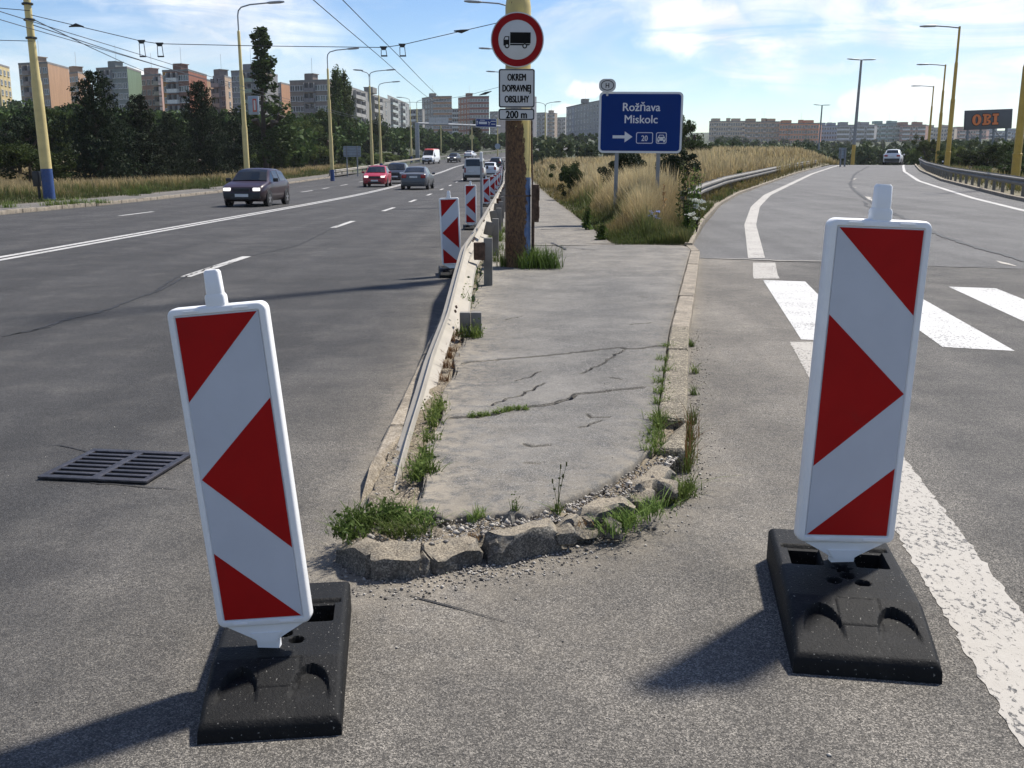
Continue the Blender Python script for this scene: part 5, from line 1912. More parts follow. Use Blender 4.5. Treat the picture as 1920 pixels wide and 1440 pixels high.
def slab_letters(grow):
    """O, B, I with slab serifs, in units of the letter height"""
    g_ = grow
    el2 = lambda cx, cz, a, b, n=28: [(cx + a * math.cos(2 * math.pi * k / n), cz + b * math.sin(2 * math.pi * k / n)) for k in range(n)]
    mb = MB()
    ring_prism(mb, el2(0.55, 0.5, 0.55 + g_, 0.5 + g_), el2(0.55, 0.5, 0.17 - g_, 0.33 - g_), 0, 0.1)
    o2 = 1.28
    mb.prism([(o2 - g_, -g_), (o2 + 0.55, -g_), (o2 + 0.55, 0.19 + g_), (o2 - g_, 0.19 + g_)], 0, 0.1)
    mb.prism([(o2 - g_, 0.81 - g_), (o2 + 0.55, 0.81 - g_), (o2 + 0.55, 1 + g_), (o2 - g_, 1 + g_)], 0, 0.1)
    mb.prism([(o2 + 0.14 - g_, 0.0), (o2 + 0.46 + g_, 0.0), (o2 + 0.46 + g_, 1.0), (o2 + 0.14 - g_, 1.0)], 0.005, 0.099)
    for cz, bb in ((0.26, 0.26), (0.76, 0.24)):
        out_ = [(o2 + 0.5 + (0.5 + g_) * math.cos(t_), cz + (bb + g_) * math.sin(t_)) for t_ in np.linspace(-math.pi / 2, math.pi / 2, 14)]
        in_ = [(o2 + 0.5 + (0.2 - g_) * math.cos(t_), cz + (0.09 - g_ * 0.5) * math.sin(t_)) for t_ in np.linspace(-math.pi / 2, math.pi / 2, 14)]
        n = 14
        V = [(x, yq, z) for yq in (0, 0.1) for x, z in out_ + in_]
        F = []
        for i in range(n - 1):
            F += [(i, i + 1, n + i + 1, n + i), (2 * n + i, 3 * n + i, 3 * n + i + 1, 2 * n + i + 1), (i, 2 * n + i, 2 * n + i + 1, i + 1)]
        mb.add(V, F)
    o3 = 2.48
    mb.prism([(o3 - g_, -g_), (o3 + 0.72 + g_, -g_), (o3 + 0.72 + g_, 0.2 + g_), (o3 - g_, 0.2 + g_)], 0, 0.1)
    mb.prism([(o3 - g_, 0.8 - g_), (o3 + 0.72 + g_, 0.8 - g_), (o3 + 0.72 + g_, 1 + g_), (o3 - g_, 1 + g_)], 0, 0.1)
    mb.prism([(o3 + 0.18 - g_, 0.0), (o3 + 0.54 + g_, 0.0), (o3 + 0.54 + g_, 1.0), (o3 + 0.18 - g_, 1.0)], 0.005, 0.099)
    return mb


lh = h * 0.57
for nm, gr, mt, yy, sc in (('letter_shadow', 0.06, 'sign_black', -0.03, 1.0), ('lettering', 0.0, 'letter_orange', -0.08, 1.0)):  # larger black letters behind the orange ones form their outline
    l = slab_letters(gr).build(nm, MAT[mt], ob, smooth_on=False)
    l.scale = (lh * 0.88, 0.5, lh)
    l.location = (-w * 0.372, yy, -lh / 2)
gz = 2.0 - ob.location.z
for fx in (-0.42, -0.14, 0.14, 0.42):
    mb = MB()
    mb.box((w * fx, 0.35, (-h / 2 + gz) / 2), (0.25, 0.25, -h / 2 - gz))
    mb.build('leg', MAT['steel_grey'], ob)
mb = MB()
for fx0, fx1 in ((-0.42, -0.14), (0.14, 0.42)):
    mb.tube([(w * fx0, 0.35, -h / 2 - 0.1), (w * fx1, 0.35, -h / 2 - 2.2)], 0.07, 5)
mb.box((0, 0.35, -h / 2 - 1.2), (w * 0.9, 0.15, 0.15))
mb.build('brace', MAT['steel_grey'], ob)
# ---------------------------------------------------------------- foliage tools
def leaves(r, Cn, size, aspect=0.6, flat=0.0):
    """One leaf (quad) per centre, random attitude."""
    n = len(Cn)
    a = r.normal(0, 1, (n, 3))
    a[:, 2] *= (1 - flat)
    a /= np.linalg.norm(a, axis=1, keepdims=True) + 1e-9
    b = r.normal(0, 1, (n, 3))
    b -= a * (a * b).sum(1, keepdims=True)
    b /= np.linalg.norm(b, axis=1, keepdims=True) + 1e-9
    s = np.asarray(size).reshape(-1, 1) * np.ones((n, 1))
    a, b = a * s * 0.5, b * s * 0.5 * aspect
    V = np.stack([Cn - a, Cn + b * 1.0 - a * 0.15, Cn + a, Cn - b - a * 0.15], 1).reshape(-1, 3)
    F = np.arange(4 * n).reshape(n, 4)
    return V, F


def crown_me(name, r, clumps, rad, n, size, mat, aspect=0.6, squash=0.8):
    """clumps: centres; leaves are spread through each clump; some clumps are lighter than others."""
    k = len(clumps)
    idx = r.integers(0, k, n)
    rr_ = np.asarray(rad)[idx] if hasattr(rad, '__len__') else np.full(n, rad)
    d = r.normal(0, 1, (n, 3))
    d /= np.linalg.norm(d, axis=1, keepdims=True)
    Cn = clumps[idx] + d * (rr_ * r.uniform(0, 1, n) ** 0.45)[:, None] * np.array([1, 1, squash])
    V, F = leaves(r, Cn, size * r.uniform(0.6, 1.3, n), aspect)
    ct = r.uniform(0, 1, k)
    tint = np.clip(ct[idx] * 0.6 + r.uniform(0, 0.5, n), 0, 1)
    return np_mesh(name, V, F, MAT[mat], {'tint': np.repeat(tint, 4)})


def trunk_me(r, h, rad, limbs=5, spread=1.5, start=0.35):
    mb = MB()
    pts = [Vector((0, 0, -0.5))] + [Vector((r.normal(0, 0.03) * h * t, r.normal(0, 0.03) * h * t, h * t)) for t in (0.3, 0.6, 1.0)]
    mb.tube(pts, [rad, rad * 0.8, rad * 0.55, rad * 0.15], 8)
    for _ in range(limbs):
        t = r.uniform(start, 0.85)
        p = Vector((0, 0, h * t))
        a = r.uniform(0, 6.28)
        L = spread * (1.1 - t)
        mb.tube([p, p + Vector((math.cos(a) * L * 0.6, math.sin(a) * L * 0.6, L * 0.35)), p + Vector((math.cos(a) * L, math.sin(a) * L, L * 0.8))], [rad * 0.4, rad * 0.25, 0.02], 5)
    return mb.mesh('trunk', MAT['bark'])


PROTO = {}


def proto(kind, v):
    key = (kind, v)
    if key in PROTO:
        return PROTO[key]
    r = np.random.default_rng(sum(map(ord, kind)) * 13 + v)
    if kind == 'pine':                      # unit height 1, width about 0.9
        cl, cr = [], []
        for i in range(30):
            z = 0.06 + 0.92 * (i / 29) ** 0.9
            R_ = 0.42 * (1 - z) ** 0.60 * r.uniform(0.8, 1.15) + 0.02
            m_ = max(3, int(12 * (1 - z) + 3))
            ph = r.uniform(0, 6.28)
            for j in range(m_):
                a = ph + 6.28 * j / m_ + r.normal(0, 0.15)
                L = R_ * r.uniform(0.55, 1.2)
                for t in (0.35, 0.6, 0.82, 1.0):
                    cl.append((math.cos(a) * L * t, math.sin(a) * L * t, z - 0.03 * t + 0.05 * t * t))
                    cr.append(0.042 * (1.25 - 0.5 * t))
        me = crown_me('crown', r, np.array(cl), np.array(cr), 17000, 0.034, 'leaf_pine', 0.32)
        tr = trunk_me(r, 0.92, 0.026, 3, 0.2)
    elif kind == 'poplar':
        cl, cr = [], []
        for i in range(90):
            z = r.uniform(0.10, 1.0)
            R_ = 0.105 * math.sin(math.pi * min(1, z * 0.9 + 0.08)) ** 0.6 * (1.15 if z < 0.6 else 0.9)
            a = r.uniform(0, 6.28)
            q = R_ * r.uniform(0.1, 1) ** 0.5
            cl.append((math.cos(a) * q, math.sin(a) * q, z))
            cr.append(0.045 * r.uniform(0.6, 1.3))
        me = crown_me('crown', r, np.array(cl), np.array(cr), 7000, 0.024, 'leaf_dark', 0.7, 2.0)
        tr = trunk_me(r, 0.95, 0.02, 6, 0.12)
    elif kind == 'thin_poplar':             # half bare, broken outline
        cl, cr = [], []
        for i in range(95):
            z = r.uniform(0.12, 1.0) ** 0.9
            R_ = (0.15 if z < 0.55 else 0.08 * (1.35 - z)) * r.uniform(0.3, 1.0)
            a = r.uniform(0, 6.28)
            cl.append((math.cos(a) * R_, math.sin(a) * R_, z))
            cr.append(0.034 * r.uniform(0.5, 1.3) * (1.0 if z < 0.55 else 0.62))
        me = crown_me('crown', r, np.array(cl), np.array(cr), 6000, 0.021, 'leaf_dark', 0.7, 1.7)
        tr = trunk_me(r, 0.99, 0.014, 14, 0.12, 0.3)
    else:                                   # broad crowns and bushes
        low = kind == 'bush'
        cl, cr = [], []
        n = 60
        lob = [(r.uniform(-0.22, 0.22), r.uniform(-0.22, 0.22), r.uniform(0.3, 0.68), r.uniform(0.2, 0.34)) for _ in range(7)]
        for i in range(n):
            lx, ly, lz, lr = lob[i % 7]
            d = r.normal(0, 1, 3)
            d /= np.linalg.norm(d)
            q = lr * r.uniform(0.35, 1.0)
            z = lz + d[2] * q
            if low:
                z = abs(z - 0.25) * 1.0 + 0.05
            cl.append((lx + d[0] * q, ly + d[1] * q, max(0.06, min(0.95, z))))
            cr.append(r.uniform(0.05, 0.12))
        mat = {'bush': 'leaf_dark', 'round': 'leaf_dark', 'olive': 'leaf_mid', 'fresh': 'leaf_mid', 'dark': 'leaf_pine'}[kind]
        me = crown_me('crown', r, np.array(cl), np.array(cr), 14000, 0.030, mat, 0.65)
        tr = trunk_me(r, 0.6, 0.03 if not low else 0.02, 7, 0.4, 0.25)
    PROTO[key] = (me, tr)
    return PROTO[key]


TREEV = [0]


def tree(name, label, kind, px, ytop, hw, Yd, zbase=None, cat='tree', group=None, wide=None):
    """A tree whose top is at (px, ytop) and whose half width is hw in the photograph."""
    if px < 800 and Yd < 200:            # keep clear of the pavement: the ground there falls back from the kerb
        Yd = max(Yd, (20.6 if cat == 'bush' and px > 690 else 27.0) / ((960 - px) / 1900))
    top = A(px, ytop, Yd)
    if zbase is None and 960 < px < 1340 and Yd < 60:
        zbase = float(verge_z(np.array(top.x), np.array(float(Yd))))
    zb = float(terrain_z(np.array(top.x), np.array(Yd))) if zbase is None else zbase
    h = max(0.4, top.z - zb)
    w = hw / 1900 * Yd / (0.40 if kind in ('pine',) else 0.115 if kind == 'poplar' else 0.13 if kind == 'thin_poplar' else 0.46)
    TREEV[0] += 1
    me, tr = proto(kind, TREEV[0] % 3)
    o = thing(name, label, cat, (top.x, Yd, zb), (0, 0, R(TREEV[0] * 77 % 360)), group)
    o.scale = (w, w, h)
    link('crown', me, o)
    link('trunk', tr, o)
    return o


T = tree
T('pine_tree', 'broad dark pine rising highest beside the leaning cream pole', 'pine', 172, 136, 84, 60)
T('pine_tree', 'dark pine behind the broad pine, in front of the pink flats', 'pine', 258, 180, 62, 64)
T('pine_tree', 'dark pine standing before the brick red block, left of the nearest lamp post', 'pine', 372, 155, 60, 62)
T('pine_tree', 'low dark pine between the two tall pines', 'pine', 312, 212, 52, 58)
T('leafy_tree', 'dark leafy tree at the left edge behind the leaning pole', 'dark', 22, 172, 62, 72)
T('leafy_tree', 'dark leafy tree just right of the leaning pole, below the orange block', 'round', 92, 182, 56, 74)
T('leafy_tree', 'dark leafy tree in the gap right of the broad pine', 'dark', 222, 205, 50, 70)
T('leafy_tree', 'dense dark tree left of the nearest lamp post', 'dark', 432, 184, 48, 72)
T('leafy_tree', 'dark low tree filling the foot of the pines', 'dark', 330, 240, 70, 56)
T('leafy_tree', 'dark low tree at the foot of the broad pine', 'dark', 205, 235, 85, 54)
T('leafy_tree', 'dark low tree at the left edge above the dry grass', 'round', 50, 238, 80, 58)
T('leafy_tree', 'dark low tree behind the maroon car', 'dark', 428, 240, 62, 60)
T('poplar_tree', 'tall ragged poplar right of the nearest lamp post', 'thin_poplar', 490, 58, 52, 76)
T('leafy_tree', 'dark tree at the foot of the ragged poplar', 'round', 500, 205, 46, 80)
T('leafy_tree', 'olive green tree between the ragged poplar and the blue footed lamp post', 'olive', 556, 208, 46, 84)
T('leafy_tree', 'low olive tree left of the blue footed lamp post', 'olive', 512, 244, 44, 74)
T('shrub', 'fresh green shrub at the foot of the ragged poplar', 'fresh', 462, 272, 18, 66, cat='shrub')
T('poplar_tree', 'left one of the dense dark poplars behind the blue footed lamp post', 'poplar', 629, 136, 17, 104)
T('poplar_tree', 'right one of the dense dark poplars behind the blue footed lamp post', 'poplar', 641, 139, 18, 106)
T('poplar_tree', 'lower dark poplar at the right flank of the dense poplars', 'poplar', 654, 164, 13, 108)
T('leafy_tree', 'dark tree in front of the tan loggia block', 'round', 585, 188, 42, 130)
T('leafy_tree', 'dark tree right of the dense poplars', 'round', 690, 208, 40, 150)
T('leafy_tree', 'dark tree behind the two armed lamp post', 'round', 745, 222, 42, 150)
T('leafy_tree', 'dark low tree behind the red car', 'round', 735, 246, 46, 135)
LB = ('fresh green bush right at the foot of the blue footed lamp post', 'dark bush just right of the blue footed lamp post', 'small low bush left of the red car roof', 'fresh green bush between the red car and the two armed lamp post',
      'fresh green bush over the dark coming car', 'bush nearest the sign gantry leg', 'green bush left of the blue footed lamp post, above the dry grass', 'lowest small bush in front of the left barrier end')
RB = ('tall fresh bush between the second and third ochre lamp posts', 'olive bush under the left edge of the billboard', 'dark bush under the middle of the billboard', 'dark bush right of the nearest ochre lamp post',
      'olive bush right of the second ochre lamp post', 'low dark bush behind the right barrier below the billboard', 'low dark bush at the right edge beside the nearest ochre lamp post', 'olive bush at the foot of the smallest ochre lamp post',
      'bush cut by the right edge of the picture', 'smallest bush close behind the right barrier', 'low bush cut by the right edge, over the barrier')
for i, (px, yt, hw, y) in enumerate(((600, 278, 30, 92), (640, 270, 30, 98), (668, 290, 24, 100), (700, 284, 26, 128), (735, 282, 30, 140), (768, 284, 24, 150), (560, 262, 34, 84), (655, 296, 18, 94))):
    T('bush', LB[i], 'fresh' if i in (0, 3, 4) else 'bush', px, yt, hw, y, cat='bush', group='bushes behind the left barrier')
T('poplar_tree', 'dark poplar under the blue overhead sign', 'poplar', 893, 226, 12, 262)
T('leafy_tree', 'dark round tree right of the blue direction sign', 'round', 1300, 202, 40, 82)
T('bush', 'wide dark bush right of the round tree behind the dry grass', 'bush', 1366, 244, 42, 76, cat='bush')
T('bush', 'dark bush under the left half of the blue direction sign', 'dark', 1172, 262, 62, 32, cat='bush')
T('bush', 'dark bush under the right half of the blue direction sign', 'dark', 1258, 264, 52, 35, cat='bush')
T('shrub', 'lone dark shrub in the dry grass left of the blue direction sign', 'round', 1070, 284, 34, 44, cat='shrub')
for i, (px, yt, hw, y, kd) in enumerate(((1745, 240, 26, 128, 'fresh'), (1800, 258, 34, 96, 'olive'), (1850, 254, 38, 88, 'round'), (1905, 256, 40, 84, 'round'), (1775, 276, 30, 84, 'olive'), (1830, 284, 36, 70, 'bush'), (1905, 280, 40, 64, 'bush'),
                                         (1722, 262, 26, 140, 'olive'), (1940, 262, 40, 74, 'round'), (1790, 300, 22, 66, 'bush'), (1960, 290, 40, 56, 'bush'))):
    T('bush', RB[i], kd, px, yt, hw, y, cat='bush', group='bushes behind the right barrier')

# ---------------------------------------------------------------- woods on the hillsides
LX = [-200, 0, 100, 200, 300, 400, 540, 620, 700, 780, 850, 950, 1000, 1100, 1250, 1400, 1550, 1700, 1760, 1920, 2100]
LY = [176, 178, 186, 196, 205, 196, 214, 205, 220, 236, 252, 252, 258, 252, 248, 262, 266, 264, 260, 262, 262]


def wood(name, regions, seed, mat):
    r = np.random.default_rng(seed)
    Vs, Fs, Ts = [], [], []
    n0 = 0
    for px0, px1, d0, d1, n, hmin, hmax, per, ls in regions:
        for _ in range(n):
            px = r.uniform(px0, px1)
            d = d0 + (d1 - d0) * r.uniform(0, 1) ** 0.8
            x = (px - 960) / 1900 * d
            kb = float(kerb_left(d))
            if d < 340 and kb - 5 < x < float(road_right(d)) + 3:
                continue
            lim = A(px, float(np.interp(px, LX, LY)) + abs(r.normal(0, 13)) - 4, d).z
            zb = float(terrain_z(np.array(x), np.array(d)))
            h = min(lim - zb, r.uniform(hmin, hmax))
            if h < 1.2:
                continue
            w = h * r.uniform(0.32, 0.55)
            k = 9
            cl = r.normal(0, 1, (k, 3))
            cl /= np.linalg.norm(cl, axis=1, keepdims=True)
            cl *= r.uniform(0.3, 1.0, (k, 1)) ** 0.5
            idx = r.integers(0, k, per)
            dd = r.normal(0, 1, (per, 3))
            dd /= np.linalg.norm(dd, axis=1, keepdims=True)
            c = cl[idx] * 0.72 + dd * 0.32 * r.uniform(0, 1, (per, 1)) ** 0.4
            c = c * np.array([w, w, h * 0.5]) + np.array([x, d, zb + h * 0.52])
            V, F = leaves(r, c, ls * (0.55 + d / 600) * r.uniform(0.6, 1.3, per), 0.7)
            t = r.uniform(0, 0.55) + 0.3 * r.uniform(0, 1, k)[idx] + r.uniform(0, 0.25, per)
            Vs.append(V)
            Fs.append(F + n0)
            n0 += len(V)
            Ts.append(np.repeat(np.clip(t, 0, 1), 4))
    o = link(name, np_mesh(name, np.vstack(Vs), np.vstack(Fs), MAT[mat], {'tint': np.concatenate(Ts)}))
    o['kind'] = 'stuff'
    return o


wood('woodland', [(-150, 800, 105, 150, 130, 5, 10, 260, 0.9), (-150, 800, 150, 300, 260, 6, 13, 180, 1.1), (780, 1140, 236, 330, 230, 5, 12, 170, 1.0), (780, 1140, 330, 520, 150, 6, 13, 110, 1.3)], 3, 'leaf_dark')
wood('woodland', [(1000, 1330, 120, 330, 90, 4, 10, 160, 1.0), (1330, 1960, 150, 300, 190, 5, 12, 180, 1.0), (1330, 1990, 300, 640, 330, 7, 16, 110, 1.4), (1700, 2050, 95, 170, 70, 3, 7, 220, 0.8)], 4, 'leaf_far')


# ---------------------------------------------------------------- grasses and weeds
def blades(r, B, hgt, wid, lean, curl=0.5, seg=3, head=0.0):
    """Bent grass blades from base points B; returns vertices, triangles and the height fraction."""
    n = len(B)
    a = r.uniform(0, 2 * math.pi, n)
    dv = np.stack([np.cos(a), np.sin(a)], -1) * (np.abs(r.normal(0, 1, n)) * lean)[:, None] + np.array([-0.10, 0.0]) * lean
    wv_ = np.stack([np.cos(a + 1.57 + r.normal(0, 0.5, n)), np.sin(a + 1.57)], -1)
    rows, hs = [], []
    for k in range(seg + 1):
        t = k / seg
        w = wid * ((1 - 0.55 * t) if head == 0 else (0.5 if t < 0.55 else 0.5 + head * math.sin(math.pi * min(1, (t - 0.5) * 2))))
        c = np.concatenate([B[:, :2] + dv * (hgt * (t * (1 - curl) + curl * t * t))[:, None], (B[:, 2] + hgt * t * (1 - 0.18 * curl * t))[:, None]], 1)
        off = np.concatenate([wv_ * (w * 0.5)[:, None] if hasattr(w, '__len__') else wv_ * w * 0.5, np.zeros((n, 1))], 1)
        if k < seg:
            rows += [c - off, c + off]
            hs += [t, t]
        else:
            rows += [c]
            hs += [t]
    m = len(rows)
    V = np.stack(rows, 1).reshape(-1, 3)
    f = []
    for k in range(seg - 1):
        f += [(2 * k, 2 * k + 1, 2 * k + 3), (2 * k, 2 * k + 3, 2 * k + 2)]
    f.append((2 * seg - 2, 2 * seg - 1, 2 * seg))
    F = (np.array(f)[None] + (np.arange(n) * m)[:, None, None]).reshape(-1, 3)
    return V, F, np.tile(hs, n), m


def meadow(name, pts, hgt, dry, wid, seed, lean=0.25):
    r = np.random.default_rng(seed)
    n = len(pts)
    hd = r.uniform(0, 1, n) < 0.6
    Vs, Fs, Hs, Ds, Ts = [], [], [], [], []
    n0 = 0
    for sel, h_ in ((hd, 1.3), (~hd, 0.0)):
        V, F, hs, m = blades(r, pts[sel], hgt[sel] * r.uniform(0.65, 1.15, sel.sum()), wid[sel], lean, 0.6, 3, h_)
        Vs.append(V)
        Fs.append(F + n0)
        n0 += len(V)
        sc = np.repeat(np.clip(0.35 + hgt[sel] * 0.62, 0, 1), m)
        Hs.append(hs * sc)
        Ds.append(np.repeat(np.clip(dry[sel] + r.normal(0, 0.2, sel.sum()), 0, 1), m))
        Ts.append(np.repeat(r.uniform(0, 1, sel.sum()), m))
    o = link(name, np_mesh(name, np.vstack(Vs), np.vstack(Fs), MAT['meadow'], {'height': np.concatenate(Hs), 'dry': np.concatenate(Ds), 'tint': np.concatenate(Ts)}))
    o['kind'] = 'stuff'
    return o


def patch(r, X, Y, s):
    return np.array([mn.noise(Vector((x * s, y * s, 3.7))) for x, y in zip(X, Y)])


# right verge (between footway and slip road)
r = np.random.default_rng(21)
Ps, Hh, Dd, Ww = [], [], [], []
for y0, y1, n, w in ((17.9, 22, 19000, 0.006), (22, 30, 32000, 0.008), (30, 46, 22000, 0.014), (46, 75, 20000, 0.026), (75, 138, 16000, 0.05)):
    Y = r.uniform(y0, y1, n)
    e = verge_edge(Y)
    X = 1.82 + (e - 0.05 - 1.82) * r.uniform(0, 1, n)
    Z = verge_z(X, Y)
    dl, dr = X - 1.82, e - X
    pn = patch(r, X, Y, 0.5)
    dist = np.minimum(dl * 0.8, dr * 0.65)
    tipd = Y - 17.9
    h = 0.18 + 0.95 * ss(0.05, 1.15, np.minimum(dist, tipd * 0.6)) + 0.15 * pn
    h = np.where(Y > 60, 0.9, h) * np.where(dl < 0.6, 0.75, 1)
    d = ss(0.0, 1.0, np.minimum(np.minimum(dl * 0.75, dr * 1.1), tipd * 0.45) - 0.08 + 0.8 * pn)
    d = np.where(Y > 40, np.maximum(d, 0.75), d)
    keep = (r.uniform(0, 1, n) < np.clip(0.75 + pn, 0.5, 1)) & ~((Y > 29.5) & (Y < 36) & (X > 2.6) & (X < 6.4) & (r.uniform(0, 1, n) < 0.7))
    Ps.append(np.stack([X, Y, Z], -1)[keep])
    Hh.append(np.clip(h, 0.1, 1.25)[keep])
    Dd.append(d[keep])
    Ww.append(np.full(n, w)[keep])
meadow('meadow_grass', np.vstack(Ps), np.concatenate(Hh) * 1.08, np.concatenate(Dd), np.concatenate(Ww), 31, 0.24)
# left verge
Ps, Hh, Dd, Ww = [], [], [], []
for y0, y1, n, w in ((26, 50, 22000, 0.016), (50, 75, 18000, 0.024), (75, 150, 18000, 0.045)):
    Y = r.uniform(y0, y1, n)
    dd = r.uniform(0, 1, n) ** 1.4 * 20
    X = kerb_left(Y) - 2.55 - dd
    Z = np.maximum(terrain_z(X, Y) + 0.05, HL(Y) + 0.1)
    pn = patch(r, X, Y, 0.3)
    Ps.append(np.stack([X, Y, Z], -1))
    Hh.append(np.clip(0.18 + 0.65 * ss(0.2, 2.2, dd) + 0.2 * pn, 0.1, 1.0))
    Dd.append(ss(0.0, 1.0, dd * 0.45 - 0.3 + 0.8 * pn))
    Ww.append(np.full(n, w))
meadow('meadow_grass', np.vstack(Ps), np.concatenate(Hh), np.concatenate(Dd), np.concatenate(Ww), 32, 0.22)
# beyond the right barrier
n = 14000
Y = r.uniform(20, 95, n)
X = ramp_line_right(Y) + 2.3 + 14 * r.uniform(0, 1, n) ** 1.3
Z = HR(Y) + 0.03 - 0.4 * ss(2.5, 8, X - ramp_line_right(Y))
meadow('meadow_grass', np.stack([X, Y, Z], -1), np.clip(0.25 + 0.5 * r.uniform(0, 1, n), 0, 0.9), np.clip(r.normal(0.45, 0.3, n), 0, 1), np.full(n, 0.022), 33)


def weed(name, label, spots, seed, hgt, wid, n, lean=0.7, cat='weed', mat='leaf_weed', spread=0.05, kind=None, group=None, broad=0, bsize=0.02):
    """A clump of weeds: blades, and broad leaves when asked for."""
    r = np.random.default_rng(seed)
    sp_ = np.array([tuple(s) for s in spots])
    B = sp_[r.integers(0, len(sp_), n)] + np.concatenate([r.normal(0, spread, (n, 2)), np.zeros((n, 1))], 1)
    h = hgt * r.uniform(0.4, 1.15, n)
    c = sp_.mean(0)
    B = B - c
    V, F, hs, m = blades(r, B, h, wid * r.uniform(0.6, 1.3, n), lean, 0.7, 3)
    t = np.clip(np.repeat(r.uniform(0, 0.7, n), m) + hs * 0.3, 0, 1)
    if broad:
        Cb = sp_[r.integers(0, len(sp_), broad)] - c + np.concatenate([r.normal(0, spread, (broad, 2)), np.abs(r.normal(0.35, 0.3, (broad, 1))) * hgt], 1)
        Vb, Fb = leaves(r, Cb, bsize * r.uniform(0.5, 1.4, broad), 0.55, 0.3)
        Fb = np.concatenate([Fb[:, :3], Fb[:, [0, 2, 3]]])
        F = np.vstack([F, Fb + len(V)])
        V = np.vstack([V, Vb])
        t = np.concatenate([t, np.repeat(r.uniform(0, 1, broad), 4)])
    o = link(name, np_mesh(name, V, F, MAT[mat], {'tint': t}), None, tuple(c))
    if kind:
        o['kind'] = kind
    else:
        tag(o, label, cat, group)
    return o


Z0 = 0.085
Pz = lambda x, y, z=Z0: P(x, y, z)
weed('weed', 'leafy green weed clump at the left end of the island nose', [Pz(x, y) for x, y in ((645, 1000), (665, 985), (685, 990), (700, 975), (720, 980), (740, 970), (650, 1010))], 1, 0.085, 0.006, 420, 0.9, broad=560, bsize=0.021, spread=0.030)
weed('weed', 'bright green weed just below the sunken barrier end', [Pz(x, y) for x, y in ((745, 982), (765, 978), (785, 972), (800, 980))], 2, 0.06, 0.005, 200, 0.9, broad=200, bsize=0.016, spread=0.028)
weed('grass_tuft', 'pale grass tuft flopping over the second broken kerb stone', [Pz(x, y) for x, y in ((725, 1000), (745, 1005), (770, 1005), (790, 1000))], 3, 0.075, 0.0045, 200, 1.3, spread=0.02, cat='grass tuft')
weed('weed', 'green weeds in the gap beside the barrier, nearest patch', [Pz(x, y) for x, y in ((790, 880), (800, 865), (805, 890), (780, 900))], 4, 0.10, 0.006, 260, 0.7, broad=300, bsize=0.018, spread=0.022, kind='stuff')
weed('weed', 'green weeds in the gap beside the barrier at the second cross crack', [Pz(x, y) for x, y in ((815, 785), (825, 775), (812, 800), (805, 830), (822, 765))], 5, 0.09, 0.006, 260, 0.7, broad=260, bsize=0.018, spread=0.025, kind='stuff')
weed('weed', 'rusty dry weeds along the barrier below the cut post', [Pz(x, y) for x, y in ((846, 660), (838, 690), (850, 640), (833, 715), (842, 672), (856, 628))], 6, 0.08, 0.005, 300, 0.8, mat='meadow_dry', spread=0.025, kind='stuff')
weed('weed', 'yellow green weed at the foot of the cut barrier post', [Pz(x, y, 0.1) for x, y in ((862, 632), (880, 632), (900, 632), (890, 634))], 7, 0.13, 0.006, 110, 0.4, broad=160, bsize=0.02, spread=0.02)
weed('weed', 'green weeds behind the barrier between the cut post and the first tall post', [Pz(x, y, 0.1) for x, y in ((875, 565), (880, 545), (885, 530), (890, 515), (872, 580))], 8, 0.22, 0.009, 240, 0.5, broad=280, bsize=0.03, spread=0.04, kind='stuff')
weed('grass_tuft', 'lush grass tuft at the right foot of the rusty pole', [Pz(x, y, 0.1) for x, y in ((1000, 500), (1012, 500), (1022, 502), (990, 503), (1032, 503))], 9, 0.34, 0.009, 700, 0.5, spread=0.09, cat='grass tuft')
weed('grass_tuft', 'small grass tuft at the left foot of the rusty pole', [Pz(x, y, 0.1) for x, y in ((948, 500),)], 10, 0.2, 0.008, 110, 0.5, spread=0.045, cat='grass tuft')
for i, (x, y) in enumerate(((932, 470), (938, 452), (944, 436), (930, 490))):
    weed('grass_tuft', ('grass tuft behind the first tall barrier post', 'grass tuft behind the second tall barrier post', 'farthest grass tuft behind the barrier posts', 'nearest grass tuft left of the rusty pole foot')[i], [Pz(x, y, 0.1)], 40 + i, 0.25, 0.012, 90, 0.6, spread=0.10, cat='grass tuft', group='grass tufts behind the barrier posts')
weed('crack_grass', '', [Pz(x, y, 0.10) for x, y in ((885, 783), (900, 781), (915, 780), (930, 776), (945, 773), (955, 770), (970, 769), (985, 769))], 11, 0.035, 0.004, 420, 1.0, spread=0.012, kind='stuff', broad=260, bsize=0.012)
weed('crack_grass', '', [Pz(x, y, 0.09) for x, y in ((1246, 700), (1240, 740), (1236, 760), (1232, 790), (1228, 820), (1222, 850), (1243, 680), (1250, 655), (1238, 720), (1225, 835))], 12, 0.07, 0.005, 700, 0.8, spread=0.025, kind='stuff', broad=420, bsize=0.014)
weed('grass_tuft', 'yellowing grass tuft spilling over the right kerb', [Pz(x, y, 0.1) for x, y in ((1232, 800), (1236, 806), (1238, 790))], 13, 0.10, 0.005, 150, 1.0, spread=0.015, cat='grass tuft')
weed('grass_tuft', 'yellow green grass clump over the broken stones at the right of the nose', [Pz(x, y, 0.05) for x, y in ((1170, 985), (1190, 978), (1210, 968), (1150, 995), (1225, 958))], 14, 0.075, 0.005, 420, 1.0, spread=0.036, cat='grass tuft')
weed('grass_tuft', 'green grass clump on the asphalt at the end of the right kerb', [P(x, y) for x, y in ((1255, 945), (1270, 938), (1285, 930), (1290, 918))], 15, 0.09, 0.005, 260, 1.0, spread=0.025, cat='grass tuft', broad=60, bsize=0.015)
weed('dry_grass', 'tall rusty grass stems leaning out from the right kerb', [P(x, y) for x, y in ((1287, 880), (1290, 860), (1292, 838), (1294, 820))], 16, 0.26, 0.004, 70, 0.55, spread=0.02, mat='meadow_dry', cat='grass tuft')
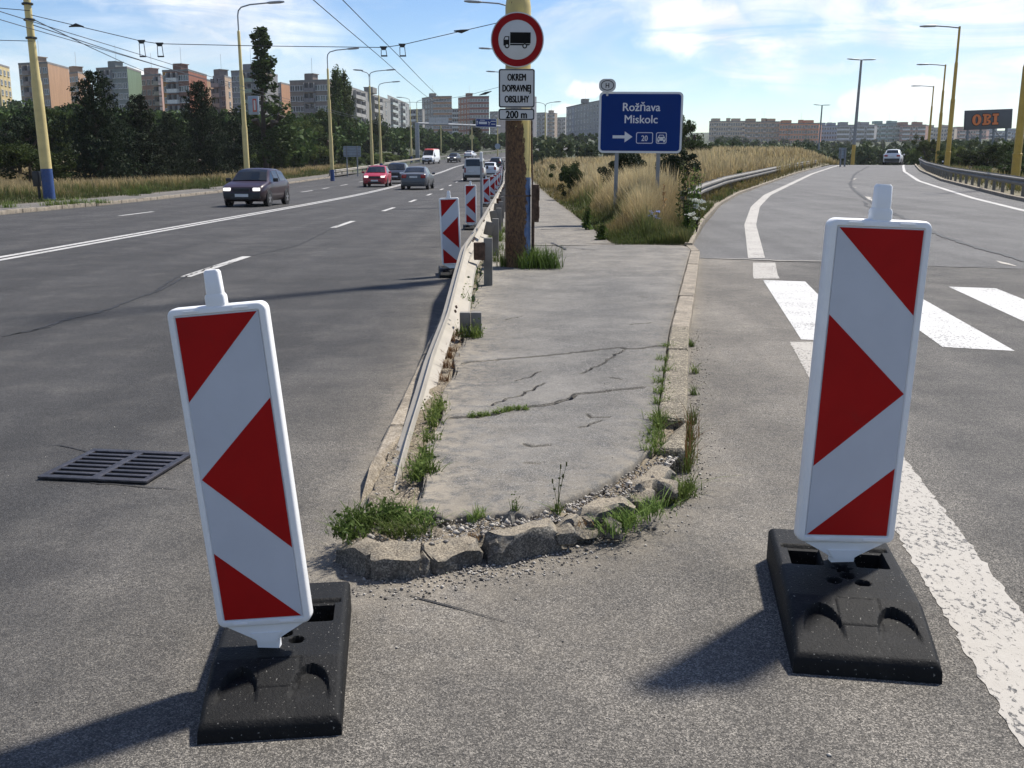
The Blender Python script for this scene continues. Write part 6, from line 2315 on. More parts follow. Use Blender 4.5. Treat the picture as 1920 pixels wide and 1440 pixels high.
weed('grass_tuft', 'green grass growing along the outer foot of the right kerb', [P(x, y) for x, y in ((1287, 885), (1290, 850), (1293, 825), (1297, 795), (1290, 870))], 17, 0.13, 0.0045, 260, 0.6, spread=0.018, cat='grass tuft', kind='stuff')
for i, (x, y, lab) in enumerate(((1297, 650, 'small grass tuft on the asphalt beside the third kerb stone'), (1303, 700, 'middle one of the small grass tufts outside the right kerb'), (1300, 740, 'sprawling small weed outside the right kerb, below the two tufts'))):
    weed('grass_tuft', lab, [P(x, y)], 50 + i, 0.09, 0.005, 46, 0.8, spread=0.014, cat='grass tuft')
tall_weed = weed('weed', 'thin weed with a tall forked stem growing from the broken pavement edge', [Pz(1045, 962)], 18, 0.06, 0.004, 26, 1.1, spread=0.012, broad=30, bsize=0.016)
mb = MB()
q0 = Pz(1045, 962) - tall_weed.location
for dx, dz, t in ((0.012, 0.19, 0.0016), (0.035, 0.20, 0.0013), (-0.02, 0.13, 0.0013), (0.022, 0.15, 0.0012)):
    mb.tube([q0, q0 + Vector((dx * 0.3, 0, dz * 0.5)), q0 + Vector((dx, 0.01, dz))], [t, t, t * 0.6], 5)
    mb.box(q0 + Vector((dx, 0.01, dz)), (0.006, 0.004, 0.018))
    mb.box(q0 + Vector((dx * 0.6, 0.008, dz * 0.75)), (0.010, 0.003, 0.007))
mb.build('stem', MAT['leaf_stem'], tall_weed)
weed('weed', 'small weed left of the tall stem at the broken pavement edge', [Pz(967, 963)], 19, 0.075, 0.004, 24, 0.5, spread=0.01, broad=60, bsize=0.011)
weed('grass_tuft', 'small green tuft at the broken pavement edge, left of the two weeds', [Pz(895, 972), Pz(905, 968), Pz(885, 976)], 20, 0.055, 0.004, 110, 0.8, spread=0.014, cat='grass tuft')
weed('crack_grass', '', [Pz(x, y, 0.07) for x, y in ((1010, 1000), (930, 1003), (1090, 985), (1140, 960), (890, 1010), (1170, 915), (1190, 905))], 22, 0.035, 0.003, 170, 0.7, spread=0.02, kind='stuff', mat='meadow_dry')
for i, (x, y, s) in enumerate(((95, 392, 0.35), (125, 390, 0.3), (150, 388, 0.3), (185, 386, 0.25), (245, 372, 0.5), (270, 368, 0.7), (385, 358, 0.4), (12, 396, 0.3))):
    q = P(x, y)
    weed('weed', ('weed right of the leaning pole foot on the left kerb', 'second weed right of the leaning pole foot', 'third weed right of the leaning pole foot', 'small weed on the left kerb before the two big ones', 'big weed on the left kerb, left one of the pair', 'biggest weed on the left kerb, right one of the pair', 'weed on the left kerb behind the maroon car', 'weed on the left kerb at the left edge of the picture')[i], [q + Vector((0, 0, 0.1)), q + Vector((0.12, 0.08, 0.1))], 70 + i, s, 0.02, 110, 0.7, spread=0.2, group='weeds on the left kerb')
# tall plants at the tip of the verge
def stem_plant(name, label, px, py, Y, hgt, seed, mat, cat='plant', nst=1, leaf=0.05, nl=60, flower=None, fsize=0.05):
    r = np.random.default_rng(seed)
    q = A(px, py, Y)
    q.z = float(verge_z(np.array(q.x), np.array(Y)))
    o = thing(name, label, cat, tuple(q))
    Vs, Fs, Ts, tips = [], [], [], []
    mb = MB()
    n0 = 0
    for s in range(nst):
        a = r.uniform(0, 6.28)
        tip = Vector((math.cos(a) * 0.10 * hgt * (nst > 1) * 2.0 * r.uniform(0.3, 1) + r.normal(0, 0.02), math.sin(a) * 0.08 * hgt, hgt * r.uniform(0.75, 1.05)))
        mb.tube([(0, 0, 0), tip * 0.5 + Vector((r.normal(0, 0.02), 0, 0)), tip], [0.008, 0.006, 0.003], 5)
        tips.append(tip)
        m_ = max(6, nl // nst)
        t = r.uniform(0.15, 1, m_)
        c = np.array([tuple(tip)]) * t[:, None] + r.normal(0, 0.035 * (1.3 - t)[:, None], (m_, 3)) + np.array([0, 0, 0.0])
        V, F = leaves(r, c, leaf * (1.35 - t) * r.uniform(0.7, 1.3, m_), 0.35)
        Vs.append(V)
        Fs.append(F + n0)
        n0 += len(V)
        Ts.append(np.repeat(r.uniform(0, 1, m_), 4))
    mb.build('stem', MAT['bark'], o)
    link('foliage', np_mesh('foliage', np.vstack(Vs), np.vstack(Fs), MAT[mat], {'tint': np.concatenate(Ts)}), o)
    if flower:
        Cf = np.vstack([np.array([tuple(t_)]) + r.normal(0, fsize * 0.45, (26, 3)) * np.array([1, 1, 0.35]) for t_ in tips])
        V, F = leaves(r, Cf, fsize * 0.42 * r.uniform(0.7, 1.2, len(Cf)), 0.9, 0.2)
        link('flowers', np_mesh('flowers', V, F, MAT[flower], {'tint': np.repeat(r.uniform(0, 1, len(Cf)), 4)}), o)
    return o


stem_plant('thistle', 'tall dark thistle standing highest above the grass near the verge tip, right one', 1297, 380, 20.6, 1.42, 1, 'leaf_mid', leaf=0.16, nl=170, nst=2)
stem_plant('thistle', 'tall thin thistle just left of the highest one', 1274, 380, 21.0, 1.45, 2, 'leaf_mid', leaf=0.10, nl=90)
stem_plant('thistle', 'lower brown thistle left of the two tall ones', 1244, 385, 21.4, 1.05, 3, 'meadow_dry', leaf=0.12, nl=60)
stem_plant('flowering_plant', 'white flowering plant at the right edge of the verge, by the kerb', 1306, 425, 20.4, 0.62, 4, 'leaf_fresh', nst=7, leaf=0.08, nl=150, flower='petal_white', fsize=0.09)
stem_plant('flowering_plant', 'small white flowering plant below the larger white one', 1298, 425, 19.6, 0.42, 5, 'leaf_fresh', nst=4, leaf=0.07, nl=80, flower='petal_white', fsize=0.08)
stem_plant('flowering_plant', 'pale blue flowering plant at the tip of the verge', 1225, 440, 19.4, 0.5, 6, 'leaf_fresh', nst=18, leaf=0.05, nl=160, flower='petal_blue', fsize=0.035)
stem_plant('leafy_plant', 'green leafy plant over the half buried barrier', 1300, 380, 24, 1.25, 7, 'leaf_fresh', nst=8, leaf=0.16, nl=260)
stem_plant('leafy_plant', 'green leafy plants at the right flank of the verge tip', 1290, 420, 19.9, 0.75, 8, 'leaf_fresh', nst=12, leaf=0.10, nl=320)
stem_plant('leafy_plant', 'dark green low plants at the left flank of the verge', 1100, 420, 22.5, 0.55, 9, 'leaf_fresh', nst=10, leaf=0.14, nl=240)
stem_plant('leafy_plant', 'dark green low plants nearest the footway at the verge tip', 1128, 445, 19.4, 0.35, 10, 'leaf_fresh', nst=12, leaf=0.12, nl=280)
stem_plant('leafy_plant', 'dark green clump beside the kerb of the slip road', 1385, 345, 44, 0.75, 11, 'leaf_fresh', nst=14, leaf=0.3, nl=240)
# ---------------------------------------------------------------- blocks of flats
def window_me(w, h, panes=2):
    mb = MB()
    ring_prism(mb, [(-w / 2, -h / 2), (w / 2, -h / 2), (w / 2, h / 2), (-w / 2, h / 2)], [(-w / 2 + 0.09, -h / 2 + 0.09), (w / 2 - 0.09, -h / 2 + 0.09), (w / 2 - 0.09, h / 2 - 0.09), (-w / 2 + 0.09, h / 2 - 0.09)], -0.06, 0.03, 0)
    for k in range(1, panes):
        x = -w / 2 + w * k / panes
        mb.box((x, -0.01, 0), (0.09, 0.08, h - 0.18), 0)
    mb.box((0, 0.0, 0), (w - 0.16, 0.04, h - 0.16), 1)
    mb.box((0, -0.08, -h / 2 - 0.04), (w + 0.1, 0.16, 0.05), 0)
    return mb.mesh('window', [MAT['sign_white'], MAT['window_glass']], False)


WIN = {(w, p): window_me(w, 1.5, p) for w, p in ((1.5, 2), (2.1, 3), (1.0, 1))}
BALC = {}


def balcony_me(w, col, deep=0.9):
    key = (round(w, 2), col)
    if key not in BALC:
        mb = MB()
        mb.box((0, -deep / 2, -0.45), (w, deep, 1.0), 0)
        mb.box((0, 0.0, 0.72), (w - 0.15, 0.06, 1.3), 1)
        mb.box((-w * 0.22, -0.04, 0.72), (w * 0.3, 0.06, 1.15), 2)
        mb.box((0, -deep / 2, -1.0), (w + 0.05, deep + 0.06, 0.14), 3)
        for sx in (-1, 1):
            mb.box((w / 2 * sx, -deep / 2, 0.7), (0.12, deep, 1.35), 3)
        BALC[key] = mb.mesh('balcony', [wall(col), MAT['trim_black'], MAT['window_glass'], wall((0.30, 0.29, 0.28))], False)
    return BALC[key]


def flats(label, xl, xc, xr, ytop, d, floors, front, side, cols, dl=6.0, dr=14.0, fh=2.8, balc=(), bcol=(0.62, 0.61, 0.58), swin=0, lift=True, stripe=None, lower=None, group=None, joined=False, roofc=(0.20, 0.19, 0.18), end_at=None):
    """Near corner at xc; front wall runs left to xl, end wall runs right to xr (photo columns)."""
    Cn, Lf, Rt = A(xc, ytop, d), A(xl, ytop, d + dl), A(xr, ytop, d + dr)
    zt = Cn.z
    hgt = floors * fh + 0.6
    o = thing('apartment_block', label, 'apartment block', (Cn.x, Cn.y, zt - hgt), (0, 0, 0), group)
    c0 = Vector((0, 0, 0))
    l = Vector((Lf.x - Cn.x, Lf.y - Cn.y, 0))
    rt = Vector((Rt.x - Cn.x, Rt.y - Cn.y, 0))
    back = l + rt
    mb = MB()
    zl = Vector((0, 0, -14))
    zh = Vector((0, 0, hgt))
    q = [l, c0, rt, back]
    mb.add([p + zl for p in q] + [p + zh for p in q], [(0, 1, 5, 4), (1, 2, 6, 5), (2, 3, 7, 6), (3, 0, 4, 7), (4, 5, 6, 7)])
    me = mb.mesh('wall', [wall(front), wall(side)], False)
    best = sorted(range(len(me.polygons)), key=lambda i: -(me.polygons[i].normal.dot(Vector((rt.y, -rt.x, 0)).normalized() * 1)))
    me.polygons[best[0]].material_index = 1
    link('wall', me, o)
    cen = back / 2
    mb = MB()
    k = [cen + (p - cen) * 1.01 for p in q]
    mb.add([p + zh for p in k] + [p + zh + Vector((0, 0, 0.5)) for p in k], [(0, 1, 5, 4), (1, 2, 6, 5), (2, 3, 7, 6), (3, 0, 4, 7), (4, 5, 6, 7), (3, 2, 1, 0)])
    mb.build('roof', wall(roofc), o, smooth_on=False)
    ang = math.atan2(-l.y, -l.x)
    ud = -l.normalized()
    L = l.length
    nrm = Vector((ud.y, -ud.x, 0))
    if lift:
        mb = MB()
        mb.box((0, 0, -0.3), (max(2.6, L * 0.11), 3, 1.7), 0)
        mb.box((0.2, 0.1, 0.62), (max(2.8, L * 0.12), 3.2, 0.2), 0)
        mb.tube([(0.3, 0, 0.6), (0.3, 0, 5.0)], 0.04, 4)
        b = mb.build('lift_house', wall(tuple(x * 0.75 for x in front)), o, cen * 0.55 + l * 0.22 + Vector((0, 0, hgt + 1.6)), (0, 0, ang), smooth_on=False)
    rw = random.Random(label)
    ccol = L / cols
    if stripe:
        for cidx, colr in stripe:
            mb = MB()
            mb.box((0, 0, 0), (ccol * 0.9, 0.10, hgt + 13))
            mb.build('stair_panel', wall(colr), o, l + ud * ((cidx + 0.5) * ccol) + nrm * 0.02 + Vector((0, 0, (hgt - 13) / 2)), (0, 0, ang), smooth_on=False)
    if lower:
        mb = MB()
        M_ = math.atan2(rt.y, rt.x)
        mb.box((0, 0, 0), (rt.length * 0.985, 0.1, hgt * 0.55 + 13))
        rn = Vector((rt.y, -rt.x, 0)).normalized()
        mb.build('end_panel', wall(lower), o, rt / 2 + rn * 0.03 + Vector((0, 0, (hgt * 0.55 - 13) / 2)), (0, 0, M_), smooth_on=False)
    if joined:
        mb = MB()
        for f in range(floors + 2):
            z = hgt - 1.7 - f * fh
            for c in range(cols):
                x = (c + 0.5) * ccol - L / 2
                if c % 6 in balc:
                    mb.box((x, -0.45, z - 0.75), (ccol * 0.96, 0.9, 0.95), 2)
                    mb.box((x, -0.03, z + 0.35), (ccol * 0.92, 0.08, 1.25), 1)
                else:
                    mb.box((x, -0.02, z), (min(2.1, ccol * 0.62) + 0.24, 0.06, 1.7), 0)
                    mb.box((x, -0.04, z), (min(2.1, ccol * 0.62), 0.06, 1.45), 1)
        w = mb.build('windows', [MAT['sign_pale'], MAT['window_glass'], wall(bcol)], o, l / 2 + nrm * 0.05, (0, 0, ang), smooth_on=False)
        w['kind'] = 'stuff'
    else:
        for f in range(floors + 1):
            z = hgt - 1.7 - f * fh
            for c in range(cols):
                p = l + ud * ((c + 0.5) * ccol) + Vector((0, 0, z))
                if c in balc:
                    link('balcony', balcony_me(ccol * 0.97, bcol), o, p + nrm * 0.04, (0, 0, ang))
                elif stripe and c in [s[0] for s in stripe]:
                    link('window', WIN[(1.0, 1)], o, p + nrm * 0.10, (0, 0, ang))
                else:
                    link('window', WIN[(2.1, 3)] if (c + len(label)) % 3 == 0 and ccol > 3.2 else WIN[(1.5, 2)], o, p + nrm * 0.06, (0, 0, ang))
    if swin:
        ang2 = math.atan2(rt.y, rt.x)
        rn = Vector((rt.y, -rt.x, 0)).normalized()
        for f in range(floors + 1):
            for c in range(swin):
                link('window', WIN[(1.5, 2)], o, rt * ((c + 0.5) / swin) + rn * 0.06 + Vector((0, 0, hgt - 1.7 - f * fh)), (0, 0, ang2))
    return o


OR, TAN, PNK = (0.40, 0.24, 0.14), (0.36, 0.27, 0.20), (0.38, 0.24, 0.19)
GRN, GRY, BRK = (0.13, 0.19, 0.12), (0.25, 0.25, 0.25), (0.22, 0.085, 0.05)
flats('pale yellow block cut by the left edge of the picture', -70, -4, 17, 122, 300, 7, (0.5, 0.42, 0.22), (0.50, 0.40, 0.20), 5, 8, 10, swin=3)
flats('orange block with a broad blank end wall behind the leaning cream pole', 34, 89, 128, 119, 282, 8, TAN, OR, 5, 4, 16, balc=(1,), bcol=(0.25, 0.20, 0.18), swin=0)
flats('small tan block between the orange and the green block', 127, 146, 168, 137, 320, 7, (0.40, 0.27, 0.18), (0.40, 0.25, 0.16), 3, 4, 10, swin=1)
flats('grey and green block with glazed balconies behind the broad pine', 180, 238, 264, 128, 286, 8, (0.22, 0.25, 0.24), GRN, 6, 4, 14, balc=(1, 2), bcol=(0.28, 0.31, 0.35), lower=(0.21, 0.24, 0.26))
flats('salmon pink block with a round lift house left of the brick red block', 264, 301, 305, 141, 300, 8, PNK, PNK, 4, 5, 8, balc=(3,), bcol=(0.42, 0.36, 0.33))
flats('brick red block with rows of white balconies', 304, 353, 387, 133, 278, 10, (0.20, 0.10, 0.075), (0.26, 0.10, 0.06), 5, 3, 16, balc=(1, 2), bcol=(0.66, 0.65, 0.62), stripe=((0, (0.36, 0.19, 0.05)),))
flats('low orange block end peeping out right of the brick red block', 380, 386, 402, 152, 330, 6, OR, OR, 1, 2, 6, lift=False)
flats('grey brown block with dark balconies left of the blue grey block', 399, 421, 436, 144, 300, 7, (0.23, 0.20, 0.18), (0.40, 0.29, 0.20), 3, 3, 9, balc=(0, 1), bcol=(0.34, 0.32, 0.30), swin=1)
flats('blue grey block with green glazed balconies behind the nearest lamp post', 433, 484, 520, 134, 282, 8, (0.22, 0.235, 0.26), (0.22, 0.22, 0.22), 5, 3, 15, balc=(2, 3), bcol=(0.25, 0.32, 0.26))
flats('narrow orange end wall left of the tan loggia block', 519, 527, 544, 157, 318, 8, (0.2, 0.2, 0.2), (0.42, 0.22, 0.12), 1, 3, 8, lift=False)
flats('tan loggia block between the ragged poplar and the dense poplars', 543, 619, 627, 152, 290, 7, (0.25, 0.205, 0.18), (0.26, 0.20, 0.17), 8, 4, 10, balc=(3, 4), bcol=(0.20, 0.19, 0.20))
flats('long grey slab receding to the right behind the two armed lamp post, nearer half', 653, 727, 732, 188, 390, 6, (0.26, 0.25, 0.23), (0.24, 0.24, 0.23), 9, -62, 6, balc=(1, 2, 5, 6), bcol=(0.32, 0.31, 0.29))
flats('long grey slab receding to the right behind the two armed lamp post, farther half', 727, 764, 767, 196, 450, 6, (0.27, 0.28, 0.27), (0.24, 0.24, 0.23), 8, -52, 6, balc=(1, 2, 5), bcol=(0.38, 0.42, 0.40), lift=False)
flats('low grey block left of the tan tower', 764, 792, 796, 206, 520, 4, (0.26, 0.25, 0.23), (0.25, 0.24, 0.22), 5, 6, 6, balc=(1, 2), lift=False)
flats('tan and orange tower block with a dark blue stair stripe', 791, 812, 847, 182, 560, 11, (0.27, 0.24, 0.21), (0.38, 0.21, 0.12), 4, 14, -2, swin=7)
flats('small white banded block between the two towers', 845, 861, 864, 205, 640, 9, (0.38, 0.38, 0.36), (0.3, 0.3, 0.3), 4, 3, 6, balc=(0, 1, 2, 3), bcol=(0.5, 0.5, 0.48), lift=False)
flats('brick red tower block left of the rusty pole', 859, 880, 917, 182, 560, 12, (0.27, 0.13, 0.085), (0.24, 0.08, 0.055), 4, 12, -2, swin=7)
flats('grey slab edge seen right of the white plates', 985, 1000, 1006, 182, 480, 10, (0.25, 0.25, 0.27), (0.22, 0.22, 0.24), 3, 5, 6, lift=False)
for i, (a, b, c, yt, d, f, fr, sdc, n) in enumerate(((1006, 1022, 1026, 212, 700, 5, (0.33, 0.32, 0.31), (0.3, 0.3, 0.3), 5), (1024, 1040, 1045, 213, 720, 5, (0.40, 0.30, 0.22), (0.36, 0.27, 0.2), 5), (1043, 1060, 1064, 221, 740, 5, (0.36, 0.36, 0.35), (0.32, 0.3, 0.28), 5), (918, 932, 948, 210, 680, 6, (0.33, 0.28, 0.25), (0.3, 0.26, 0.24), 5))):
    flats(('small grey far block next to the white plates', 'small orange topped far block', 'small pale far block next to the beige slab', 'pale far block between the brick red tower and the rusty pole')[i], a, b, c, yt, d, f, fr, sdc, n, 4, 6, joined=True, balc=(1, 4), bcol=(0.45, 0.44, 0.42), lift=i == 1)
flats('tall beige slab with a yellow stripe left of the blue direction sign', 1062, 1088, 1180, 197, 470, 10, (0.34, 0.33, 0.31), (0.38, 0.36, 0.33), 5, 24, -60, swin=14, stripe=((2, (0.33, 0.34, 0.37)),))
far = ((1330, 1397, 228, 660, 6, (0.38, 0.33, 0.27), 15, (2,), (0.42, 0.38, 0.33), 'long beige block at the left end of the far row'),
       (1397, 1462, 229, 600, 8, (0.35, 0.27, 0.21), 13, (1, 4), (0.42, 0.35, 0.30), 'tan block with pale windows in the far row'),
       (1462, 1536, 232, 590, 8, (0.40, 0.23, 0.17), 14, (3,), (0.30, 0.22, 0.2), 'salmon block behind the smaller lamp mast'),
       (1536, 1570, 236, 680, 7, (0.26, 0.27, 0.30), 7, (), (0.3, 0.3, 0.3), 'blank grey block in the far row right of the salmon block'),
       (1570, 1640, 235, 640, 8, (0.31, 0.31, 0.31), 15, (0, 1, 2, 3, 4), (0.50, 0.50, 0.48), 'white banded block behind the tall lamp mast'),
       (1640, 1688, 233, 650, 8, (0.27, 0.33, 0.31), 11, (0, 1, 3, 4), (0.38, 0.43, 0.41), 'grey green block above the white car'),
       (1688, 1736, 235, 640, 7, (0.30, 0.21, 0.18), 10, (1, 2, 3, 5), (0.52, 0.50, 0.47), 'brown block with white balconies beside the ochre lamp posts'),
       (1736, 1790, 240, 720, 6, (0.40, 0.35, 0.30), 11, (2,), (0.45, 0.42, 0.38), 'beige block behind the ochre lamp posts'),
       (1790, 1850, 243, 740, 6, (0.33, 0.24, 0.21), 12, (2, 3), (0.45, 0.42, 0.38), 'reddish grey block below the billboard'),
       (1850, 1925, 246, 760, 6, (0.30, 0.32, 0.33), 13, (1, 4), (0.45, 0.45, 0.44), 'grey block behind the nearest ochre lamp post at the right edge'))
for x0, x1, yt, d, f, fr, n, bl, bc, lab in far:
    mfr = sum(fr) / 3
    fr = tuple(min(0.75, max(0.03, mfr + (k - mfr) * 1.7) * 1.35) for k in fr)
    bc = tuple(min(0.8, k * 1.5) for k in bc)
    o = flats(lab, x0, x1, x1 + 5, yt, d, f, fr, tuple(k * 0.95 for k in fr), n, 4, 10, joined=True, balc=bl, bcol=bc, lift=True)
    for t in (0.2, 0.75):
        mb = MB()
        mb.box((0, 0, -0.3), (5, 5, 1.7))
        l_ = (x1 - x0) / 1900 * d
        mb.build('lift_house', wall(tuple(k * 0.8 for k in fr)), o, (-l_ * t, 6, f * 2.8 + 2.2), smooth_on=False)

# ---------------------------------------------------------------- cars
CARMESH = {}


def lerp(a, b, t):
    return a + (b - a) * t


def wheel_mes(rad, wid):
    key = (rad, wid)
    if key not in CARMESH:
        ty, rm = MB(), MB()
        M = Matrix.Rotation(R(90), 4, 'Y')
        ty.lathe([(rad * 0.62, -wid / 2), (rad * 0.94, -wid / 2), (rad, -wid / 2 + 0.025), (rad, wid / 2 - 0.025), (rad * 0.94, wid / 2), (rad * 0.62, wid / 2)], 20, 0, M)
        rm.lathe([(rad * 0.63, -wid / 2 + 0.02), (rad * 0.63, wid / 2 - 0.02)], 18, 0, M)
        for k in range(5):
            a = 2 * math.pi * k / 5
            rm.box((0, 0, 0), (wid + 0.005, 0.07, rad * 0.56), 0, Matrix.Rotation(a, 4, 'X') @ Matrix.Translation((0, 0, rad * 0.30)))
        rm.lathe([(0.06, -wid / 2 - 0.006), (0.06, wid / 2 + 0.006)], 10, 0, M)
        CARMESH[key] = (ty.mesh('tyre', MAT['tyre']), rm.mesh('rim', MAT['rim']))
    return CARMESH[key]


def car(label, x, y, heading, spec, paint, name='car', cat='car', z=None, lit=False, group=None, plate=True, roof_paint=None):
    """Car with its own outline: spec gives length, width and the side profile. Local +y is forward."""
    L, W = spec['L'], spec['W']
    prof = spec['prof']                     # (y fraction from the tail, shoulder z, top z, top half width fraction)
    zb = spec.get('zb', 0.20)
    zz = float(z if z is not None else HL(y))
    o = thing(name, label, cat, (x, y, zz), (0, 0, R(heading)), group)
    st = []
    for fy, zs, zt, tw in prof:
        yy = (fy - 0.5) * L
        e = min(fy, 1 - fy)
        w = W / 2 * (1 - 0.13 * max(0, 1 - e / 0.09) ** 2 - 0.02 * max(0, 1 - e / 0.25))
        st.append((yy, w, zs, zt, tw, zb + 0.09 * max(0, 1 - e / 0.05)))

    def half(s):
        yy, w, zs, zt, tw, b = s
        g = zt - zs
        wt = w * tw
        return [(0, b), (w * 0.86, b), (w * 0.97, b + 0.10), (w, lerp(b, zs, 0.55)), (w * 0.985, zs - 0.07), (w * 0.945, zs), (lerp(w * 0.94, wt, 0.93), zs + g * 0.90), (wt * 0.88, zt - 0.012), (wt * 0.5, zt + 0.008 * (g > 0.1)), (0, zt + 0.014 * (g > 0.1))]
    rings = []
    for s in st:
        h = half(s)
        rings.append([Vector((a, s[0], b)) for a, b in h] + [Vector((-a, s[0], b)) for a, b in h[-2:0:-1]])
    mb = MB()
    mb.loft(rings)
    mats = [MAT[paint]]
    me = mb.mesh('body', mats, angle=42)
    if roof_paint:
        me.materials.append(MAT[roof_paint])
        for p in me.polygons:
            if p.center.z > spec['H'] - 0.30 and p.center.y < spec.get('roof_y', 9) * L:
                p.material_index = 1
    link('body', me, o)

    def at(fy):
        for a, b in zip(prof, prof[1:]):
            if a[0] <= fy <= b[0] + 1e-9:
                t = (fy - a[0]) / max(1e-9, b[0] - a[0])
                i = prof.index(a)
                sa, sb = st[i], st[i + 1]
                return tuple(lerp(p, q, t) for p, q in zip(sa, sb))
        return st[-1]

    def panel(nm, pts, mat, off=0.008, thick=0.004):
        P3 = [Vector(p) for p in pts]
        n = (P3[1] - P3[0]).cross(P3[2] - P3[0]).normalized()
        c = sum(P3, Vector()) / len(P3)
        if n.dot(c - Vector((0, c.y * 0.6, 0.6))) < 0:
            n = -n
        k = len(P3)
        mbp = MB()
        mbp.add([p + n * off for p in P3] + [p + n * (off - thick - 0.02) for p in P3], [tuple(range(k)), tuple(range(2 * k - 1, k - 1, -1))] + [(i, (i + 1) % k, k + (i + 1) % k, k + i) for i in range(k)])
        return mbp.build(nm, MAT[mat], o, smooth_on=False)

    def side_pt(fy, t, sx):
        yy, w, zs, zt, tw, b = at(fy)
        g = zt - zs
        return Vector((sx * lerp(w * 0.945, lerp(w * 0.94, w * tw, 0.93), t), yy, zs + g * 0.90 * t))
    for sx in (-1, 1):
        for f0, f1, t00, t01, t10, t11 in spec['side']:
            panel('side_window', [side_pt(f0, t00, sx), side_pt(f1, t10, sx), side_pt(f1, t11, sx), side_pt(f0, t01, sx)], 'car_glass')

    def cross(fy, k, t=None):
        yy, w, zs, zt, tw, b = at(fy)
        return Vector((k * w * tw, yy, zt + 0.006))
    for nm, (f0, f1, k0, k1) in (('windscreen', spec['ws']), ('rear_window', spec['rw'])):
        fs = [f0] + sorted((p[0] for p in prof if min(f0, f1) + 1e-6 < p[0] < max(f0, f1) - 1e-6), reverse=f0 > f1) + [f1]
        rows_ = []
        for q_ in fs:
            k_ = lerp(k0, k1, (q_ - f0) / (f1 - f0))
            yy, w, zs, zt, tw, b = at(q_)
            wt = w * tw
            rows_.append([Vector((sx * wt * k_, yy, zt + dz)) for sx, dz in ((-1.0, -0.012), (-0.55, 0.006), (0.0, 0.014), (0.55, 0.006), (1.0, -0.012))])
        mbp = MB()
        sgn = 1 if nm == 'windscreen' else -1
        for ra, rb in zip(rows_, rows_[1:]):
            nv = (rb[2] - ra[2])
            nn = Vector((0, -nv.z, nv.y)) if nv.y * sgn > 0 else Vector((0, nv.z, -nv.y))
            if nn.z < 0 or (abs(nn.z) < 1e-6 and nn.y * sgn < 0):
                nn = -nn
            nn = nn.normalized() * 0.02
            for i_ in range(4):
                t4 = [ra[i_] + nn, ra[i_ + 1] + nn, rb[i_ + 1] + nn, rb[i_] + nn]
                mbp.add(t4 + [p - nn * 1.4 for p in t4], [(0, 1, 2, 3), (7, 6, 5, 4), (0, 4, 5, 1), (1, 5, 6, 2), (2, 6, 7, 3), (3, 7, 4, 0)])
        mbp.build(nm, MAT['car_glass'], o, smooth_on=False)
    ty, rm = wheel_mes(spec['wr'], 0.20)
    for fy in spec['axles']:
        for sx in (-1, 1):
            yy = (fy - 0.5) * L
            mb = MB()
            mb.lathe([(spec['wr'] + 0.055, -0.02), (spec['wr'] + 0.055, 0.012)], 22, 0, Matrix.Translation((sx * (W / 2 - 0.012), yy, spec['wr'] + 0.01)) @ Matrix.Rotation(R(90), 4, 'Y'))
            mb.build('wheel_arch', MAT['trim_black'], o)
            t = link('wheel', ty, o, (sx * (W / 2 - 0.085), yy, spec['wr']))
            link('rim', rm, t)

    def bx(nm, c, d, mat, bev=0.01, rot=0):
        mb = MB()
        mb.box((0, 0, 0), d, 0, None, None, bev)
        return mb.build(nm, MAT[mat], o, c, (0, 0, rot))
    fy, ry = L / 2, -L / 2
    f, rr_ = spec['front'], spec['rear']
    wf = W * 0.43
    for sx in (-1, 1):
        bx('headlight', (sx * (wf - f['lw'] / 2 - 0.02), fy - 0.055, f['lz']), (f['lw'], 0.16, f['lh']), 'lit_lamp' if lit else 'lens_clear', 0.025, -sx * 0.22)
        bx('tail_light', (sx * (wf - rr_['lw'] / 2 - 0.005), ry + 0.06 + rr_.get('in', 0), rr_['lz']), (rr_['lw'], 0.16, rr_['lh']), 'lens_red', 0.02, sx * 0.18)
        ym = (spec['mirror'] - 0.5) * L
        zm = at(spec['mirror'])[2] + 0.09
        bx('mirror', (sx * (W / 2 + 0.10), ym, zm), (0.20, 0.09, 0.14 if name != 'van' else 0.26), f.get('mirror', paint), 0.03)
    bx('grille', (0, fy - 0.005, f['gz']), (W * f.get('gw', 0.40), 0.05, f['gh']), 'trim_black', 0.012)
    bx('front_bumper', (0, fy - 0.03, f['bz']), (W * 0.84, 0.10, f['bh']), f.get('bmat', paint), 0.03)
    bx('air_intake', (0, fy + 0.012, zb + 0.13), (W * 0.52, 0.06, 0.10), 'trim_black', 0.012)
    bx('rear_bumper', (0, ry + 0.03, rr_['bz']), (W * 0.84, 0.12, rr_['bh']), rr_.get('bmat', paint), 0.03)
    bx('rear_valance', (0, ry + 0.03, zb + 0.08), (W * 0.8, 0.12, 0.14), 'trim_black', 0.02)
    if plate:
        bx('number_plate', (0, fy + 0.03, f['pz']), (0.50, 0.02, 0.11), 'plate_white', 0.004)
        bx('number_plate', (rr_.get('px', 0), ry - 0.025 + rr_.get('pin', 0), rr_['pz']), (0.50, 0.02, 0.11), 'plate_white', 0.004)
    return o


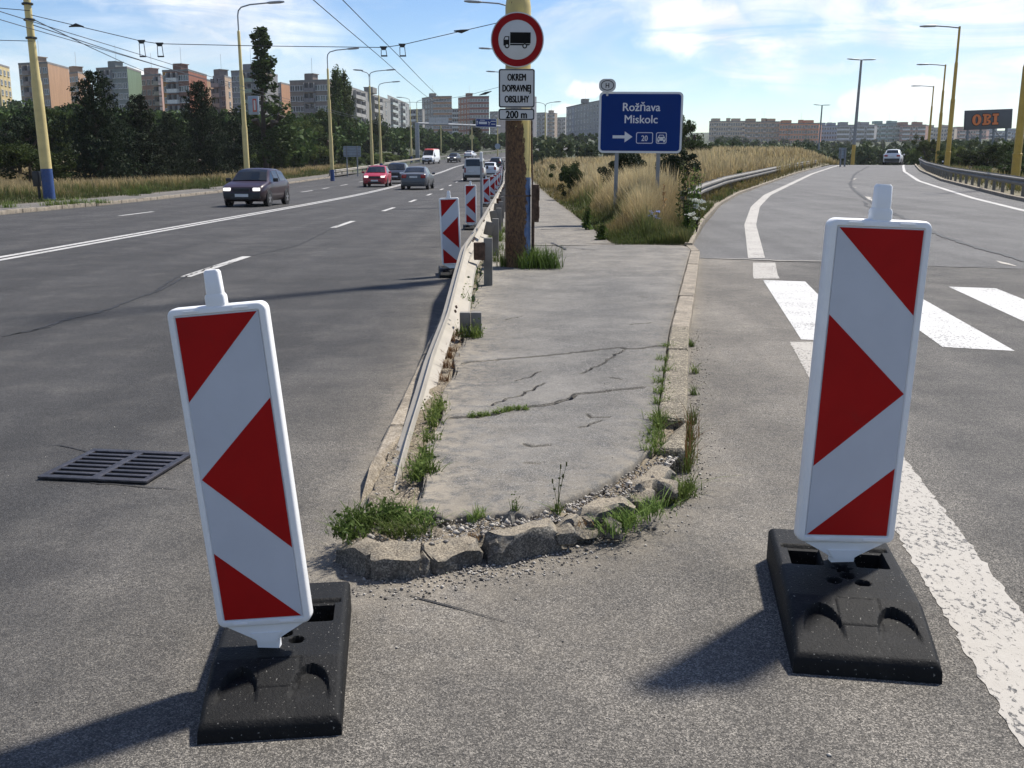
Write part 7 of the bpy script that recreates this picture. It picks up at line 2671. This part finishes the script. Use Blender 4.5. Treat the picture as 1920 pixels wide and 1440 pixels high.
HATCH = dict(L=3.95, W=1.64, H=1.42, wr=0.29, zb=0.20, axles=(0.18, 0.80), mirror=0.655,
             prof=[(0.0, 0.62, 0.66, 0.80), (0.012, 0.84, 0.90, 0.82), (0.05, 0.90, 1.06, 0.80), (0.16, 0.92, 1.34, 0.72), (0.24, 0.92, 1.40, 0.70), (0.45, 0.91, 1.42, 0.70), (0.56, 0.90, 1.38, 0.70), (0.62, 0.90, 1.27, 0.735), (0.735, 0.885, 0.945, 0.86), (0.80, 0.87, 0.91, 0.86), (0.93, 0.78, 0.82, 0.84), (0.985, 0.70, 0.73, 0.82), (1.0, 0.56, 0.58, 0.80)],
             side=((0.17, 0.36, 0.06, 0.86, 0.05, 0.94), (0.385, 0.54, 0.05, 0.94, 0.05, 0.93), (0.56, 0.68, 0.05, 0.93, 0.06, 0.55)), ws=(0.73, 0.575, 0.93, 0.92), rw=(0.055, 0.155, 0.86, 0.9),
             front=dict(lw=0.27, lh=0.115, lz=0.65, gz=0.64, gh=0.12, gw=0.36, bz=0.42, bh=0.22, bmat='trim_black', pz=0.43, mirror='trim_black'), rear=dict(lw=0.28, lh=0.2, lz=0.78, bz=0.46, bh=0.24, bmat='trim_black', pz=0.72))
MODERN = dict(HATCH, L=4.05, W=1.72, H=1.50, wr=0.31, prof=[(0.0, 0.66, 0.70, 0.80), (0.015, 0.90, 0.98, 0.82), (0.05, 0.97, 1.12, 0.80), (0.13, 0.98, 1.40, 0.70), (0.24, 0.97, 1.48, 0.68), (0.42, 0.95, 1.50, 0.68), (0.54, 0.94, 1.46, 0.69), (0.61, 0.93, 1.33, 0.735), (0.755, 0.93, 0.99, 0.86), (0.83, 0.90, 0.945, 0.86), (0.93, 0.83, 0.87, 0.84), (0.985, 0.74, 0.77, 0.82), (1.0, 0.58, 0.60, 0.80)],
              ws=(0.748, 0.565, 0.93, 0.92), front=dict(lw=0.28, lh=0.12, lz=0.72, gz=0.66, gh=0.13, gw=0.46, bz=0.44, bh=0.26, pz=0.45), rear=dict(lw=0.22, lh=0.30, lz=0.86, bz=0.50, bh=0.26, pz=0.75))
SUV = dict(HATCH, L=4.4, W=1.84, H=1.66, wr=0.35, zb=0.25, prof=[(0.0, 0.74, 0.78, 0.80), (0.015, 1.00, 1.06, 0.82), (0.05, 1.06, 1.24, 0.80), (0.13, 1.07, 1.55, 0.70), (0.24, 1.06, 1.64, 0.68), (0.42, 1.05, 1.66, 0.68), (0.54, 1.04, 1.62, 0.69), (0.61, 1.03, 1.50, 0.735), (0.74, 1.03, 1.08, 0.86), (0.83, 1.00, 1.05, 0.86), (0.93, 0.94, 0.98, 0.84), (0.985, 0.84, 0.87, 0.82), (1.0, 0.62, 0.64, 0.80)],
           ws=(0.735, 0.565, 0.93, 0.92), front=dict(lw=0.38, lh=0.15, lz=0.82, gz=0.76, gh=0.20, gw=0.44, bz=0.50, bh=0.28, pz=0.55), rear=dict(lw=0.34, lh=0.18, lz=0.98, bz=0.56, bh=0.28, bmat='trim_black', pz=0.86))
SEDAN = dict(HATCH, L=4.57, W=1.77, H=1.46, wr=0.315, axles=(0.20, 0.80), mirror=0.63, prof=[(0.0, 0.66, 0.70, 0.80), (0.012, 0.92, 0.98, 0.84), (0.04, 0.96, 1.02, 0.85), (0.10, 0.97, 1.07, 0.84), (0.25, 0.96, 1.38, 0.70), (0.34, 0.95, 1.44, 0.68), (0.46, 0.94, 1.46, 0.68), (0.55, 0.93, 1.42, 0.69), (0.61, 0.92, 1.31, 0.735), (0.725, 0.90, 0.955, 0.86), (0.82, 0.88, 0.92, 0.86), (0.93, 0.80, 0.84, 0.84), (0.985, 0.70, 0.73, 0.82), (1.0, 0.56, 0.58, 0.80)],
             side=((0.235, 0.375, 0.08, 0.80, 0.05, 0.94), (0.395, 0.535, 0.05, 0.94, 0.05, 0.93), (0.555, 0.66, 0.05, 0.93, 0.06, 0.55)), ws=(0.72, 0.565, 0.93, 0.92), rw=(0.115, 0.255, 0.88, 0.9),
             front=dict(lw=0.36, lh=0.16, lz=0.66, gz=0.64, gh=0.13, gw=0.42, bz=0.44, bh=0.26, pz=0.45), rear=dict(lw=0.30, lh=0.22, lz=0.84, bz=0.52, bh=0.26, pz=0.80))
VAN = dict(L=5.6, W=2.02, H=2.55, wr=0.34, zb=0.28, axles=(0.17, 0.82), mirror=0.80, prof=[(0.0, 1.15, 2.40, 0.88), (0.012, 1.25, 2.52, 0.87), (0.06, 1.27, 2.54, 0.86), (0.35, 1.27, 2.55, 0.86), (0.66, 1.26, 2.54, 0.86), (0.71, 1.25, 2.46, 0.85), (0.76, 1.24, 2.20, 0.86), (0.86, 1.22, 1.36, 0.90), (0.93, 1.10, 1.18, 0.88), (0.985, 0.90, 0.96, 0.86), (1.0, 0.62, 0.66, 0.84)],
           side=((0.70, 0.80, 0.04, 0.62, 0.05, 0.55),), ws=(0.855, 0.745, 0.94, 0.9), rw=(0.0005, 0.011, 0.5, 0.5),
           front=dict(lw=0.36, lh=0.24, lz=0.92, gz=0.86, gh=0.16, gw=0.4, bz=0.50, bh=0.30, pz=0.5, mirror='trim_black', bmat='trim_black'), rear=dict(lw=0.12, lh=0.6, lz=1.1, bz=0.5, bh=0.2, bmat='trim_black', pz=1.0))
MINIBUS = dict(VAN, L=4.9, W=1.97, H=2.02, mirror=0.74, prof=[(0.0, 1.00, 1.06, 0.93), (0.006, 1.06, 1.30, 0.93), (0.02, 1.10, 1.90, 0.87), (0.035, 1.12, 1.98, 0.86), (0.35, 1.12, 2.02, 0.85), (0.60, 1.12, 2.0, 0.85), (0.66, 1.11, 1.88, 0.85), (0.80, 1.10, 1.22, 0.9), (0.92, 1.0, 1.06, 0.88), (0.985, 0.85, 0.9, 0.86), (1.0, 0.6, 0.64, 0.84)],
               side=((0.06, 0.30, 0.1, 0.8, 0.1, 0.85), (0.33, 0.52, 0.1, 0.85, 0.1, 0.85), (0.55, 0.72, 0.1, 0.85, 0.1, 0.5)), ws=(0.79, 0.665, 0.93, 0.9), rw=(0.0058, 0.0195, 0.86, 0.93), rear=dict(lw=0.13, lh=0.42, lz=0.95, bz=0.45, bh=0.22, bmat='trim_black', pz=0.86, px=-0.25, pin=0.0))

car('old maroon hatchback with lit headlights driving towards us in the outer lane', -9.95, 40.3, 180 - 3, HATCH, 'paint_maroon', lit=True)
car('bright red small car coming towards us, ahead of the dark one', (713 - 960) / 1900 * 75, 75, 180 + 1, MODERN, 'paint_red', lit=True)
car('dark coming car half hidden behind the bright red one', (750 - 960) / 1900 * 86, 86, 180, SUV, 'paint_black')
car('grey saloon driving away in the lane beside the double centre line', (787 - 960) / 1900 * 68.5, 68.5, -2, SEDAN, 'paint_grey')
car('white delivery van with a red rear roof edge coming round the far bend', (812 - 960) / 1900 * 178, 178, 170, VAN, 'paint_white', name='van', cat='van', roof_paint='roof_red')
car('far black car with lit headlights right of the white van', (854 - 960) / 1900 * 187, 187, 172, SUV, 'paint_navy', lit=True)
car('dirty white minibus seen from behind, left of the thin marker post', (890.5 - 960) / 1900 * 92, 94, 0, MINIBUS, 'paint_cream', name='van', cat='minibus')
car('white car half hidden behind the thin marker post, ahead of the minibus', (921 - 960) / 1900 * 112, 112, -4, MODERN, 'paint_white')
car('dark car farthest ahead in the near lane above the row of warning boards', (932 - 960) / 1900 * 145, 145, -5, SUV, 'paint_navy')
car('tiny white car on the far bend right of the black one', (884 - 960) / 1900 * 214, 214, -12, SEDAN, 'paint_white')
xw = (1658 - 960) / 1900 * 113
car('white car driving away over the crest of the slip road', xw, 113, -24, dict(SUV, H=1.6), 'paint_white', z=float(HR(113)) + 0.0)
# small posts at the crest
for i, (px, y) in enumerate(((1714, 106), (1757, 72))):
    o = thing('reflector_post', ('small white reflector post at the crest of the slip road', 'small black and white reflector post at the foot of the second ochre lamp post')[i], 'post', ((px - 960) / 1900 * y - 0.3, y, float(HR(y))))
    mb = MB()
    mb.box((0, 0, 0.45), (0.10, 0.05, 0.9), 0, None, None, 0.01)
    mb.build('shaft', MAT['sign_white'], o)
    mb = MB()
    mb.box((0, -0.003, 0.72), (0.104, 0.055, 0.16))
    mb.build('black_band', MAT['sign_black'], o)

# ---------------------------------------------------------------- summer haze
mb = MB()
mb.box((0, 640, 25.0), (2600, 1400, 86.0))
m = bpy.data.materials.new('haze')
m.use_nodes = True
m.node_tree.nodes.clear()
pv = nd(m.node_tree, 'ShaderNodeVolumePrincipled', {'Color': (0.92, 0.95, 1.0, 1), 'Density': 0.00012, 'Anisotropy': 0.2})
nd(m.node_tree, 'ShaderNodeOutputMaterial', {'Volume': pv.outputs[0]})
hz_ = mb.build('haze', m, smooth_on=False)
hz_['kind'] = 'stuff'
